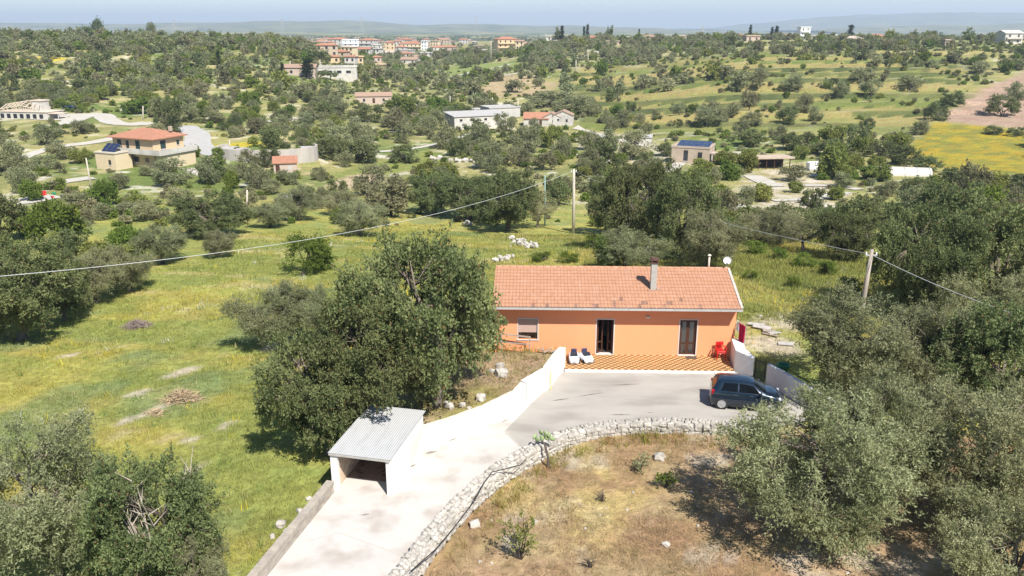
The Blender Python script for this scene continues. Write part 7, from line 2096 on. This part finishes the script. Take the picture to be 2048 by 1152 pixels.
# ------------------------------------------------------------------ rocks, garden pieces, odds and ends
def rock(px, py, s, label, z=None, m=None, flat_=.7):
    g = ground(px, py) if z is None else at(px, py, z)
    o = link('rock', rs.choice(stones), None, (g.x, g.y, g.z + s * .18), (rs.uniform(-.2, .2), rs.uniform(-.2, .2), rs.uniform(0, 6)), (s, s * rs.uniform(.6, 1), s * flat_))
    return tag(o, label, 'rock', 'white rocks lying about')


for px, py, s, lab in [(1003, 752, .75, 'white boulder under the carob, largest in the raised bed'), (962, 800, .6, 'white boulder behind the low wall near its middle'), (897, 816, .6, 'white boulder behind the shed corner'), (1000, 735, .5, 'pale rock just above the largest bed boulder'), (925, 812, .35, 'small rock between two boulders in the bed'), (880, 850, .3, 'small pale stone beside the shed corner'), (985, 745, .35, 'pale rock left of the largest bed boulder'), (938, 818, .22, 'pebble-sized stone near the coping'), (950, 1052, .42, 'white rock in the dry garden beside the stone wall'), (1332, 1092, .3, 'white rock in the dry garden right of the sapling'), (562, 1052, .4, 'pale rock in the grass just left of the parapet'), (578, 1066, .35, 'white rock touching the parapet'), (600, 1025, .3, 'pale stone left of the parapet top'), (618, 1000, .28, 'small stone left of the shed post'), (545, 1075, .25, 'small pale stone lowest by the parapet'), (1318, 918, .5, 'flat pale stone at the back of the dry garden'), (2005, 1050, .3, 'white stone between the right-edge olives'), (1070, 1045, .22, 'small pale stone above the sapling')]:
    rock(px, py, s, lab)
for k in range(46):
    x, y = rs.uniform(-6, 12), rs.uniform(18, 31)
    if float(poly_sd(FIELD_DRY, np.array([x]), np.array([y]))[0]) > -1.2: continue
    s = rs.uniform(.06, .16)
    o = link('garden_stone', rs.choice(stones), None, (x, y, Tz(x, y) + .01), (0, 0, rs.uniform(0, 6)), (s, s * .8, s * .6)); tag(o, 'tiny pale stone lying on the dry garden soil', 'stone', 'tiny stones on the dry garden')
# field walls of tumbled stone behind the house
def tumbled(px0, py0, px1, py1, n, s, label):
    a_, b_ = ground(px0, py0), ground(px1, py1); root = empty('tumbled_wall', a_, 0, label, 'wall')
    for k in range(n):
        t = rs.random(); p = a_.lerp(b_, t); x, y = p.x + rs.gauss(0, .35), p.y + rs.gauss(0, .35)
        link('stone', rs.choice(stones), root, Vector((x, y, Tz(x, y) + rs.uniform(.05, .5))) - a_, (rs.uniform(-.5, .5), rs.uniform(-.5, .5), rs.uniform(0, 6)), (s * rs.uniform(.6, 1.4), s * rs.uniform(.6, 1.2), s * rs.uniform(.5, 1)))
tumbled(1022, 478, 1066, 500, 40, .42, 'tumbled white stone wall in the grass left of the concrete pole')
tumbled(998, 526, 1014, 518, 12, .42, 'short heap of white stones just above the left end of the roof')
tumbled(925, 448, 940, 452, 8, .5, 'few white stones at the far field edge')
for k, (a_, b_, c_, d_3, lab) in enumerate([(1150, 270, 1240, 285, 'stony wall below the gabled houses'), (1180, 330, 1260, 318, 'stone terrace edge left of the solar house'), (860, 318, 1000, 330, 'stone terrace edge behind the far carobs'), (1440, 420, 1520, 428, 'stone edge of the pale ground'), (1600, 405, 1700, 430, 'rocky edge below the umbrella lime tree'), (560, 400, 620, 396, 'stone edge by the sandy clearing'), (380, 345, 410, 352, 'white rocks below the villa drive')]):
    tumbled(a_, b_, c_, d_3, 34, 1.0, lab)

# dead brush piles on the field
def brush(px, py, r_, h_, n, col, label):
    g = ground(px, py); b = MB()
    for k in range(n):
        a_ = rs.uniform(0, 6.28); q = abs(rs.gauss(0, .5)) * r_; p = Vector((math.cos(a_) * q, math.sin(a_) * q * .7, max(0, h_ * (1 - (q / r_) ** 2)) * rs.uniform(.2, 1)))
        d = Vector((rs.gauss(0, 1), rs.gauss(0, .7), rs.gauss(0, .35))).normalized() * rs.uniform(.3, .9)
        b.tube([p - d * .5, p + Vector((0, 0, rs.uniform(0, .06))), p + d * .5], [.02, .015, .006], 3)
    o = b.build('brush_pile', col, None, g); return tag(o, label, 'brush pile')
DEADW = mat('dead_branches', (0.42, 0.32, 0.20), (0.30, 0.22, 0.14), scale=3, rough=1); DEADP = mat('grey_purple_twigs', (0.26, 0.20, 0.18), (0.19, 0.15, 0.13), scale=3, rough=1)
brush(365, 802, 1.15, .6, 420, DEADW, 'heap of straw-coloured dead branches in the middle of the field')
brush(275, 655, 1.1, .5, 380, DEADP, 'greyish purple mound of dry twigs higher up the field')
brush(310, 828, .8, .12, 60, DEADW, 'few dead branches scattered below the heap in the field')

# sapling, dead stems and prickly pear in the dry garden
def twiggy(px, py, hgt, w_, n, leafm, nleaf, label, name, cat, seed):
    g = ground(px, py); r = np.random.default_rng(seed); root = empty(name, g, 0, label, cat); b = MB(); tips = []
    for k in range(n):
        a_ = r.uniform(0, 6.28); e = Vector((math.cos(a_) * w_ * r.uniform(.3, 1), math.sin(a_) * w_ * r.uniform(.3, 1), hgt * r.uniform(.35, 1)))
        m1 = e * .45 + Vector((r.normal() * .06, r.normal() * .06, .1)); b.tube([(0, 0, -.1), m1, e], [.022, .014, .005], 5); tips.append(e)
        for q in range(3):
            s0 = m1.lerp(e, r.uniform(.1, .9)); d = Vector((r.normal(), r.normal(), r.normal() * .5 + .5)).normalized() * r.uniform(.15, .35); b.tube([s0, s0 + d], [.008, .003], 4); tips.append(s0 + d)
    b.build('stems', BARKD, root)
    if nleaf:
        cen = np.array([tuple(t) for t in tips]); cen = cen[r.random(len(cen)) < .75]
        V, F, tone = leaves_of(r, cen, 2, nleaf, .16, .11, .06, 'bright'); link('leaves', fast_mesh('leaves', V, F, leafm, tone), root)
    return root
twiggy(1040, 1118, 1.55, .75, 16, LIMEY, 7, 'spindly citrus sapling with yellow-green leaves in the dry garden', 'citrus_sapling', 'sapling', 3)
twiggy(1205, 1002, .5, .35, 9, None, 0, 'dark dead stems in the middle of the dry garden', 'dead_shrub', 'shrub', 5)
twiggy(1280, 940, .6, .4, 9, OLIVE, 4, 'small grey-green shrub at the back of the dry garden', 'grey_shrub', 'shrub', 6)
twiggy(1332, 975, .55, .3, 9, BRIGHT, 6, 'small green weed at the edge of the olive shade', 'green_weed', 'shrub', 8)
twiggy(1180, 1135, .5, .35, 8, None, 0, 'dry stalks near the bottom of the dry garden', 'dead_shrub', 'shrub', 9)
twiggy(965, 885, .5, .3, 8, BRIGHT, 6, 'small weed sprouting at the driveway side of the stone wall', 'green_weed', 'shrub', 10) if False else None
gpp = Vector((1.62, 32.05, -.4)); pp = empty('prickly_pear', gpp, 0, 'prickly pear with a few flat pads leaning on the stone wall', 'cactus')
MB().tube([(0, 0, -.1), (-.05, .1, .5), (-.18, .35, .95), (-.3, .5, 1.05)], [.07, .055, .05, .04], 7).build('stem', BARKD, pp)
PADM = mat('cactus_pad', (0.20, 0.27, 0.12), (0.26, 0.33, 0.16), scale=5, rough=.6)
padme = None
for k, (x, z, t) in enumerate([(-.5, 1.12, .5), (-.3, 1.2, .1), (-.1, 1.18, -.4), (-.62, 1.25, .9), (.02, 1.3, -.2), (-.35, 1.42, .2), (-.15, 1.45, -.3), (.15, 1.15, -.9)]):
    if padme is None:
        q = MB(); pr = [(0.001, -.035), (.08, -.03), (.12, 0), (.08, .03), (.001, .035)]; q.lathe(pr, 12, 'y'); padme = q.mesh('pad', PADM, smooth=True)
    link('pad', padme, pp, (x, .5 + rs.uniform(-.1, .1), z), (rs.uniform(-.3, .3), t, rs.uniform(-.6, .6)), (.85, 1, 1.25))
hp = [at(px, py, .55) for px, py in [(822, 1142), (872, 1098), (908, 1055), (948, 1003), (968, 966), (984, 944), (1010, 938), (1040, 930), (1052, 920)]]
tag(MB().tube([p - hp[0] for p in hp], .022, 6).build('black_hose', PLASTK, None, hp[0]), 'black hose trailing along the top of the dry stone wall', 'hose')

# scrap behind the right wall and left of the house
SHEETW = mat('weathered_white_board', (0.46, 0.44, 0.41), (0.34, 0.32, 0.29), scale=3, rough=.9); WOODG = mat('grey_old_timber', (0.34, 0.29, 0.24), (0.24, 0.2, 0.16), scale=4, rough=1)
for px, py, L2, W2, rz_2, m_2, lab in [(1512, 652, 1.0, .5, -.6, SHEETW, 'white board, uppermost of the scrap behind the end wall'), (1524, 658, 1.1, .45, -.5, SHEETW, 'long white board in the middle of the scrap'), (1538, 664, .8, .4, -.2, WOODG, 'grey board in the scrap behind the end wall'), (1548, 669, .9, .3, .4, SHEETW, 'whitish plank at the right end of the scrap'), (1540, 672, 1.0, .2, -.8, WOODG, 'thin grey plank lowest in the scrap'), (1572, 690, .9, .45, -.3, SHEETW, 'white tray-like board in the shade of the olive'), (1530, 655, .7, .25, .9, WOODG, 'short grey plank across the white boards'), (1520, 634, .3, .2, .2, SHEETW, 'tiny white scrap above the boards')]:
    g = ground(px, py); b = MB().box(-L2 / 2, L2 / 2, -W2 / 2, W2 / 2, 0, .05); o = b.build('scrap_board', m_2, None, g + Vector((0, 0, .04 + rs.uniform(0, .1))), (rs.uniform(-.12, .12), rs.uniform(-.1, .1), rz_2)); tag(o, lab, 'board')
gb = at(1566, 745, .2); bn = empty('green_tub', gb, .3, 'green plastic tub behind the low boundary wall', 'tub')
GRP = mat('green_plastic', (0.02, 0.22, 0.10), (0.018, 0.18, 0.08), scale=4, rough=.4)
MB().lathe([(.26, 0), (.33, .42), (.36, .43), (.36, .47), (.31, .46), (.25, .04), (.001, .04)], 16).build('tub_body', GRP, bn, smooth=True)
for s in (-1, 1): MB().tube([(s * .35, -.08, .42), (s * .43, 0, .40), (s * .35, .08, .42)], .015, 5).build('handle', GRP, bn)
fr = empty('timber_trestle', Vector((0.25, 43.45, .62)), R(-4), 'old timber frame leaning by the house wall behind the yard wall', 'trestle')
MB().bar((-.85, 0, -.1), (-.85, .1, .85), .07).build('post', WOODG, fr); MB().bar((.75, 0, -.1), (.75, .1, .72), .07).build('post', WOODG, fr); MB().bar((-.9, .12, .86), (.8, .12, .70), .07).build('rail', WOODG, fr); MB().bar((-.85, .03, .4), (.75, .03, .3), .05).build('rail', WOODG, fr)
for k, (x, y) in enumerate([(1.6, 42.9), (1.9, 42.7), (2.1, 43.0), (1.75, 43.15), (2.3, 42.75)]):
    b = MB().bar((-.2, 0, .03), (.2, rs.uniform(-.05, .05), .08), .07); tag(b.build('broken_board', WOODG, None, (x, y, .75), (0, 0, rs.uniform(0, 3))), 'broken board lying behind the top of the white yard wall', 'board', 'broken boards behind the yard wall')
for k in range(26):
    px, py = rs.uniform(70, 125), rs.uniform(385, 398); g = ground(px, py)
    if k >= 12: break
    c_ = rs.choice([REDP, STEELW, GRP, PAINT, mat('orange_tarp', (0.6, 0.22, 0.05), rough=.7)])
    o = MB().box(-.3, .3, -.22, .22, 0, rs.uniform(.25, .6)).build('yard_clutter', c_, None, g, (0, 0, rs.uniform(0, 3)), bevel=.05); tag(o, 'coloured odds and ends heaped in the yard at the left edge', 'clutter', 'coloured clutter in the left-edge yard')

# ------------------------------------------------------------------ haze
hb = MB().box(-15500, 15500, -120, 15200, -32, 235)
HZ = bpy.data.materials.new('air_haze'); HZ.use_nodes = True
n_ = HZ.node_tree.nodes; n_.clear()
pv = n_.new('ShaderNodeVolumePrincipled'); pv.inputs['Color'].default_value = (0.70, 0.84, 1.0, 1); pv.inputs['Density'].default_value = 0.00016; pv.inputs['Anisotropy'].default_value = 0.1
om = n_.new('ShaderNodeOutputMaterial'); HZ.node_tree.links.new(pv.outputs[0], om.inputs['Volume'])
tag(hb.build('haze', HZ), kind='stuff')
